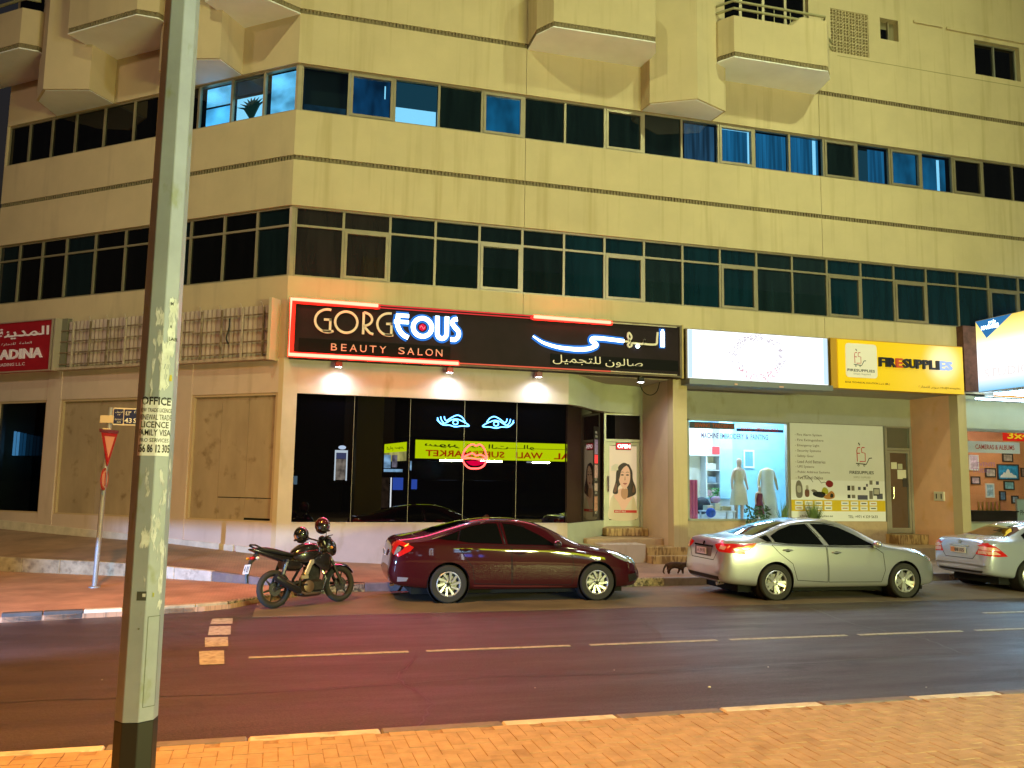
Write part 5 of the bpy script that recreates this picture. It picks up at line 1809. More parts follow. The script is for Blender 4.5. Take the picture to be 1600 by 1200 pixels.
# neon eyes and lips in the salon window
M_eye = emit_mat('neon_ice', (0.13, 0.48, 1.0), 5.5)
M_eyeh = emit_mat('neon_blue', (0.0, 0.06, 0.55), 0.55)
M_lip = emit_mat('neon_lip', (1.0, 0.07, 0.06), 5.0)
def neon(name, label, strokes, m, x, z, r, halo=None):
    t = thing(name, label, 'neon sign', (OX + x, OY + 0.055, z))
    for k, pts in enumerate(strokes):
        q = spline([(a - x, 0, b - z) for a, b in pts], 6)
        MB().tube(q, r, 6).build('neon_tube', m, t, smooth=True)
    return t


eyeL = [[(3.49, 3.47), (3.62, 3.36), (3.80, 3.35), (3.92, 3.32), (4.08, 3.34), (4.25, 3.345), (4.20, 3.40), (4.08, 3.46), (3.95, 3.50), (3.82, 3.47), (3.72, 3.41), (3.62, 3.38)],
        [(3.72, 3.45), (3.84, 3.535), (3.97, 3.59), (4.08, 3.55), (4.16, 3.45)],
        [(3.50, 3.52), (3.53, 3.44), (3.60, 3.38)], [(3.575, 3.545), (3.60, 3.46), (3.66, 3.39)], [(3.66, 3.55), (3.68, 3.48), (3.74, 3.43)],
        arc(3.93, 3.42, 0.06, 0.05, 0, 350, 12)]
eyeR = [[(a if False else 8.84 - a, b) for a, b in s] for s in eyeL]
neon('neon_eye', 'ice blue neon eye with lashes pointing left in the salon window', eyeL, M_eye, 3.87, 3.43, 0.0125)
neon('neon_eye', 'ice blue neon eye with lashes pointing right in the salon window', eyeR, M_eye, 4.95, 3.43, 0.0125)
lips = [[(4.10, 2.60), (4.16, 2.76), (4.26, 2.88), (4.36, 2.92), (4.44, 2.89), (4.53, 2.92), (4.63, 2.83), (4.71, 2.63)],
        [(4.10, 2.60), (4.17, 2.46), (4.28, 2.37), (4.42, 2.355), (4.56, 2.38), (4.66, 2.47), (4.71, 2.63)],
        [(4.12, 2.58), (4.3, 2.60), (4.5, 2.575), (4.70, 2.60)], [(4.14, 2.62), (4.26, 2.68), (4.36, 2.71), (4.44, 2.66), (4.56, 2.68), (4.68, 2.62)]]
lp = neon('neon_lips', 'round red neon lips below the eyes in the salon window', lips, M_lip, 4.41, 2.63, 0.019)
MB().prism_y([(a - 4.41, b - 2.63) for a, b in spline([(4.20, 2.52), (4.3, 2.44), (4.44, 2.42), (4.58, 2.46), (4.66, 2.54), (4.5, 2.53), (4.36, 2.545)], 4)][::-1], 0.0, 0.008).build('lip_fill', emit_mat('lip_crimson', (0.75, 0.0, 0.05), 0.9), lp)

# posters -----------------------------------------------------------
# woman's portrait on the salon door
Pw = thing('poster', 'door poster with a dark haired woman and a red strip', 'poster', (OX + 8.52, OY + 1.868, 1.12))
PWD, PHT = 0.79, 1.95
MB().box(0, PWD, 0, 0.006, 0, PHT).build('sheet', mat('poster_cream', (0.62, 0.50, 0.38), .5, emit=(.9, .74, .62), estr=0.28), Pw)  # sheet and skin print glow faintly to brighten them; no lamp behind
Mh = mat('print_hair', (0.035, 0.016, 0.02), .5)
Mh2 = mat('print_hair_light', (0.16, 0.07, 0.06), .5)
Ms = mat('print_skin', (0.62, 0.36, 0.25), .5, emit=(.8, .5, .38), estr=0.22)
Ms2 = mat('print_skin_shade', (0.50, 0.26, 0.18), .5)
def flat(pts, m, k, name='print', sp=True, parent=None, n=5):
    q = spline(pts, n, True) if sp else pts
    return plate([(a, b) for a, b in q], -0.001 - 0.0012 * k - .0008, -0.001 - 0.0012 * k).build(name, m, parent or Pw)
def orient(p):
    a = sum(p[i][0] * p[(i + 1) % len(p)][1] - p[(i + 1) % len(p)][0] * p[i][1] for i in range(len(p)))
    return p if a < 0 else p[::-1]
def flat(pts, m, k, name='print', sp=True, parent=None, n=5):
    q = spline(pts, n, True) if sp else pts
    q = orient([(a, b) for a, b in q])
    y = -0.001 - 0.0014 * k
    return MB().prism_y(q[::-1], y - 0.0009, y).build(name, m, parent or Pw)
flat([(0.02, 0.0), (0.78, 0.0), (0.78, 0.35), (0.70, 0.60), (0.55, 0.70), (0.25, 0.70), (0.08, 0.60), (0.02, 0.4)], mat('print_shirt', (.66, .56, .46), .5), 0)
flat([(0.30, 0.80), (0.50, 0.80), (0.66, 0.62), (0.55, 0.42), (0.40, 0.22), (0.26, 0.44), (0.14, 0.62)], Ms, 1)
flat([(0.10, 0.70), (0.18, 1.0), (0.20, 1.25), (0.28, 1.42), (0.42, 1.50), (0.56, 1.44), (0.66, 1.28), (0.68, 1.05), (0.76, 0.85), (0.76, 0.68), (0.62, 0.60), (0.50, 0.58), (0.52, 0.8), (0.40, 0.95), (0.26, 0.85), (0.24, 0.68)], Mh, 2)
flat([(0.36, 0.80), (0.52, 0.80), (0.52, 0.60), (0.44, 0.52), (0.34, 0.62)], Ms2, 3)
flat([(0.27, 1.18), (0.30, 1.36), (0.44, 1.44), (0.56, 1.36), (0.60, 1.18), (0.58, 0.98), (0.50, 0.84), (0.42, 0.80), (0.34, 0.88), (0.28, 1.02)], Ms, 4)
flat([(0.26, 1.20), (0.30, 1.42), (0.44, 1.49), (0.50, 1.44), (0.42, 1.38), (0.34, 1.28), (0.30, 1.12), (0.27, 1.05)], Mh, 5)
flat([(0.50, 1.44), (0.58, 1.38), (0.62, 1.2), (0.66, 1.0), (0.64, 1.3), (0.56, 1.46)], Mh, 5)
for ex in (0.37, 0.52):
    flat([(ex - .05, 1.17), (ex, 1.195), (ex + .05, 1.17), (ex, 1.155)], mat('print_eye', (.05, .03, .03), .5), 5)
    flat([(ex - .06, 1.235), (ex, 1.26), (ex + .06, 1.24), (ex, 1.245)], Mh, 5)
flat([(0.43, 1.04), (0.45, 1.15), (0.465, 1.05), (0.45, 1.03)], Ms2, 5)
flat([(0.39, 0.945), (0.43, 0.965), (0.45, 0.957), (0.47, 0.965), (0.51, 0.945), (0.45, 0.915)], mat('print_lip', (.42, .10, .09), .5), 5)
flat([(0.12, 0.72), (0.17, 0.95), (0.22, 0.9), (0.2, 0.74)], Mh2, 5)
flat([(0.66, 0.72), (0.7, 0.9), (0.74, 0.74)], Mh2, 5)
flat([(0.14, 0.17), (0.79, 0.17), (0.79, 0.24), (0.14, 0.24)], M_red, 5, sp=False)
write(MB(), 'BEAUTY FILLS', 0.17, 0.47, 0.185, 0.225, -0.0098, .01).build('lettering', M_wprint, Pw)
flat([(0.05, 1.28), (0.17, 1.28), (0.25, 1.30), (0.25, 1.45), (0.18, 1.47), (0.06, 1.40)], mat('print_white', (.7, .66, .58), .5), 5, sp=False)
# OPEN sign
Po = thing('open_sign', 'small red and white lit OPEN sign on the salon door', 'sign', (OX + 8.72, OY + 1.83, 2.98))
MB().box(0, 0.40, 0, 0.03, 0, 0.16).build('panel', emit_mat('open_red', (0.75, 0.02, 0.03), 1.3), Po)
write(MB(), 'OPEN', 0.015, 0.385, 0.025, 0.135, -0.008, 0.03).build('lettering', emit_mat('open_white', (1, 0.85, 0.8), 3.0), Po)
MB().box(-0.02, 0.42, 0.03, 0.05, -0.02, 0.18).build('housing', M_black, Po)
# nail strip poster on the angled glass
Pn = thing('poster', 'narrow dark poster strip of nail pictures on the angled glass', 'poster', AM @ Vector((1.86, 0.05, 1.2)) + Vector((OX, OY, 0)), ang)
MB().box(0, 0.34, 0, 0.006, 0, 2.35).build('sheet', mat('strip_black', (.02, .018, .018), .4), Pn)
for z0, z1, c in ((1.62, 2.0, (.30, .22, .42)), (1.38, 1.60, (.7, .02, .03)), (1.0, 1.34, (.55, .33, .30)), (0.66, 0.86, (.5, .36, .3)), (0.14, 0.52, (.45, .22, .14))):
    MB().box(0.06, 0.28, -0.003, -0.001, z0, z1).build('picture', mat('nail_%d' % (z0 * 100), c, .4, nscale=14, namt=.6, emit=c, estr=1.2 if c[0] > .65 else .1), Pn)
for z, s in ((2.16, 'NAIL'), (2.06, 'OPEN'), (0.93, 'GEL'), (0.58, 'SPA'), (0.07, 'ART')):
    write(MB(), s, 0.09, 0.25, z, z + 0.06, -0.003).build('lettering', M_wprint, Pn)
# fire supplies window poster
Pf = thing('poster', 'large pale window poster listing fire safety goods with product pictures', 'poster', (OX + 14.04, OY + RB + 0.004, 1.09))
PW, PH = 3.14, 2.78
MB().box(0, PW, 0, 0.015, 0, PH).build('sheet', mat('poster_grey', (0.76, 0.75, 0.76), .55, nscale=1, namt=.04), Pf)
MB().box(0, PW, -0.002, -0.0005, 0.0, 0.28).box(0, PW, -0.002, -0.0005, 0.60, 1.16).build('print', mat('poster_white', (.86, .86, .92), .55), Pf)
MB().box(0, PW, -0.002, -0.0005, 0.282, 0.598).build('print', mat('poster_yellow', (.72, .50, .02), .5), Pf)
for r in range(2):
    for c in range(8):
        x = 0.12 + c * 0.32 + (0.24 if c > 3 else 0)
        MB().box(x, x + 0.25, -0.004, -0.0025, 0.315 + r * .14, 0.425 + r * .14).build('print', MATS['poster_white'], Pf)
        MB().box(x + .04, x + .21, -0.0055, -0.0042, 0.355 + r * .14, 0.385 + r * .14).build('print', mat('logo_tone_%d' % ((c + r) % 4), [(.5, .25, .15), (.2, .25, .4), (.4, .4, .4), (.08, .08, .08)][(c + r) % 4], .5), Pf)
for k, s in enumerate(('- Fire Alarm System', '- Fire Extinguishers', '- Emergency Light', '- Security Systems', '- Safety Gear', '- Lead Acid Batteries', '- UPS Systems', '- Public Address Systems', '- Fire Rated Cables')):
    z = 2.40 - k * 0.152
    write(MB(), s, 0.16, 0.16 + 0.047 * len(s), z, z + 0.085, -0.003, 0.004).build('lettering', mat('brown_text', (.12, .07, .06), .6), Pf)
fs_logo(Pf, 2.22, 1.72, 0.52, -0.003)
write(MB(), 'FIRESUPPLIES', 1.95, 2.78, 1.36, 1.45, -0.003, 0.02).build('lettering', M_black, Pf)
write(MB(), 'SIMPLY SUPPLIED', 2.08, 2.66, 1.24, 1.29, -0.003).build('lettering', MATS['grey_print'], Pf)
write(MB(), 'admin@firesupplies.ae', 0.26, 1.35, 0.10, 0.18, -0.003, .006).build('lettering', M_black, Pf)
write(MB(), 'TEL: +971 4 329 5633', 1.86, 2.86, 0.09, 0.17, -0.003, .008).build('lettering', M_black, Pf)
def fp(pts, m, k=0, sp=True):
    return flat([(a, b) for a, b in pts], m, 1 + k, parent=Pf, sp=sp)
Mk = M_black
fp([(0.18, .68), (.15, .95), (.2, 1.12), (.3, 1.13), (.37, .95), (.35, .68)], mat('print_grey', (.2, .18, .16), .5))
fp([(0.21, .82), (.2, .98), (.31, .98), (.32, .82)], mat('print_pale', (.5, .48, .45), .5), 1)
fp([(0.46, .70), (.46, .88), (.58, .88), (.58, .70)], mat('print_brown', (.2, .08, .05), .5))
fp([(0.49, .88), (.49, 1.0), (.56, 1.0), (.56, .88)], MATS['print_pale'])
for a, b in (((.3, 1.2), (.55, 1.28)), ((.55, 1.28), (.72, 1.1)), ((.8, 1.25), (1.0, 1.08)), ((1.0, 1.08), (1.18, 1.08))):
    ribbon(MB(), [a, ((a[0] + b[0]) / 2, (a[1] + b[1]) / 2 + .03), b], 0.014, -0.003).build('print', Mk, Pf)
fp([(1.14, 1.04), (1.18, 1.14), (1.28, 1.16), (1.38, 1.1), (1.37, 1.0), (1.25, .96)], mat('print_helmet', (.25, .015, .015), .4))
fp([(1.0, .78), (1.04, .93), (1.12, .96), (1.2, .9), (1.21, .78)], mat('print_lime', (.45, .42, .03), .5))
fp([(1.06, .68), (1.2, .78), (1.32, .86), (1.42, .78), (1.40, .66), (1.2, .62)], mat('print_orange', (.5, .22, .05), .5), 1)
fp([(0.74, .72), (.74, .82), (1.06, .82), (1.12, .72), (1.0, .66)], Mk)
fp([(1.28, .68), (1.3, .78), (1.38, .76), (1.37, .68)], Mk, 2)
fp([(0.66, .86), (.74, .9), (.86, .84), (.8, .78)], MATS['print_grey'])
for x, z, w, h in ((1.86, .88, .1, .14), (2.0, .88, .1, .14), (1.86, .66, .1, .1), (2.0, .66, .12, .1), (2.2, .62, .34, .13), (2.6, .64, .12, .24), (2.74, .74, .22, .22), (2.86, .64, .2, .16), (2.5, 1.0, .06, .08), (2.62, 1.06, .1, .12), (2.84, 1.06, .1, .1), (2.22, .9, .09, .09), (2.4, .9, .09, .09)):
    MB().box(x, x + w, -0.004, -0.0025, z, z + h).build('print', [Mk, mat('print_blue_grey', (.09, .09, .15), .5), MATS['print_grey']][int(x * 10) % 3], Pf)
MB().box(2.765, 2.935, -0.0055, -0.0042, .78, .93).build('print', MATS['print_pale'], Pf)

# ================================================================== left wing signs
def left_thing(name, label, cat, x, y, z):
    v = Matrix.Rotation(AL, 3, 'Z') @ Vector((x, y, 0))
    return thing(name, label, cat, (OX + v.x, OY + v.y, z), AL)
Sr = left_thing('shop_sign', 'dark red shop sign with white Arabic and English lettering', 'sign', -9.3, -0.3, 4.70)
MB().box(0, 2.2, 0.02, 0.29, 0, 1.28).build('panel', mat('sign_dark_red', (0.20, 0.008, 0.012), .4, emit=(.3, .005, .01), estr=.18, nscale=2, namt=.2), Sr)
MB().box(2.2, 2.26, -0.02, 0.29, -.03, 1.31).box(2.30, 2.34, -0.02, .29, -.03, 1.31).box(0, 2.2, -.02, .02, -.03, .0).box(0, 2.2, -.02, .02, 1.28, 1.31).build('frame', mat('pink_metal', (.5, .4, .34), .5, metal=.3), Sr)
Mw = mat('sign_white_letter', (.7, .6, .58), .45, emit=(.8, .6, .6), estr=.12)
write(MB(), 'ADINA', 0.30, 1.92, 0.32, 0.58, -0.01, 0.03, 2, depth=.03).build('letter', Mw, Sr)
write(MB(), 'M', -0.08, 0.24, 0.32, 0.58, -0.01, 0.03, 2, depth=.03).build('letter', Mw, Sr)
write(MB(), 'TRADING L.L.C', 0.2, 1.3, 0.14, 0.22, -0.0, 0.006).build('lettering', Mw, Sr)
write(MB(), arabic('المدينة'), 0.1, 2.12, 0.84, 1.14, -0.01, 0.02).build('lettering', Mw, Sr)
ribbon(MB(), [(0.5, 0.93), (1.95, 0.93)], 0.035, -0.012).build('lettering', Mw, Sr)
write(MB(), arabic('للتجارة') + '  ' + arabic('العامة'), 0.35, 1.5, 0.68, 0.76, -0.0).build('lettering', Mw, Sr)

Se = left_thing('empty_sign_frame', 'bare rusty sign frame over a pinkish corrugated backing', 'sign frame', -7.0, -0.28, 4.72)
WF = 6.75
mb = MB()
n = 96
for i in range(n):
    x0, x1 = 0.25 + (WF - .3) * i / n, 0.25 + (WF - .3) * (i + 1) / n
    y0, y1 = 0.20 + 0.02 * (i % 2), 0.20 + 0.02 * ((i + 1) % 2)
    mb.quad((x0, y0, 0.04), (x1, y1, 0.04), (x1, y1, 1.22), (x0, y0, 1.22))
mb.build('backing', mat('corrugated_pink', (0.50, 0.39, 0.36), .7, nscale=1.2, namt=.14, nstretch=(1, 1, .3), stain=(3, (.6, 1, .5), .58, .72, (.34, .25, .21))), Se)
M_rust = mat('rusty_steel', (0.20, 0.135, 0.095), .8, metal=.1, nscale=9, namt=.4, stain=(6, (1, 1, 1), .5, .6, (.34, .27, .2)))
for z in (0.10, 0.40, 0.68, 0.96):
    for k in range(3):
        xa, xb = 0.05 + k * 2.2, 0.05 + k * 2.2 + 2.2
        MB().box(xa, min(xb, WF), 0.13, 0.155, z, z + 0.03).build('rail', M_rust, Se, rot=(0, R(random.uniform(-.35, .35)), 0))
M_rustp = mat('primer_steel', (0.48, 0.38, 0.32), .7, metal=.1, nscale=9, namt=.3)
for k in range(11):
    x = 0.5 + k * 0.60
    MB().box(x, x + 0.03, 0.085, 0.13, 0.02, 1.16).build('upright', M_rust if k % 3 else M_rustp, Se)
    MB().tube([(x, 0.11, 1.16), (x - 0.16, 0.20, 1.31)], 0.012, 5).build('brace', M_rustp, Se)
MB().box(0.0, WF, 0.05, 0.28, -0.04, 0.02).build('tray', M_rustp, Se)
MB().box(WF, WF + 0.08, -0.02, 0.30, -.06, 1.33).build('end_panel', mat('cream_panel', (.6, .52, .4), .6), Se)
MB().box(0.0, 0.24, 0.15, 0.28, 0.02, 1.3).build('end_panel', mat('olive_panel', (.18, .17, .13), .7), Se)
MB().tube(spline([(5.55, 0.1, 0.95), (5.56, 0.08, 0.7), (5.5, 0.08, 0.5), (5.56, 0.08, 0.36)], 5), 0.02, 6).build('cable', M_black, Se)
# ================================================================== cars
def paint(name, base, metal, rough, coat=1.0, spec=.5):
    return mat(name, base, rough, metal=metal, coat=coat, nscale=180, namt=0.06, spec=spec)


M_glassd = mirror_mat('car_window', (0.004, 0.005, 0.006), 0.04, 0.01)
M_rub = mat('tyre_rubber', (0.022, 0.021, 0.020), 0.85, bump=90, bdist=.004)
M_blk = mat('black_trim', (0.012, 0.012, 0.013), 0.5)
M_well = mat('wheel_well', (0.006, 0.006, 0.006), 0.95)
M_chr = MATS['chrome']
M_gap = mat('panel_gap', (0.004, 0.003, 0.003), 0.9)
M_rim = mat('alloy', (0.60, 0.61, 0.64), 0.32, metal=.7)
M_rimd = mat('alloy_dark', (0.006, 0.006, 0.007), 0.35, metal=.4)
M_tail = mat('tail_lens', (0.50, 0.012, 0.012), 0.18, coat=1.0, emit=(.8, .01, .01), estr=0.10)  # faint glow put into the lens colour; the lamps are off
M_taild = mat('tail_lens_dark', (0.16, 0.006, 0.01), 0.18, coat=1.0)
M_tailc = mat('tail_lens_clear', (0.75, 0.42, 0.36), 0.2, coat=1.0)
M_head = mat('head_lens', (0.55, 0.6, 0.65), 0.08, metal=.6, coat=1.0)
M_amber = mat('amber_lens', (0.7, 0.3, 0.02), 0.2, coat=1)
M_plate = mat('number_plate', (0.68, 0.66, 0.62), 0.45)
M_disc = mat('brake_disc', (0.25, 0.24, 0.23), .45, metal=.7)


class Body:
    def __init__(s, P):
        s.P = P
        xs = sorted(set([x for k in ('ztop', 'zbelt', 'w', 'zbot') for x, _ in P[k]] + [P['x0'] + (P['x1'] - P['x0']) * i / 30 for i in range(31)]))
        out = [xs[0]]
        for x in xs[1:]:
            if x - out[-1] > 0.035:
                out.append(x)
        if xs[-1] - out[-1] > 1e-6:
            out[-1] = xs[-1]
        xs = out
        rings = []
        for x in xs:
            zt, zs, w, zb = (interp(P[k], x) for k in ('ztop', 'zbelt', 'w', 'zbot'))
            zs = min(zs, zt - 0.035)
            g = max(0.0, min(1.0, (zt - zs) / P['gh']))
            wr = w * 0.86 * (1 - g) + P['roof'] * g
            dz = zs - zb
            sh = 0.965 * (1 - g) + 0.972 * g
            k = min(0.075, 0.30 * (zt - zs))
            wm = w * sh + (wr - w * sh) * (0.42 if g > .3 else 0.5)
            pts = [(0, zb), (w * .6, zb), (w * .90, zb + .015), (w * .955, zb + .085), (w * .982, zb + dz * .34), (w, zb + dz * .60), (w * .9755, zb + dz * .90), (w * sh, zs),
                   (wm, zs + (zt - k - zs) * .5), (wr, zt - k), (wr * .90, zt - k * .32), (wr * .55, zt - k * .06), (0, zt)]
            rings.append([(x, -a, b) for a, b in pts] + [(x, a, b) for a, b in reversed(pts[1:-1])])
        n = len(rings[0])
        v = [p for r in rings for p in r]
        f = []
        for i in range(len(rings) - 1):
            for j in range(n):
                a, b = i * n + j, i * n + (j + 1) % n
                f.append((a, b, b + n, a + n))
        f.append(tuple(range(n)))
        f.append(tuple(reversed(range((len(rings) - 1) * n, len(rings) * n))))
        me = bpy.data.meshes.new('body')
        me.from_pydata(v, [], f)
        o = bpy.data.objects.new('body', me)
        COL.objects.link(o)
        ss = o.modifiers.new('s', 'SUBSURF')
        ss.levels = ss.render_levels = 2
        dg = bpy.context.evaluated_depsgraph_get()
        dg.update()
        s.smooth = bpy.data.meshes.new_from_object(o.evaluated_get(dg), depsgraph=dg)
        bm = bmesh.new()
        bm.from_mesh(s.smooth)
        bmesh.ops.recalc_face_normals(bm, faces=bm.faces)
        bm.to_mesh(s.smooth)
        bm.free()
        s.bvh = BVHTree.FromPolygons([q.co.copy() for q in s.smooth.vertices], [tuple(q.vertices) for q in s.smooth.polygons])
        # cut the wheel arches
        o.modifiers.clear()
        o.data = s.smooth
        cut = MB()
        for wx in (P['xr'], P['xf']):
            for sd in (-1, 1):
                M = Matrix.Translation((wx, sd * 1.05, P['rw'] + .005)) @ Matrix.Rotation(R(90), 4, 'X')
                cut.lathe([(P['ra'], -0.52), (P['ra'], 0.52)], 48, M)
        co = cut.build('cutter', M_well)
        bmc = bmesh.new()
        bmc.from_mesh(co.data)
        bmesh.ops.recalc_face_normals(bmc, faces=bmc.faces)
        bmc.to_mesh(co.data)
        bmc.free()
        bo = o.modifiers.new('b', 'BOOLEAN')
        bo.operation = 'DIFFERENCE'
        bo.object = co
        bo.solver = 'EXACT'
        dg = bpy.context.evaluated_depsgraph_get()
        dg.update()
        s.mesh = bpy.data.meshes.new_from_object(o.evaluated_get(dg), depsgraph=dg)
        bpy.data.objects.remove(o)
        bpy.data.objects.remove(co)
        s.mesh.shade_smooth()
        s.mesh.set_sharp_from_angle(angle=0.9)

    def hit(s, view, a, b):
        if view == 'R':
            o, d = (a, -4, b), (0, 1, 0)
        elif view == 'L':
            o, d = (a, 4, b), (0, -1, 0)
        elif view == 'B':
            o, d = (-6, a, b), (1, 0, 0)
        elif view == 'F':
            o, d = (6, a, b), (-1, 0, 0)
        elif view == 'T':
            o, d = (a, b, 6), (0, 0, -1)
        p, n, i, t = s.bvh.ray_cast(Vector(o), Vector(d))
        if p is None:
            return None, None
        if n.dot(Vector(d)) > 0:
            n = -n
        return p, n

    def patch(s, name, views, poly, m, parent, off=0.004, step=0.05, smooth_poly=0):
        if len(views) > 1:
            return [s.patch(name, v, poly, m, parent, off, step, smooth_poly) for v in views][0]
        mb = MB()
        if smooth_poly:
            poly = spline(poly, smooth_poly, True)
        poly = [(p[0], p[1]) for p in poly]
        for view in views:
            pts = [Vector(p) for p in poly]
            # refine the outline
            fine = []
            for i, p in enumerate(pts):
                q = pts[(i + 1) % len(pts)]
                k = max(1, int((q - p).length / step))
                fine += [p + (q - p) * j / k for j in range(k)]
            nb = len(fine)
            xs, zs = [p.x for p in fine], [p.y for p in fine]
            inner = []
            nx, nz = int((max(xs) - min(xs)) / step), int((max(zs) - min(zs)) / step)
            for i in range(1, nx + 1):
                for j in range(1, nz + 1):
                    inner.append(Vector((min(xs) + i * step, min(zs) + j * step)))
            r = delaunay_2d_cdt(fine + inner, [], [list(range(nb))], 1, 1e-5)
            vv, ff = r[0], r[2]
            co, ok = [], []
            for p in vv:
                h, n = s.hit(view, p.x, p.y)
                ok.append(h is not None)
                co.append(h + n * off if h is not None else Vector((0, 0, 0)))
            fs = [tuple(f) for f in ff if all(ok[i] for i in f)]
            used = sorted({i for f in fs for i in f})
            ix = {a: b for b, a in enumerate(used)}
            mb.add([co[i] for i in used], [tuple(ix[i] for i in f) for f in fs])
        o = mb.build(name, m, parent)
        o.data.shade_smooth()
        return o

    def line(s, name, views, pts, w, m, parent, off=0.003, step=0.04, curve=0):
        if len(views) > 1:
            return [s.line(name, v, pts, w, m, parent, off, step, curve) for v in views][0]
        mb = MB()
        for view in views:
            q = spline(pts, curve) if curve else pts
            q = [Vector((p[0], p[1])) for p in q]
            fine = []
            for a, b in zip(q, q[1:]):
                k = max(1, int((b - a).length / step))
                fine += [a + (b - a) * j / k for j in range(k)]
            fine.append(q[-1])
            hs = [s.hit(view, p.x, p.y) for p in fine]
            hs = [(h, n) for h, n in hs if h is not None]
            for i in range(len(hs) - 1):
                (a, na), (b, nb_) = hs[i], hs[i + 1]
                t = (b - a)
                if t.length < 1e-6:
                    continue
                t.normalize()
                sa, sb = na.cross(t).normalized() * w / 2, nb_.cross(t).normalized() * w / 2
                mb.quad(a + na * off - sa, b + nb_ * off - sb, b + nb_ * off + sb, a + na * off + sa)
        return mb.build(name, m, parent) if mb.v else None


def make_wheel(parent, loc, rw, rr, style, side, spin):
    w = part_empty('wheel', parent, loc, (0, 0, 0))
    k = ('wheel', rw, rr, style)
    if k not in _fm:
        RX = Matrix.Rotation(R(90), 4, 'X')   # axis along -y: outer face towards -y at +z
        ty = MB().lathe([(rr - .005, -0.085), (rr + .012, -0.098), (rw * .93, -0.105), (rw - .012, -0.092), (rw, -0.07), (rw, 0.07), (rw - .012, 0.092), (rw * .93, 0.105), (rr + .012, 0.098), (rr - .005, 0.085)], 48, RX, cap=False).mesh('tyre', M_rub, smooth=0.5)
        sp = MB()
        sp.lathe([(rr - .003, 0.088), (rr - .016, 0.094), (rr - .026, 0.082), (rr - .03, 0.02), (rr - .03, -.08)], 48, RX, cap=False)
        z0, z1 = 0.058, 0.08
        def blade(a0, a1, r0, r1, w0, w1, zz0, zz1, bend=0.0):
            """one spoke from radius r0 to r1"""
            ps = []
            n = 5
            Lp, Rp = [], []
            for i in range(n + 1):
                t = i / n
                r = r0 + (r1 - r0) * t
                a = a0 + (a1 - a0) * t + bend * math.sin(math.pi * t)
                ww = (w0 + (w1 - w0) * t) / 2
                c = (r * math.cos(a), r * math.sin(a))
                Lp.append((c[0] - math.sin(a) * ww, c[1] + math.cos(a) * ww))
                Rp.append((c[0] + math.sin(a) * ww, c[1] - math.cos(a) * ww))
            poly = Rp + Lp[::-1]
            m_ = len(poly)
            zt = [zz0 + (zz1 - zz0) * (i / n) for i in range(n + 1)]
            zt = zt + zt[::-1]
            sp.prism(poly, [z - .03 for z in zt], zt, RX)
        T = 2 * math.pi
        if style == 'twist':      # ten curved blades
            for i in range(10):
                a = T * i / 10
                blade(a, a + 0.36, rr * .22, rr * .93, .022, rr * .215, .066, .086, 0.10)
        elif style == 'double':   # five pairs
            for i in range(5):
                a = T * i / 5
                for s_ in (-1, 1):
                    blade(a + s_ * .16, a + s_ * .20, rr * .20, rr * .93, .045, .05, .058, .086)
        else:
            for i in range(7):
                a = T * i / 7
                blade(a, a, rr * .2, rr * .93, .06, .055, .06, .086)
        sp.lathe([(rr * .26, 0.03), (rr * .26, 0.062), (rr * .2, 0.07)], 24, RX)
        rm = sp.mesh('rim', M_rim)
        bk = MB().lathe([(rr - .032, -.02), (rr - .032, .022), (0.02, .024)], 40, RX).mesh('rim_back', M_rimd)
        ds = MB().lathe([(rr * .68, .026), (rr * .68, .034), (rr * .3, .034)], 32, RX).mesh('brake_disc', M_disc)
        hc = MB().lathe([(rr * .17, .06), (rr * .16, .078), (rr * .05, .082)], 20, RX)
        for i in range(5):
            a = T * (i + .5) / 5
            hc.lathe([(.011, .06), (.011, .076), (.004, .078)], 8, RX @ Matrix.Translation((rr * .225 * math.cos(a), rr * .225 * math.sin(a), 0)))
        _fm[k] = (ty, rm, bk, ds, hc.mesh('hub_cap', M_rimd if style == 'twist' else M_rim))
    for nm, me in zip(('tyre', 'rim', 'rim_back', 'brake_disc', 'hub_cap'), _fm[k]):
        link(nm, me, w)
    w.rotation_euler = (0, spin, 0) if side < 0 else (0, spin, math.pi)
    return w


def make_car(label, cat_loc, rot, scale, P):
    car = thing('parked_car', label, 'car', cat_loc, rot, 'cars parked along the kerb', scale)
    Bd = Body(P)
    mp = P['paint']
    Bd.mesh.materials.clear()
    Bd.mesh.materials.append(mp)
    body = link('body', Bd.mesh, car)
    # wheel wells
    for wx in (P['xr'], P['xf']):
        for sd in (-1, 1):
            M = Matrix.Translation((wx, sd * 0.79, P['rw'] + .005)) @ Matrix.Rotation(R(90) * (1 if sd < 0 else -1), 4, 'X')
            MB().lathe([(P['ra'] - .006, .085), (P['ra'] - .006, -0.22), (0.02, -0.22)], 40, M, cap=False).build('wheel_well', M_well, car)
    MB().box(P['x0'] + .4, P['x1'] - .4, -.62, .62, .13, .34).build('underbody', M_well, car)
    tr = P['w'][len(P['w']) // 2][1]
    for wx in (P['xr'], P['xf']):
        for sd in (-1, 1):
            make_wheel(car, (wx, sd * (tr - .115), P['rw']), P['rw'], P['rr'], P['style'], sd, P.get('spin', 0.3) + wx)
    return car, Bd, body


def window_set(car, B_, rear_win, front_win, quarter=None):
    for nm, poly in (('side_window', front_win), ('side_window', rear_win), ('quarter_window', quarter)):
        if poly:
            for v in 'RL':
                B_.patch(nm, v, poly, M_glassd, car, 0.005)


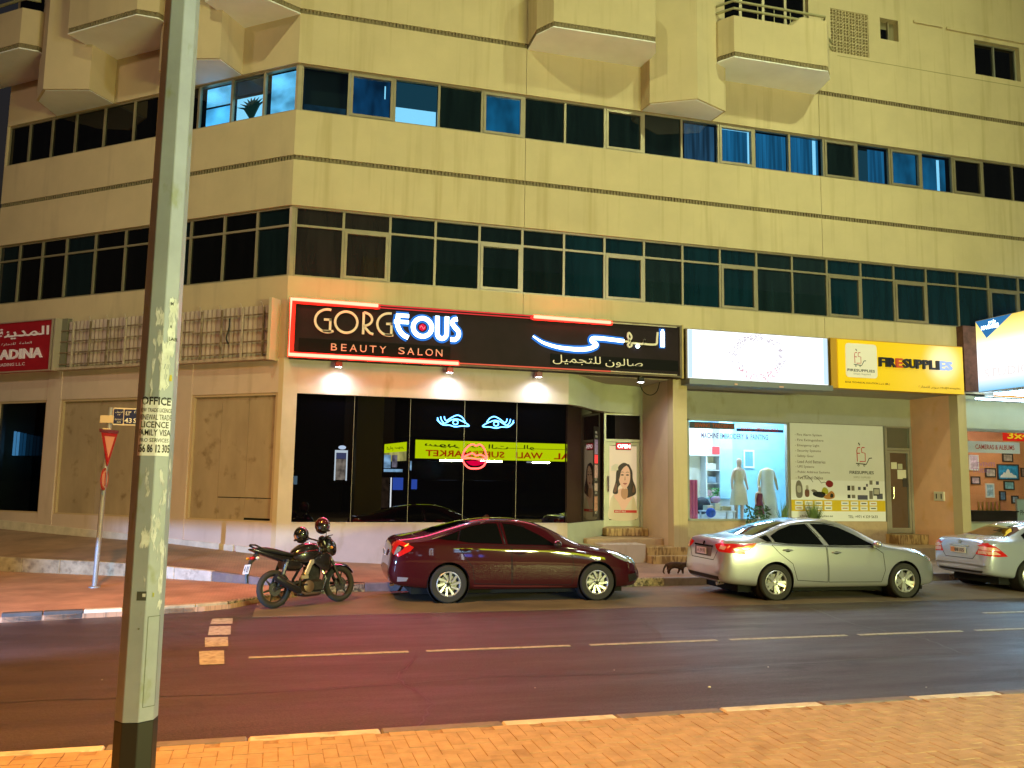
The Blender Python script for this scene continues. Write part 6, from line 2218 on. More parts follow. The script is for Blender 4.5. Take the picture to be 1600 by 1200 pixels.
def add_doors(car, B_, doors, mp, handles):
    for k, poly in enumerate(doors):
        for v in 'RL':
            B_.line('door_gap', v, poly + [poly[0]], 0.010, M_gap, car, 0.0025)
    for (hx, hz) in handles:
        for v in 'RL':
            h, n = B_.hit(v, hx, hz)
            if h is None:
                continue
            s_ = -1 if v == 'R' else 1
            B_.patch('handle_cup', v, arc(hx + .01, hz - .005, .055, .03, 0, 345, 14), M_gap, car, .003, .03)
            MB().tube([(hx - .09, h.y + s_ * .008, hz + .002), (hx - .07, h.y + s_ * .035, hz + .004), (hx + .07, h.y + s_ * .035, hz + .004), (hx + .1, h.y + s_ * .012, hz)], [.011, .015, .015, .011], 8).build('door_handle', mp, car, smooth=True)


def mirror_part(car, x, y, z, mp):
    for s_ in (-1, 1):
        o = MB().ell((x, s_ * (y + .10), z), .075, .105, .07, 16, 10).build('wing_mirror', mp, car, smooth=True)
        MB().tube([(x + .02, s_ * (y - .05), z - .06), (x + .01, s_ * (y + .05), z - .035)], .022, 6).build('stalk', M_blk, o)


def number_plate(car, x, z, txt, w=.30, h=.15, tone=M_plate, y=0.0, tilt=0.0, left=None):
    o = MB().box(-.005, .005, -w / 2, w / 2, -h / 2, h / 2).build('number_plate', tone, car, loc=(x, y, z), rot=(0, tilt, 0))
    mb = MB()
    def fn(p):
        return (-.007, -p[0], p[2])
    write(mb, txt, -w * .42, w * .42, -h * .32, h * .32, 0, .02, 2, fn=lambda p: (-.0065, -p[0], p[2]))
    mb.build('lettering', M_black, o)
    if left:
        MB().box(-.0066, -.006, w * .22, w * .48, -h * .42, h * .42).build('print', left, o)
    return o


# ---- maroon saloon in the middle
P1 = dict(x0=-2.345, x1=2.29, xr=-1.335, xf=1.335, rw=.318, rr=.215, ra=.365, roof=.56, gh=.42, style='twist',
          ztop=[(-2.345, .62), (-2.33, .80), (-2.29, .985), (-2.22, 1.065), (-2.05, 1.085), (-1.75, 1.135), (-1.3, 1.265), (-.85, 1.37), (-.45, 1.412), (-.1, 1.41), (.25, 1.35), (.65, 1.19), (.98, 1.02), (1.2, .955), (1.6, .895), (1.9, .815), (2.1, .73), (2.2, .645), (2.26, .56), (2.29, .47)],
          zbelt=[(-2.345, .54), (-2.2, .93), (-1.9, 1.0), (-1.4, 1.0), (-.5, .965), (.5, .935), (1.0, .89), (1.6, .80), (2.05, .64), (2.29, .42)],
          w=[(-2.345, .66), (-2.28, .76), (-2.1, .835), (-1.6, .885), (-.6, .90), (.6, .90), (1.4, .888), (1.8, .845), (2.05, .74), (2.2, .60), (2.29, .46)],
          zbot=[(-2.345, .44), (-2.3, .31), (-2.0, .24), (-1, .185), (1, .185), (1.8, .19), (2.15, .21), (2.29, .30)],
          paint=paint('maroon_paint', (0.036, 0.001, 0.005), 0.0, 0.5, 1.0, .08))
car1, B1, bo1 = make_car('glossy maroon saloon car parked outside the salon window', (4.245, 15.19, 0.004), R(-1.5), 0.995, P1)
window_set(car1, B1, [(-.40, .985), (-.45, 1.325), (-.62, 1.33), (-.9, 1.285), (-1.10, 1.22), (-1.17, 1.035), (-1.0, 1.01)],
           [(.58, .955), (.30, 1.13), (.02, 1.265), (-.18, 1.315), (-.35, 1.33), (-.31, .98), (.2, .968)], [(-1.53, 1.07), (-1.35, 1.125), (-1.135, 1.205), (-1.20, 1.045), (-1.36, 1.05)])
B1.line('window_trim', 'RL', [(-1.62, 1.065), (-1.35, 1.145), (-1.0, 1.275), (-.6, 1.35), (-.2, 1.338), (.05, 1.27)], .017, M_chr, car1, .007, curve=4)
B1.line('window_trim', 'RL', [(-.41, 1.325), (-.355, .985)], .02, M_chr, car1, .007)
B1.line('window_trim', 'RL', [(-1.11, 1.215), (-1.185, 1.04)], .02, M_chr, car1, .007)
B1.line('sill_trim', 'RL', [(-.9, .285), (-.2, .27), (.7, .255)], .02, mat('maroon_sheen', (.12, .02, .02), .25, coat=1), car1, .004)
add_doors(car1, B1, [[(-.24, .955), (-.21, .30), (.86, .28), (.91, .52), (.84, .88), (.6, .93)], [(-1.19, .98), (-1.1, .82), (-.93, .60), (-.88, .32), (-.23, .30), (-.26, .96)]], P1['paint'], [(-1.07, .895), (-.10, .835)])
for sgn in (1, -1):
    v = 'R' if sgn > 0 else 'L'
    t = B1.patch('tail_lamp', v, [(-2.27, 1.035), (-2.14, 1.03), (-1.94, .935), (-2.0, .87), (-2.1, .82), (-2.19, .77), (-2.24, .80), (-2.12, .90), (-2.10, .94), (-2.2, .975)], M_tail, car1, .006, .03)
    B1.patch('lens', v, [(-2.26, .96), (-2.15, .93), (-2.16, .88), (-2.26, .80)], M_head, t, .005, .03)
    t = B1.patch('tail_lamp', 'B', [(-sgn * .73, 1.01), (-sgn * .45, 1.0), (-sgn * .45, .95), (-sgn * .60, .93), (-sgn * .62, .84), (-sgn * .72, .80)], M_tail, car1, .006, .03)
    h = B1.patch('headlight', v, [(1.52, .865), (1.75, .82), (1.98, .74), (2.10, .66), (2.04, .635), (1.85, .685), (1.66, .765)], M_head, car1, .006, .03)
    B1.patch('headlight', 'F', [(-sgn * .40, .67), (-sgn * .70, .74), (-sgn * .74, .66), (-sgn * .5, .60)], M_head, car1, .006, .03)
    B1.patch('reflector', v, [(-2.20, .44), (-2.02, .43), (-2.05, .37), (-2.2, .36)], mat('lens_grey', (.2, .2, .26), .2, coat=1), car1, .004, .03)
    B1.patch('bumper_grille', v, [(1.95, .44), (2.17, .46), (2.2, .33), (1.98, .30)], M_blk, car1, .004, .03)
B1.patch('rear_window', 'B', [(-.50, 1.16), (-.42, 1.34), (.42, 1.34), (.50, 1.16)], M_glassd, car1, .005)
B1.patch('windscreen', 'F', [(-.58, 1.05), (-.48, 1.34), (.48, 1.34), (.58, 1.05)], M_glassd, car1, .005)
B1.patch('grille', 'F', [(-.42, .60), (.42, .60), (.50, .40), (-.50, .40)], M_blk, car1, .005)
number_plate(car1, -2.352, .80, 'DUBAI 5217', .36, .11)
mirror_part(car1, .56, .88, .99, mat('mirror_dark', (.02, .012, .014), .2, coat=1))
MB().tube([(-2.2, -.3, .27), (-2.28, -.3, .26)], .03, 8).build('tailpipe', M_chr, car1)
MB().prism_y([(-.62, 1.40), (-.5, 1.465), (-.44, 1.41)], -.01, .01).build('aerial', P1['paint'], car1)

# ---- pale metallic saloon at the embroidery shop
P2 = dict(x0=-2.40, x1=2.36, xr=-1.37, xf=1.37, rw=.325, rr=.222, ra=.372, roof=.57, gh=.42, style='double',
          ztop=[(-2.40, .60), (-2.39, .82), (-2.36, 1.0), (-2.30, 1.085), (-2.15, 1.105), (-1.85, 1.125), (-1.45, 1.235), (-1.0, 1.375), (-.55, 1.455), (-.15, 1.47), (.2, 1.425), (.6, 1.27), (.95, 1.075), (1.15, 1.015), (1.6, .955), (1.95, .87), (2.15, .77), (2.27, .66), (2.33, .56), (2.36, .47)],
          zbelt=[(-2.40, .54), (-2.3, .95), (-2.0, 1.035), (-1.4, 1.03), (-.5, .985), (.5, .955), (1.0, .93), (1.6, .85), (2.1, .68), (2.36, .42)],
          w=[(-2.40, .68), (-2.33, .79), (-2.15, .86), (-1.6, .905), (-.6, .915), (.6, .915), (1.4, .905), (1.8, .86), (2.1, .74), (2.27, .58), (2.36, .46)],
          zbot=[(-2.40, .42), (-2.36, .32), (-2.0, .25), (-1, .19), (1, .19), (1.8, .19), (2.2, .22), (2.36, .30)],
          paint=paint('champagne_paint', (0.60, 0.62, 0.70), 0.75, 0.30))
car2, B2, bo2 = make_car('pale silver green saloon car parked outside the embroidery shop', (10.18, 14.61, 0.004), R(-1.5), 0.99, P2)
window_set(car2, B2, [(-.36, .995), (-.56, 1.37), (-.85, 1.345), (-1.15, 1.255), (-1.38, 1.15), (-1.36, 1.045), (-1.1, 1.02)],
           [(.74, .985), (.40, 1.18), (.12, 1.305), (-.15, 1.37), (-.46, 1.375), (-.25, .99), (.2, .985)], [(-1.64, 1.13), (-1.44, 1.17), (-1.42, 1.05), (-1.52, 1.055)])
B2.line('window_trim', 'RL', [(-1.68, 1.10), (-1.45, 1.19), (-1.1, 1.305), (-.7, 1.385), (-.3, 1.395), (.05, 1.345)], .015, M_chr, car2, .006, curve=4)
B2.line('window_trim', 'RL', [(-1.62, 1.05), (-1.2, 1.012), (-.3, .978), (.72, .965)], .014, M_blk, car2, .006)
B2.line('window_trim', 'RL', [(-.54, 1.36), (-.40, 1.12)], .014, M_chr, car2, .008)
add_doors(car2, B2, [[(-.30, .965), (-.27, .32), (.86, .31), (.93, .52), (.90, .84), (.75, .94)], [(-1.44, 1.0), (-1.30, .86), (-1.03, .66), (-.93, .36), (-.29, .32), (-.32, .965)]], P2['paint'], [(-1.13, .905), (-.12, .86)])
for sgn in (1, -1):
    v = 'R' if sgn > 0 else 'L'
    t = B2.patch('tail_lamp', v, [(-2.36, 1.01), (-2.05, 1.015), (-1.74, 1.03), (-1.80, .965), (-1.92, .895), (-1.99, .895), (-1.97, .83), (-2.16, .845), (-2.36, .86)], M_tail, car2, .006, .03)
    B2.patch('lens', v, [(-1.98, .975), (-1.75, 1.022), (-1.80, .965), (-1.93, .90), (-1.97, .90)], M_amber, t, .009, .03)
    B2.patch('lens', v, [(-2.2, .93), (-1.99, .915), (-1.97, .885), (-2.15, .89)], M_tailc, t, .009, .03)
    t = B2.patch('tail_lamp', 'B', [(-sgn * .84, 1.0), (-sgn * .60, 1.02), (-sgn * .42, .985), (-sgn * .52, .90), (-sgn * .66, .86), (-sgn * .84, .86)], M_tail, car2, .006, .03)
    B2.patch('lens', 'B', [(-sgn * .76, .96), (-sgn * .62, .975), (-sgn * .6, .91), (-sgn * .74, .90)], M_tailc, t, .009, .03)
    B2.patch('headlight', v, [(1.36, .925), (1.7, .895), (1.98, .80), (2.16, .68), (2.10, .655), (1.92, .72), (1.7, .81)], M_head, car2, .006, .03)
    B2.patch('indicator', v, [(2.02, .77), (2.16, .68), (2.12, .655), (2.0, .725)], M_amber, car2, .009, .03)
    B2.patch('headlight', 'F', [(-sgn * .42, .70), (-sgn * .70, .77), (-sgn * .75, .69), (-sgn * .5, .63)], M_head, car2, .006, .03)
B2.patch('rear_window', 'B', [(-.60, 1.165), (-.50, 1.38), (0, 1.405), (.50, 1.38), (.60, 1.165), (0, 1.15)], mirror_mat('rear_glass', (.01, .012, .014), .10, .02), car2, .005)
B2.line('trunk_gap', 'B', [(-.60, 1.05), (-.55, .86), (-.44, .70), (.44, .70), (.55, .86), (.60, 1.05)], .013, M_gap, car2, .003)
B2.patch('plate_recess', 'B', [(-.36, .93), (.36, .93), (.33, .75), (-.33, .75)], mat('recess_shade', (.16, .14, .13), .5, metal=.5), car2, .003)
B2.patch('chrome_strip', 'B', [(-.38, .955), (.38, .955), (.38, .925), (-.38, .925)], M_chr, car2, .012, .03)
B2.patch('bumper_lower', 'B', [(-.62, .42), (.62, .42), (.58, .30), (-.58, .30)], M_blk, car2, .004)
B2.patch('badge', 'B', arc(0, .985, .05, .035, 0, 340, 14), M_chr, car2, .01, .02)
B2.patch('windscreen', 'F', [(-.6, 1.10), (-.5, 1.40), (.5, 1.40), (.6, 1.10)], M_glassd, car2, .005)
B2.patch('grille', 'F', [(-.36, .68), (.36, .68), (.46, .40), (-.46, .40)], M_blk, car2, .005)
number_plate(car2, -2.412, .845, 'A 39193', .38, .12, mat('plate_pink', (.62, .5, .48), .45))
mirror_part(car2, .70, .90, 1.015, P2['paint'])
MB().tube([(-2.2, -.45, .29), (-2.34, -.45, .27)], .035, 8).build('tailpipe', M_chr, car2)

# ---- silver coupe cut by the right edge
P3_ = dict(x0=-2.10, x1=2.13, xr=-1.12, xf=1.50, rw=.315, rr=.205, ra=.362, roof=.55, gh=.40, style='seven',
           ztop=[(-2.10, .58), (-2.09, .80), (-2.06, .98), (-2.00, 1.035), (-1.8, 1.05), (-1.5, 1.075), (-1.25, 1.16), (-.9, 1.30), (-.5, 1.385), (-.1, 1.395), (.3, 1.34), (.7, 1.18), (1.0, 1.01), (1.2, .955), (1.6, .88), (1.9, .77), (2.05, .66), (2.10, .56), (2.13, .46)],
           zbelt=[(-2.10, .52), (-2.0, .92), (-1.7, .985), (-1.1, .98), (-.3, .95), (.6, .92), (1.1, .88), (1.6, .78), (2.0, .58), (2.13, .40)],
           w=[(-2.10, .68), (-2.04, .78), (-1.85, .84), (-1.3, .865), (-.4, .87), (.8, .87), (1.4, .86), (1.8, .79), (2.0, .66), (2.13, .46)],
           zbot=[(-2.10, .42), (-2.06, .33), (-1.7, .26), (-.8, .19), (1, .19), (1.8, .2), (2.13, .32)],
           paint=paint('silver_paint', (0.60, 0.66, 0.84), 0.55, 0.25))
car3, B3, bo3 = make_car('silver coupe with triangular red tail lamps at the right edge', (16.05, 14.90, 0.004), R(-2.0), 1.0, P3_)
window_set(car3, B3, [(-.30, .97), (-.40, 1.30), (-.8, 1.26), (-1.15, 1.12), (-1.18, 1.01), (-.9, .99)], [(.86, .955), (.5, 1.15), (.15, 1.27), (-.22, 1.31), (-.2, .97)])
add_doors(car3, B3, [[(-.22, .95), (-.20, .32), (1.0, .30), (1.02, .86)]], P3_['paint'], [(-.08, .82)])
for sgn in (1, -1):
    v = 'R' if sgn > 0 else 'L'
    t = B3.patch('tail_lamp', v, [(-2.05, .965), (-1.9, .90), (-1.66, .71), (-1.9, .70), (-2.07, .715)], M_tail, car3, .006, .025)
    for zz_ in (.77, .85):
        B3.patch('lens', v, [(-2.06, zz_ - .03), (-2.06, zz_ + .035), (-1.92, zz_ + .03), (-1.82, zz_ - .03)], M_tailc, t, .009, .025)
    t = B3.patch('tail_lamp', 'B', [(-sgn * .70, .97), (-sgn * .60, .955), (-sgn * .45, .73), (-sgn * .76, .72), (-sgn * .78, .90)], M_tail, car3, .006, .025)
    for zz_ in (.775, .86):
        B3.patch('lens', 'B', [(-sgn * .70, zz_ - .03), (-sgn * .70, zz_ + .035), (-sgn * (.52 + (zz_ - .775) * .6), zz_ + .035), (-sgn * .52, zz_ - .03)], M_tailc, t, .009, .025)
    B3.patch('headlight', v, [(1.55, .83), (1.8, .75), (1.95, .62), (1.8, .63), (1.6, .74)], M_head, car3, .006, .03)
B3.patch('rear_window', 'B', [(-.58, 1.10), (-.48, 1.32), (0, 1.345), (.48, 1.32), (.58, 1.10), (0, 1.085)], mirror_mat('coupe_glass', (.012, .009, .009), .06, .02), car3, .005)
B3.line('trunk_gap', 'B', [(-.62, 1.0), (-.46, .72), (-.38, .63), (.38, .63), (.46, .72), (.62, 1.0)], .013, M_gap, car3, .003)
B3.patch('chrome_strip', 'B', [(-.26, .885), (.26, .885), (.26, .86), (-.26, .86)], M_chr, car3, .012, .03)
B3.patch('bumper_strip', 'B', [(-.72, .52), (.72, .52), (.72, .49), (-.72, .49)], mat('strip_grey', (.25, .26, .27), .4, metal=.5), car3, .006)
B3.patch('bumper_lower', 'B', [(-.62, .40), (.62, .40), (.58, .31), (-.58, .31)], M_blk, car3, .004)
B3.patch('badge', 'B', arc(0, .955, .04, .04, 0, 340, 14), M_chr, car3, .01, .02)
number_plate(car3, -2.112, .79, 'L 88105', .42, .12, M_plate, left=mat('plate_orange', (.7, .28, .12), .5))
B3.patch('windscreen', 'F', [(-.58, 1.05), (-.48, 1.33), (.48, 1.33), (.58, 1.05)], M_glassd, car3, .005)
mirror_part(car3, .78, .86, .985, P3_['paint'])
# ================================================================== motorcycle
M_bkp = mat('bike_black', (0.012, 0.010, 0.011), 0.22, coat=1.0)
M_bkred = mat('bike_red', (0.16, 0.008, 0.012), 0.25, coat=1.0)
M_eng = mat('engine_metal', (0.045, 0.04, 0.04), 0.4, metal=.6, nscale=20, namt=.4)
M_seat = mat('seat_vinyl', (0.014, 0.013, 0.013), 0.55)
M_cream = mat('cream_frame', (0.40, 0.36, 0.29), 0.35, metal=.3)
M_steel = mat('bright_steel', (0.6, 0.58, 0.56), 0.22, metal=1)
BK = thing('motorcycle', 'black motorcycle with two helmets on its handlebars parked by the corner kerb', 'motorcycle', (0.06, 14.22, 0.004), R(30.7))
BK.rotation_euler = (R(-7), 0, R(30.7))
WB = 1.235


def bike_wheel(x):
    w = part_empty('wheel', BK, (x, 0, 0.30))
    RX = Matrix.Rotation(R(90), 4, 'X')
    tr = 0.05
    prof = [(0.25 + 0.05 * (1 - math.cos(R(a))) * 0 + tr * math.cos(R(a)) * .98, tr * math.sin(R(a))) for a in range(-150, 151, 25)]
    MB().lathe(prof, 40, RX, cap=False).build('tyre', M_rub, w, smooth=True)
    rm = MB().lathe([(0.212, -.028), (0.205, -.03), (0.198, -.012), (0.198, .012), (0.205, .03), (0.212, .028)], 36, RX, cap=False)
    for k in range(6):
        a = math.pi / 3 * k + .2
        d = Vector((math.cos(a), 0, math.sin(a)))
        s_ = Vector((-math.sin(a), 0, math.cos(a)))
        rm.tube([d * .035 + s_ * .012, d * .2], [.013, .011], 6)
        rm.tube([d * .035 - s_ * .012, d * .2], [.013, .011], 6)
    rm.lathe([(.04, -.05), (.045, 0), (.04, .05)], 16, RX)
    rm.build('rim', mat('bike_rim', (.06, .055, .055), .35, metal=.6), w, smooth=0.6)
    MB().lathe([(.11, .034), (.11, .04), (.05, .04)], 24, RX).build('brake_disc', M_steel, w)
    return w


bike_wheel(0)
bike_wheel(WB)
# tank, seat and tail lofted along x: (x, half width, bottom z, top z)
def loft(name, secs, m, parent=BK, n=16, sq=2.6, y0=0.0):
    mb = MB()
    v, f = [], []
    for x, hw, zb, zt in secs:
        c, h = (zb + zt) / 2, (zt - zb) / 2
        for j in range(n):
            a = 2 * math.pi * j / n
            ca, sa = math.cos(a), math.sin(a)
            v.append((x, y0 + hw * math.copysign(abs(ca) ** (2 / sq), ca), c + h * math.copysign(abs(sa) ** (2 / sq), sa)))
    for i in range(len(secs) - 1):
        for j in range(n):
            f.append((i * n + j, i * n + (j + 1) % n, (i + 1) * n + (j + 1) % n, (i + 1) * n + j))
    f.append(tuple(reversed(range(n))))
    f.append(tuple((len(secs) - 1) * n + j for j in range(n)))
    return mb.add(v, f).build(name, m, parent, smooth=0.9)


loft('fuel_tank', [(.30, .05, .74, .84), (.38, .12, .69, .91), (.50, .165, .65, .985), (.62, .175, .64, 1.01), (.76, .165, .65, .995), (.86, .12, .70, .95), (.91, .05, .78, .88)], M_bkp)
loft('tank_stripe', [(.40, .14, .82, .85), (.55, .178, .84, .88), (.70, .174, .85, .89), (.82, .14, .85, .88)], M_bkred)
for s_ in (-1, 1):
    loft('shroud', [(.66, .02, .66, .74), (.78, .03, .56, .80), (.90, .03, .52, .84), (.98, .012, .60, .78)], M_bkp, y0=s_ * .17)
loft('belly_pan', [(.40, .06, .16, .24), (.55, .12, .13, .26), (.78, .13, .13, .28), (.92, .07, .20, .34)], M_bkp)
loft('seat', [(.36, .06, .80, .84), (.26, .11, .80, .865), (.12, .12, .82, .90), (-.02, .12, .85, .94), (-.16, .115, .88, .965), (-.28, .09, .90, .965), (-.33, .05, .92, .955)], M_seat)
loft('tail', [(.34, .05, .70, .80), (.18, .10, .70, .82), (-.02, .10, .76, .87), (-.2, .085, .83, .92), (-.36, .06, .90, .955), (-.42, .03, .925, .95)], M_bkp)
MB().tube([(-.22, -.10, .93), (-.36, -.09, 1.0), (-.40, 0, 1.01), (-.36, .09, 1.0), (-.22, .10, .93)], .014, 8).build('grab_rail', M_blk, BK, smooth=True)
loft('side_cover', [(.14, .11, .60, .74), (.26, .125, .56, .76), (.42, .12, .55, .74), (.50, .09, .60, .70)], M_bkp)
MB().ell((-.37, 0, .80), .04, .06, .03, 12, 8).build('tail_lamp', M_tail, BK, smooth=True)
MB().tube([(-.28, 0, .86), (-.40, 0, .74), (-.47, 0, .52), (-.46, 0, .42)], [.045, .035, .03, .02], 6).build('mudguard', M_blk, BK, smooth=True)
np_ = MB().box(-.003, .003, -.09, .09, -.075, .075).build('number_plate', M_plate, BK, loc=(-.465, 0, .635), rot=(0, R(18), 0))
write(MB(), '4 81', -.07, .07, -.05, .05, 0, .02, fn=lambda p: (-.0045, -p[0], p[2])).build('lettering', M_black, np_)
for s_ in (-1, 1):
    MB().ell((-.36, s_ * .15, .80), .03, .035, .025, 10, 8).build('indicator', M_amber if s_ > 0 else mat('clear_lens', (.7, .6, .5), .15, coat=1), BK, smooth=True)
    MB().ell((.98, s_ * .19, .90), .03, .035, .025, 10, 8).build('indicator', M_amber, BK, smooth=True)
# engine and frame
en = MB().box(.44, .86, -.13, .13, .20, .40).build('engine', M_eng, BK, bevel=.035)
cy = MB()
for k in range(8):
    cy.box(.62 + k * .012 - .085, .62 + k * .012 + .085, -.10 + .003 * k, .10 - .003 * k, .41 + k * .026, .425 + k * .026)
cy.box(.60, .80, -.08, .08, .40, .62)
cy.build('cylinder_fins', M_eng, en)
MB().lathe([(.10, .12), (.095, .15), (.05, .16)], 20, Matrix.Translation((.56, 0, .30)) @ Matrix.Rotation(R(90), 4, 'X')).build('clutch_cover', mat('bronze_cover', (.22, .14, .1), .4, metal=.7), en, smooth=.5)
fr = MB()
for s_ in (-1, 1):
    fr.tube([(.90, s_ * .03, .98), (.80, s_ * .09, .74), (.60, s_ * .11, .66), (.42, s_ * .11, .42), (.40, s_ * .10, .30)], .022, 8)
    fr.tube([(.92, s_ * .03, .90), (.90, s_ * .08, .45), (.80, s_ * .09, .19), (.45, s_ * .09, .19)], .02, 8)
fr.build('frame', M_blk, BK, smooth=True)
cf = MB()
cf.prism_y([(.80, .735), (.60, .735), (.47, .49), (.545, .47), (.635, .635), (.70, .675), (.80, .675)], -.155, -.13)
cf.build('frame_cover', M_cream, BK, bevel=.012)
MB().box(.42, .56, -.15, -.10, .42, .48).build('footrest_bracket', M_cream, BK, bevel=.01)
sw_ = MB()
for s_ in (-1, 1):
    sw_.tube([(0, s_ * .085, .30), (.42, s_ * .10, .38)], .022, 8)
    sw_.tube([(.02, s_ * .11, .34), (.20, s_ * .12, .74)], [.02, .03], 8)
sw_.build('swingarm', M_blk, BK, smooth=True)
sp_ = MB()
sp_.tube([(.10 + .022 * k * .4, -.12, .52 + k * .02) for k in range(10)], .033, 8)
sp_.build('spring', M_steel, BK)
MB().tube([(.84, -.06, .62), (.93, -.08, .40), (.82, -.11, .19), (.5, -.13, .19), (.32, -.14, .26)], .022, 8).build('exhaust_pipe', M_steel, BK, smooth=True)
mu = MB().tube([(.40, -.15, .22), (.34, -.155, .25), (.0, -.16, .46), (-.05, -.16, .49)], [.025, .055, .062, .05], 14).build('muffler', mat('muffler_black', (.03, .028, .03), .35, metal=.5), BK, smooth=0.6)
MB().tube([(.24, -.22, .345), (.10, -.225, .43)], [.012, .02], 6).build('heat_shield', M_steel, mu)
MB().tube([(.36, .12, .30), (.33, .26, .03)], .012, 6).build('side_stand', M_blk, BK)
for s_ in (-1, 1):
    MB().tube([(.45, s_ * .14, .33), (.45, s_ * .26, .33)], .016, 6).build('footrest', M_blk, BK)
# front end
fk = MB()
for s_ in (-1, 1):
    fk.tube([(.90, s_ * .085, 1.02), (1.06, s_ * .085, .68)], .019, 8)
fk.build('fork_tube', M_steel, BK, smooth=True)
fl = MB()
for s_ in (-1, 1):
    fl.tube([(1.055, s_ * .085, .69), (WB, s_ * .085, .30)], .027, 8)
fl.build('fork_leg', M_blk, BK, smooth=True)
v = []
fm_ = MB()
n = 12
for i in range(n):
    a0, a1 = R(28 + 110 * i / n), R(28 + 110 * (i + 1) / n)
    for (y0, y1, dz0, dz1) in ((-.065, -.03, -.03, 0), (-.03, .03, 0, 0), (.03, .065, 0, -.03)):
        P_ = lambda a, y, dz: (WB + (.335 + dz) * math.cos(a), y, .30 + (.335 + dz) * math.sin(a))
        fm_.quad(P_(a0, y0, dz0), P_(a1, y0, dz0), P_(a1, y1, dz1), P_(a0, y1, dz1))
fm_.build('mudguard', M_bkp, BK, smooth=1.0, weld=True)
loft('headlight_cowl', [(.88, .07, .82, 1.0), (.96, .14, .76, 1.09), (1.06, .14, .74, 1.07), (1.14, .10, .77, 1.0), (1.19, .04, .83, .92)], M_bkp)
MB().ell((1.15, 0, .885), .035, .07, .06, 14, 8).build('headlight', M_head, BK, smooth=True)
MB().prism_y([(.96, 1.03), (1.05, 1.09), (1.08, 1.02), (1.02, .99)], -.08, .08).build('visor', M_blk, BK, bevel=.01)
hb = MB().tube([(.80, -.38, 1.06), (.84, -.24, 1.08), (.90, -.08, 1.03), (.90, .08, 1.03), (.84, .24, 1.08), (.80, .38, 1.06)], .014, 8).build('handlebar', M_blk, BK, smooth=True)
for s_ in (-1, 1):
    MB().tube([(.80, s_ * .38, 1.06), (.825, s_ * .27, 1.075)], .02, 8).build('grip', M_rub, hb, smooth=True)
    mt = MB().tube([(.84, s_ * .25, 1.08), (.82, s_ * .30, 1.20)], .008, 6).build('mirror', M_blk, BK, smooth=True)
    MB().tube([(.86, s_ * .27, 1.09), (.90, s_ * .36, 1.10)], .007, 6).build('brake_lever', M_steel, hb)
MB().lathe([(.05, 0), (.055, .03), (.04, .05)], 16, Matrix.Translation((.93, 0, 1.05)) @ Matrix.Rotation(R(-35), 4, 'Y')).build('gauge', M_blk, BK)
for z, r in ((0.0, 0),):
    ch = MB().tube([(.0, .06, .36), (.44, .07, .37)], .012, 6)
    ch.tube([(.0, .06, .24), (.44, .07, .25)], .012, 6).build('chain_guard', M_blk, BK)

bpy.context.view_layer.update()
BKM = BK.matrix_basis.copy()


def helmet(label, lp, rz, m, tilt):
    w = BKM @ Vector(lp)
    t = thing('helmet', label, 'helmet', w, rz, 'helmets hung on the motorcycle')
    t.rotation_euler = (tilt, R(8), rz)
    MB().ell((0, 0, 0), .135, .122, .135, 24, 16, v1=.80).build('shell', m, t, smooth=True)
    MB().ell((.006, 0, -.02), .13, .117, .125, 20, 6, v0=.72, v1=.98).build('lining', M_blk, t, smooth=True)
    vz = MB()
    v_, f_ = [], []
    nu, nv = 14, 6
    for i in range(nv + 1):
        th = R(72 + 42 * i / nv)
        for j in range(nu + 1):
            a = R(-72 + 144 * j / nu)
            v_.append((.140 * math.sin(th) * math.cos(a), .127 * math.sin(th) * math.sin(a), .14 * math.cos(th)))
    for i in range(nv):
        for j in range(nu):
            f_.append((i * (nu + 1) + j, i * (nu + 1) + j + 1, (i + 1) * (nu + 1) + j + 1, (i + 1) * (nu + 1) + j))
    vz.add(v_, f_).build('visor', mirror_mat('visor_dark', (.01, .012, .016), .15, .02), t, smooth=True)
    MB().tube([(.118, -.08, -.062), (.142, 0, -.066), (.118, .08, -.062)], .016, 6).build('chin_trim', M_blk, t, smooth=True)
    return t


M_helm = mat('helmet_black', (.012, .012, .014), .12, coat=1)
M_helm2 = mat('helmet_maroon', (.06, .008, .012), .14, coat=1)
helmet('black helmet hanging on the far handlebar, the lower of the two', (.68, .24, 1.15), R(-120), M_helm, R(10))
helmet('black and maroon helmet perched on the near handlebar, the higher of the two', (.86, -.12, 1.275), R(-60), M_helm2, R(-6))

# ================================================================== cat by the kerb
CT = thing('cat', 'dark brown cat walking on the pavement behind the pale saloon', 'cat', (8.12, 16.75, 0.155), R(-4))
pts = [(0, 0, .20), (.12, 0, .215), (.25, 0, .205), (.35, 0, .20), (.43, 0, .225), (.48, 0, .22),
       (-.05, 0, .21), (-.10, 0, .14), (-.12, 0, .06), (-.09, 0, .02),
       (.02, -.045, .13), (-.03, -.045, .075), (-.005, -.045, .02), (.02, .045, .13), (.03, .045, .075), (.045, .045, .02),
       (.30, -.035, .12), (.31, -.035, .02), (.27, .035, .12), (.22, .035, .02)]
ed = [(0, 1), (1, 2), (2, 3), (3, 4), (4, 5), (0, 6), (6, 7), (7, 8), (8, 9), (0, 10), (10, 11), (11, 12), (0, 13), (13, 14), (14, 15), (2, 16), (16, 17), (2, 18), (18, 19)]
rad = [.075, .072, .075, .055, .05, .035, .03, .02, .018, .012, .042, .024, .018, .042, .024, .018, .03, .018, .03, .018]
M_fur = mat('cat_fur', (.05, .03, .022), .9, nscale=26, namt=.5, bump=120, bdist=.01, stain=(7, (1, 1, 1), .52, .62, (.12, .075, .055)))
link('body', skin_mesh('body', pts, ed, rad, M_fur), CT)
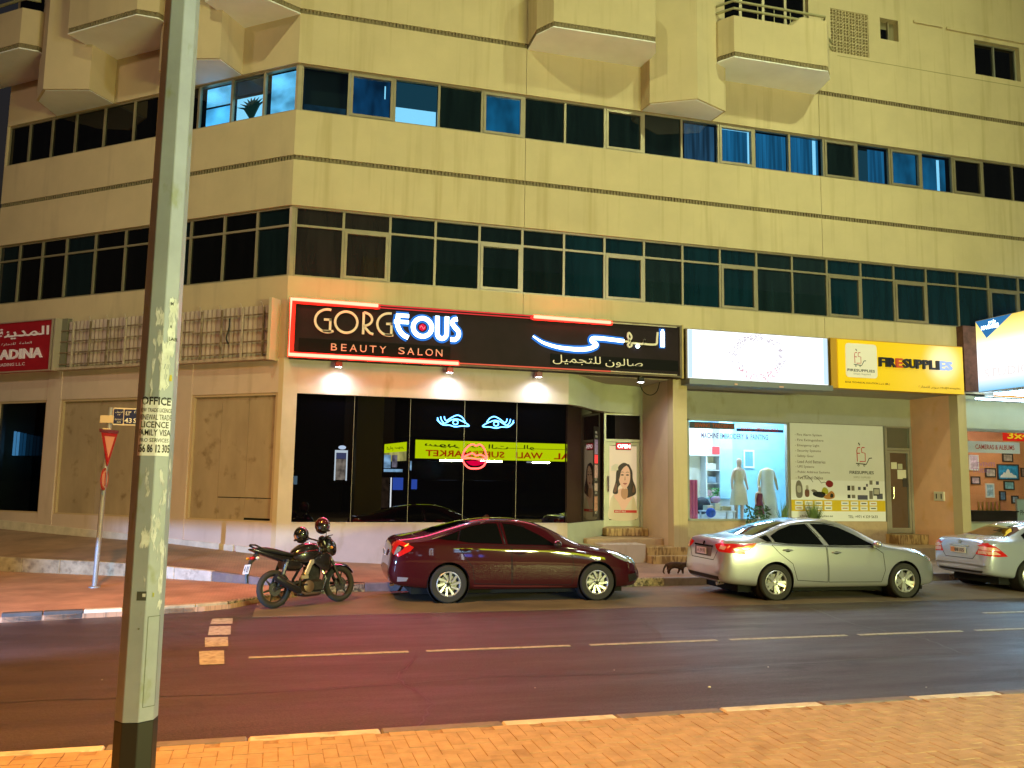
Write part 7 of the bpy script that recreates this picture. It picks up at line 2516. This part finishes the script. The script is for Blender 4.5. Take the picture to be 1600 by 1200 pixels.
for s_ in (-1, 1):
    MB().lathe([(.018, 0), (.011, .022), (.001, .04)], 8, Matrix.Translation((.425, s_ * .028, .262))).build('ear', M_fur, CT)

# ================================================================== street lamp column in the foreground
M_pole = mat('grey_green_paint', (0.32, 0.355, 0.44), 0.5, metal=.1, nscale=2.5, namt=.12, stain=(9, (1, 1, .5), .60, .72, (.25, .28, .22)), space='World')
M_poleb = mat('pole_black_paint', (0.012, 0.014, 0.012), 0.5)
PX, PY = -0.765, 5.86
LP_ = thing('street_lamp', 'tall octagonal grey green lamp post with a black painted foot and torn flyers', 'street lamp', (PX, PY, 0.1))
PH0 = R(13)
def oct_r(z):
    return 0.126 - 0.0029 * z


def octo(z0, z1, m, name, extra=0.0):
    mb = MB()
    v = []
    for z in (z0, z1):
        for k in range(8):
            a = PH0 + math.pi / 4 * k
            v.append(((oct_r(z) + extra) * math.cos(a), (oct_r(z) + extra) * math.sin(a), z))
    f = [(k, (k + 1) % 8, 8 + (k + 1) % 8, 8 + k) for k in range(8)] + [tuple(range(8, 16)), tuple(reversed(range(8)))]
    return mb.add(v, f).build(name, m, LP_, bevel=.004)


octo(0.0, 0.465, M_poleb, 'pole_foot', 0.0015)
octo(0.463, 9.6, M_pole, 'pole')
MB().box(-.2, .2, -.2, .2, -.03, .015).build('base_plate', M_poleb, LP_)
MB().tube([(0, 0, 9.5), (.15, .5, 9.85), (.35, 1.3, 9.98), (.5, 1.75, 10.0)], [.06, .05, .04, .04], 8).build('arm', M_pole, LP_, smooth=True)
hd_ = MB().ell((.55, 1.95, 10.02), .15, .36, .09, 16, 10).build('lamp_head', M_pole, LP_, smooth=True)
MB().ell((.55, 1.95, 9.98), .11, .28, .06, 16, 8, v0=.5).build('lens', emit_mat('sodium_lens', (1, .5, .12), 6.0), hd_)


def on_pole(u, z, off):
    """wrap: u = metres round the faces from the side facing the camera"""
    base = math.atan2(-PY, -PX)
    a = base + u / 0.118
    # radius of the octagon in that direction
    k = ((a - PH0) % (math.pi / 4)) - math.pi / 8
    r = oct_r(z) * math.cos(math.pi / 8) / math.cos(k) + off
    return (r * math.cos(a), r * math.sin(a), z)


def wrap_sheet(name, u0, u1, z0, z1, m, off=0.0015, outline=None, label=None, cat=None):
    mb = MB()
    nu, nz = 14, max(2, int((z1 - z0) / .03))
    v, f = [], []
    rd = random.Random(int(u0 * 977 + z0 * 311))
    jag = [rd.uniform(-1, 1) for _ in range(64)]
    for j in range(nz + 1):
        for i in range(nu + 1):
            t, s_ = i / nu, j / nz
            a, b = u0, u1
            if outline:
                a += outline * (jag[j % 30] + 1) * .5
                b -= outline * (jag[(j + 17) % 30] + 1) * .5
            u = a + (b - a) * t
            z = z0 + (z1 - z0) * s_
            if outline and j in (0, nz):
                z += outline * .8 * jag[(i + 5 * j) % 40]
            v.append(on_pole(u, z, off))
    for j in range(nz):
        for i in range(nu):
            if outline and rd.random() < .10:
                continue
            f.append((j * (nu + 1) + i, j * (nu + 1) + i + 1, (j + 1) * (nu + 1) + i + 1, (j + 1) * (nu + 1) + i))
    o = mb.add(v, f).build(name, m)
    o.location = (PX, PY, 0.1)
    if cat:
        tag(o, label, cat)
    else:
        o.parent = LP_
        o.location = (0, 0, 0)
    return o


M_paper = mat('flyer_paper', (0.84, 0.84, 0.96), 0.7, nscale=10, namt=.08)
M_scrap = mat('torn_paper', (0.64, 0.66, 0.74), 0.75, nscale=14, namt=.25)
fl_ = wrap_sheet('flyer', -0.118, 0.098, 2.08, 2.435, M_paper, .002, None, 'white OFFICE flyer wrapped round the lamp post', 'flyer')
lines = [('OFFICE', .33, .053, .105, .017, .02), ('NEW TRADE LICENCE', .285, .026, .115, .02, .0), ('RENEWAL TRADE', .236, .034, .115, .02, .0), ('LICENCE', .186, .040, .10, .0, .012), ('FAMILY VISA', .136, .040, .115, .015, .008), ('PRO SERVICES', .096, .024, .105, .02, .0), ('056 86 12 305', .030, .052, .115, .015, .02)]
for s_, z, h, u0, du, bd in lines:
    # flyer local z starts at 2.08 on the post
    o = write(MB(), s_, -u0, u0 - .022, 2.08 + z - .01, 2.08 + z - .01 + h, 0, bd, 2, fn=lambda p: on_pole(p[0] + .008, p[2], .0035)).build('lettering', M_black, fl_)
rd = random.Random(11)
for k in range(44):
    z = rd.choice([rd.uniform(1.42, 2.05), rd.uniform(1.1, 2.05), rd.uniform(2.45, 3.0)])
    u = rd.uniform(-.06, .13)
    wrap_sheet('paper_scrap', u, u + rd.uniform(.02, .06), z, z + rd.uniform(.04, .12), M_scrap, .0012 + .0002 * (k % 5), .022)
wrap_sheet('paper_scrap', .0, .075, 2.50, 2.80, mat('poster_remnant', (.66, .70, .74), .7, nscale=9, namt=.2), .0014, .018)
wrap_sheet('paper_scrap', .035, .095, 2.72, 3.10, MATS['poster_remnant'], .002, .012)
wrap_sheet('paper_scrap', .085, .118, 1.25, 1.52, M_scrap, .0016, .012)
for s_, z in (('M', 3.05), ('A', 2.9), ('LABS', 2.82)):
    write(MB(), s_, .05, .05 + .018 * len(s_), z, z + .022, 0, .01, 2, fn=lambda p: on_pole(p[0], p[2], .0042)).build('print', M_black, LP_)
wrap_sheet('yellow_sticker', .07, .09, 2.56, 2.60, mat('sticker_yellow', (.55, .45, .03), .6), .003, .004)
wrap_sheet('yellow_dot', .045, .06, 1.21, 1.235, mat('dot_lime', (.4, .42, .05), .6), .002, .004)
wrap_sheet('tag_plate', -.045, .01, 1.19, 1.245, mat('tag_dark', (.06, .065, .06), .4), .002)
wrap_sheet('tag_label', -.012, .006, 1.212, 1.232, M_scrap, .003)
# inspection hatch outline
for u in (.03, .112):
    o = MB()
    for k in range(12):
        z0, z1 = .55 + k * .045, .55 + (k + 1) * .045
        o.quad(on_pole(u - .0025, z0, .0008), on_pole(u + .0025, z0, .0008), on_pole(u + .0025, z1, .0008), on_pole(u - .0025, z1, .0008))
    o.build('hatch_gap', mat('hatch_line', (.12, .14, .11), .8), LP_)
o = MB()
for z in (.55, 1.09):
    for k in range(8):
        u0, u1 = .03 + k * .01025, .03 + (k + 1) * .01025
        o.quad(on_pole(u0, z - .002, .0008), on_pole(u1, z - .002, .0008), on_pole(u1, z + .002, .0008), on_pole(u0, z + .002, .0008))
o.build('hatch_gap', MATS['hatch_line'], LP_)
MB().ell(on_pole(-.02, 1.02, 0), .006, .006, .006, 8, 6).build('bolt', MATS['hatch_line'], LP_)

# ================================================================== street name sign post
SP = thing('sign_post', 'slim grey post with a blue street plate and red bordered triangle', 'street sign', (-3.03, 16.81, 0.07))
M_galv = mat('galvanised', (.30, .30, .33), .5, metal=.3, nscale=4, namt=.15)
MB().tube([(0, 0, 0), (0.03, 0, 1.6), (0.06, 0, 3.22)], .045, 12).build('post', M_galv, SP, smooth=True)
MB().lathe([(.10, 0), (.10, .02), (.05, .03)], 16).build('base_plate', M_galv, SP)
M_cream2 = mat('clamp_cream', (.62, .5, .36), .5)
MB().box(-.10, .13, -.07, .07, 2.93, 3.07).box(-.05, .09, -.07, .06, 2.66, 2.84).build('clamp', M_cream2, SP, bevel=.01)
sg = MB().prism_y(rrect(.11, .82, 2.90, 3.22, .03), -.045, -.025).build('street_plate', mat('plate_border', (.7, .62, .52), .4), SP)
plq = mat('plate_blue', (.012, .022, .10), .4)
MB().prism_y(rrect(.122, .287, 2.925, 3.195, .02), -.049, -.0455).build('panel', plq, sg)
MB().prism_y(rrect(.30, .80, 2.925, 3.195, .02), -.049, -.0455).build('panel', plq, sg)
write(MB(), '43', .31, .435, 2.945, 3.035, -.051, .02).build('lettering', M_wprint, sg)
write(MB(), 'St', .46, .56, 2.945, 3.035, -.051, .02).build('lettering', M_wprint, sg)
write(MB(), '٤٣', .325, .415, 3.085, 3.17, -.051, .01).build('lettering', M_wprint, sg)
write(MB(), arabic('ش'), .50, .6, 3.05, 3.15, -.051) if False else None
write(MB(), 'ﻉ', .46, .535, 3.06, 3.17, -.051, .01).build('lettering', M_wprint, sg)
write(MB(), arabic('الرمول'), .15, .28, 3.12, 3.16, -.051).build('lettering', M_wprint, sg)
write(MB(), '٢٢', .19, .24, 3.075, 3.105, -.051).build('lettering', M_wprint, sg)
write(MB(), 'DISTRICT', .15, .28, 2.99, 3.015, -.051).build('lettering', M_wprint, sg)
write(MB(), '226', .185, .25, 2.945, 2.975, -.051).build('lettering', M_wprint, sg)
# give-way triangle turned almost edge-on
tq = part_empty('give_way_sign', SP, (0.075, -.07, 0), (0, 0, R(66)))
def tri(cz, s_, y0, y1, m, nm):
    return MB().prism_y([(0, cz - s_ * 1.17), (s_ * .68, cz + s_ * .585), (-s_ * .68, cz + s_ * .585)], y0, y1).build(nm, m, tq)
tri(2.55, .345, -.012, .0, mat('sign_red_border', (.38, .012, .01), .35), 'border')
tri(2.56, .22, -.016, -.0125, mat('sign_salmon', (.66, .32, .2), .4), 'panel')
MB().prism_y([(-.24, 2.755), (.24, 2.755), (.25, 2.81), (-.25, 2.81)], -.02, .03).build('rail', mat('sign_back', (.16, .03, .05), .5), tq)
rq = part_empty('round_sign', SP, (0.045, -.07, 0), (0, 0, R(82)))
MB().prism_y(arc(0, 1.92, .20, .20, 0, 348, 24), -.012, 0).build('border', MATS['sign_red_border'], rq)
MB().prism_y(arc(0, 1.92, .155, .155, 0, 348, 24), -.016, -.0125).build('panel', MATS['sign_salmon'], rq)
MB().box(-.02, .02, -.02, -.0165, 1.8, 2.04).build('bar', MATS['sign_red_border'], rq)

# small litter on the road
for k, (x, y, s_) in enumerate(((4.35, 8.05, .018), (2.6, 8.4, .008), (3.7, 9.0, .008), (5.5, 8.8, .01), (-1.6, 9.6, .008), (6.6, 7.6, .009))):
    tag(MB().ell((0, 0, s_ * .5), s_, s_ * .8, s_ * .5, 7, 5).build('pebble', M_kwhite, loc=(x, y, 0.002)), 'tiny pale pebble lying on the asphalt', 'pebble', 'pebbles on the road')
# ================================================================== lit shops across the street, seen in the salon glass
SMB = thing('supermarket_building', 'corner supermarket seen mirrored in the dark salon window', 'building', (0, -6, 0))
M_om = mat('opposite_wall', (0.05, 0.05, 0.02), .85, nscale=1, namt=.1)
MB().box(6.7, 34, -6, -.2, 4.4, 14).build('wall', M_om, SMB)
MB().box(3.95, 5.35, -1.2, -.1, 0, 14).build('pillar', mat('opposite_pillar', (.42, .40, .10), .85), SMB)
MB().box(-30, 3.9, -12, -8, 0, 9).build('wall', M_om, SMB)
MB().box(6.7, 34, -6, -5, 0, 4.4).build('wall', mat('opposite_dark', (.02, .02, .025), .6), SMB)
MB().box(4.0, 34, -.8, .8, 0.0, .12).build('step', mat('opposite_floor', (.2, .2, .2), .5), SMB)
M_bluelit = emit_mat('blue_screen', (.06, .16, .9), 7.49)
M_cold = emit_mat('cold_light', (.35, .65, 1.0), 9.22, grad=(2, 2, 3))
MB().box(6.9, 34, -.1, .1, 2.12, 3.1).build('header', mirror_mat('opposite_glass', (.01, .012, .02), .03), SMB)
MB().box(12.5, 34, -.2, -.1, .12, 2.12).build('shop_window', MATS['opposite_glass'], SMB)
def lit(name, x0, x1, z0, z1, m, y=-.6):
    return MB().box(x0, x1, y - .05, y, z0, z1).build(name, m, SMB)
lit('shelf', 5.50, 5.85, 2.7, 3.4, M_cold)
lit('shelf', 5.92, 6.2, 2.75, 3.4, emit_mat('pale_goods', (.5, .45, .6), 4.61, grad=(4, 2, 3)))
lit('shelf', 5.5, 6.5, 2.5, 2.65, M_cold)
lit('screen', 6.0, 6.55, 1.55, 2.2, M_bluelit)
lit('screen', 7.0, 7.3, 1.6, 2.2, M_bluelit)
lit('door_light', 5.88, 5.94, .5, 2.2, emit_mat('white_strip', (.9, .95, 1), 17.28))
lit('shelf', 5.4, 5.8, .6, 2.2, emit_mat('goods_brown', (.2, .12, .07), 1.44, grad=(5, 5, 5)))
for x in (6.9, 7.3):
    lit('tube', x, x + .18, 2.6, 3.1, M_cold)
for x0, x1 in ((8.3, 9.5), (10.4, 11.7), (13.1, 14.4)):
    lit('tube', x0, x1, 3.12, 3.19, emit_mat('cold_tube', (.85, .95, 1.0), 6.0), y=.5)
    lit('window_lit', x0 + .05, x1 - .05, 2.1, 3.05, emit_mat('window_goods', (.12, .16, .24), 2.02, grad=(3, 3, 3)))
HL = thing('beam_shield', 'black shield added to cut off the low beam just outside the left edge', 'beam_shield', (-7.5, 8.8, 0.68), math.atan2(10.2, 9.1))  # unseen shield added to trim the top of the low beam
MB().box(.30, .31, -.16, .16, .0065, .10).box(-.1, .31, -.16, .16, .10, .11).build('housing', mat('beam_shield_black', (.02, .02, .02), .5), HL)
YS = thing('supermarket_sign', 'long yellow lit AL WALI SUPERMARKET sign mirrored in the salon window', 'sign', (16.35, -5.95, 3.24), math.pi)
M_ysf = emit_mat('supermarket_yellow', (0.62, 0.80, 0.0), 15.0)
MB().box(0, 9.3, 0.01, .3, 0, 1.0).build('box', mat('sign_dark_box', (.1, .1, .05), .6), YS)
MB().box(0, 9.3, 0, .009, 0, .98).build('face', M_ysf, YS)
M_rl = emit_mat('supermarket_red', (.75, .02, .0), 8.0)
M_kl = mat('supermarket_black', (.01, .01, .01), .6)
for s_, a, b in (('AL', .55, 1.55), ('WALI', 2.2, 3.75), ('SUPERMARKET', 4.4, 8.75)):
    write(MB(), s_, a, b, .12, .46, -.01, .02).build('lettering', M_rl, YS)
write(MB(), 'ﺔ', 0.6, 1.0, .56, .84, -.01, .01).build('lettering', M_kl, YS)
ribbon(MB(), [(0.9, .66), (2.9, .66)], .022, -.01).build('lettering', M_kl, YS)
write(MB(), arabic('الو'), 2.7, 3.3, .58, .86, -.01, .01).build('lettering', M_kl, YS)
ribbon(MB(), [(3.2, .66), (4.3, .66)], .022, -.01).build('lettering', M_kl, YS)
write(MB(), arabic('الت'), 4.2, 5.3, .6, .84, -.01, .01).build('lettering', M_kl, YS)
write(MB(), arabic('كرام'), 5.5, 6.6, .58, .84, -.01, .01).build('lettering', M_kl, YS)
write(MB(), arabic('سوبر'), 6.9, 8.8, .58, .8, -.01, .01).build('lettering', M_kl, YS)
ribbon(MB(), [(7.0, .66), (8.3, .66)], .022, -.01).build('lettering', M_kl, YS)
Y2 = thing('corner_sign', 'short yellow lit sign round the supermarket corner in the reflection', 'sign', (6.6, -6.1, 3.1), R(180 + 80))
MB().box(0, 4.0, 0.01, .2, 0, 1.0).build('box', MATS['sign_dark_box'], Y2)
MB().box(0, 4.0, 0, .009, .5, 1.0).build('face', M_ysf, Y2)
MB().box(0, 4.0, 0, .009, 0, .499).build('face', emit_mat('corner_pale', (.8, .75, .25), 7.04, grad=(1.2, 1, 1)), Y2)
write(MB(), arabic('سوبر') + ' ' + arabic('كرام'), .4, 3.6, .6, .85, -.01, .01).build('lettering', M_kl, Y2)
KS = thing('lit_kiosk', 'white lit kiosk frame seen in the left part of the salon reflection', 'kiosk', (3.0, -8.0, 2.0), scale=.68)
MB().box(0, .1, 0, .1, 0, 2.4).box(.9, 1.0, 0, .1, 0, 2.4).box(.1, .9, 0, .1, 2.2, 2.4).build('frame', emit_mat('kiosk_white', (.75, .88, 1.0), 12.80), KS)
MB().box(.12, .88, -.08, -.05, 0.05, 1.7).build('panel', emit_mat('kiosk_panel', (.7, .6, .5), 3.84, grad=(3, 1, 2)), KS)
MB().box(.12, .88, -.08, -.05, 1.72, 2.18).build('header', emit_mat('kiosk_header', (.25, .3, .7), 3.20), KS)
MB().ell((.55, .1, 2.62), .3, .1, .16, 14, 8).build('lamp', emit_mat('kiosk_lamp', (.6, .75, 1.0), 16.00), KS)
for k, (x, z, w, h, c, s_) in enumerate(((-.4, 2.0, .6, 1.0, (.35, .3, .4), .5), (.2, 1.75, .9, .45, (.35, .6, .8), 1.0), (-2.4, 2.75, .35, .12, (.9, .85, .7), 2.5), (-1.6, 2.75, .4, .1, (.8, .85, .9), 2.0), (-3.6, 1.6, .5, .06, (1, .95, .9), 2.0), (-3.0, 1.45, .3, .06, (1, .9, .8), 2.0))):
    MB().box(x, x + w, -8.6 + 6, -8.55 + 6, z, z + h).build('far_light', emit_mat('far_light_%d' % k, c, s_ * 3.2), SMB)
# a pale forecourt patch under the kiosk
tag(MB().box(-30, 34, -14, -5.95, -.03, .1).build('pavement', M_walk), kind='structure')
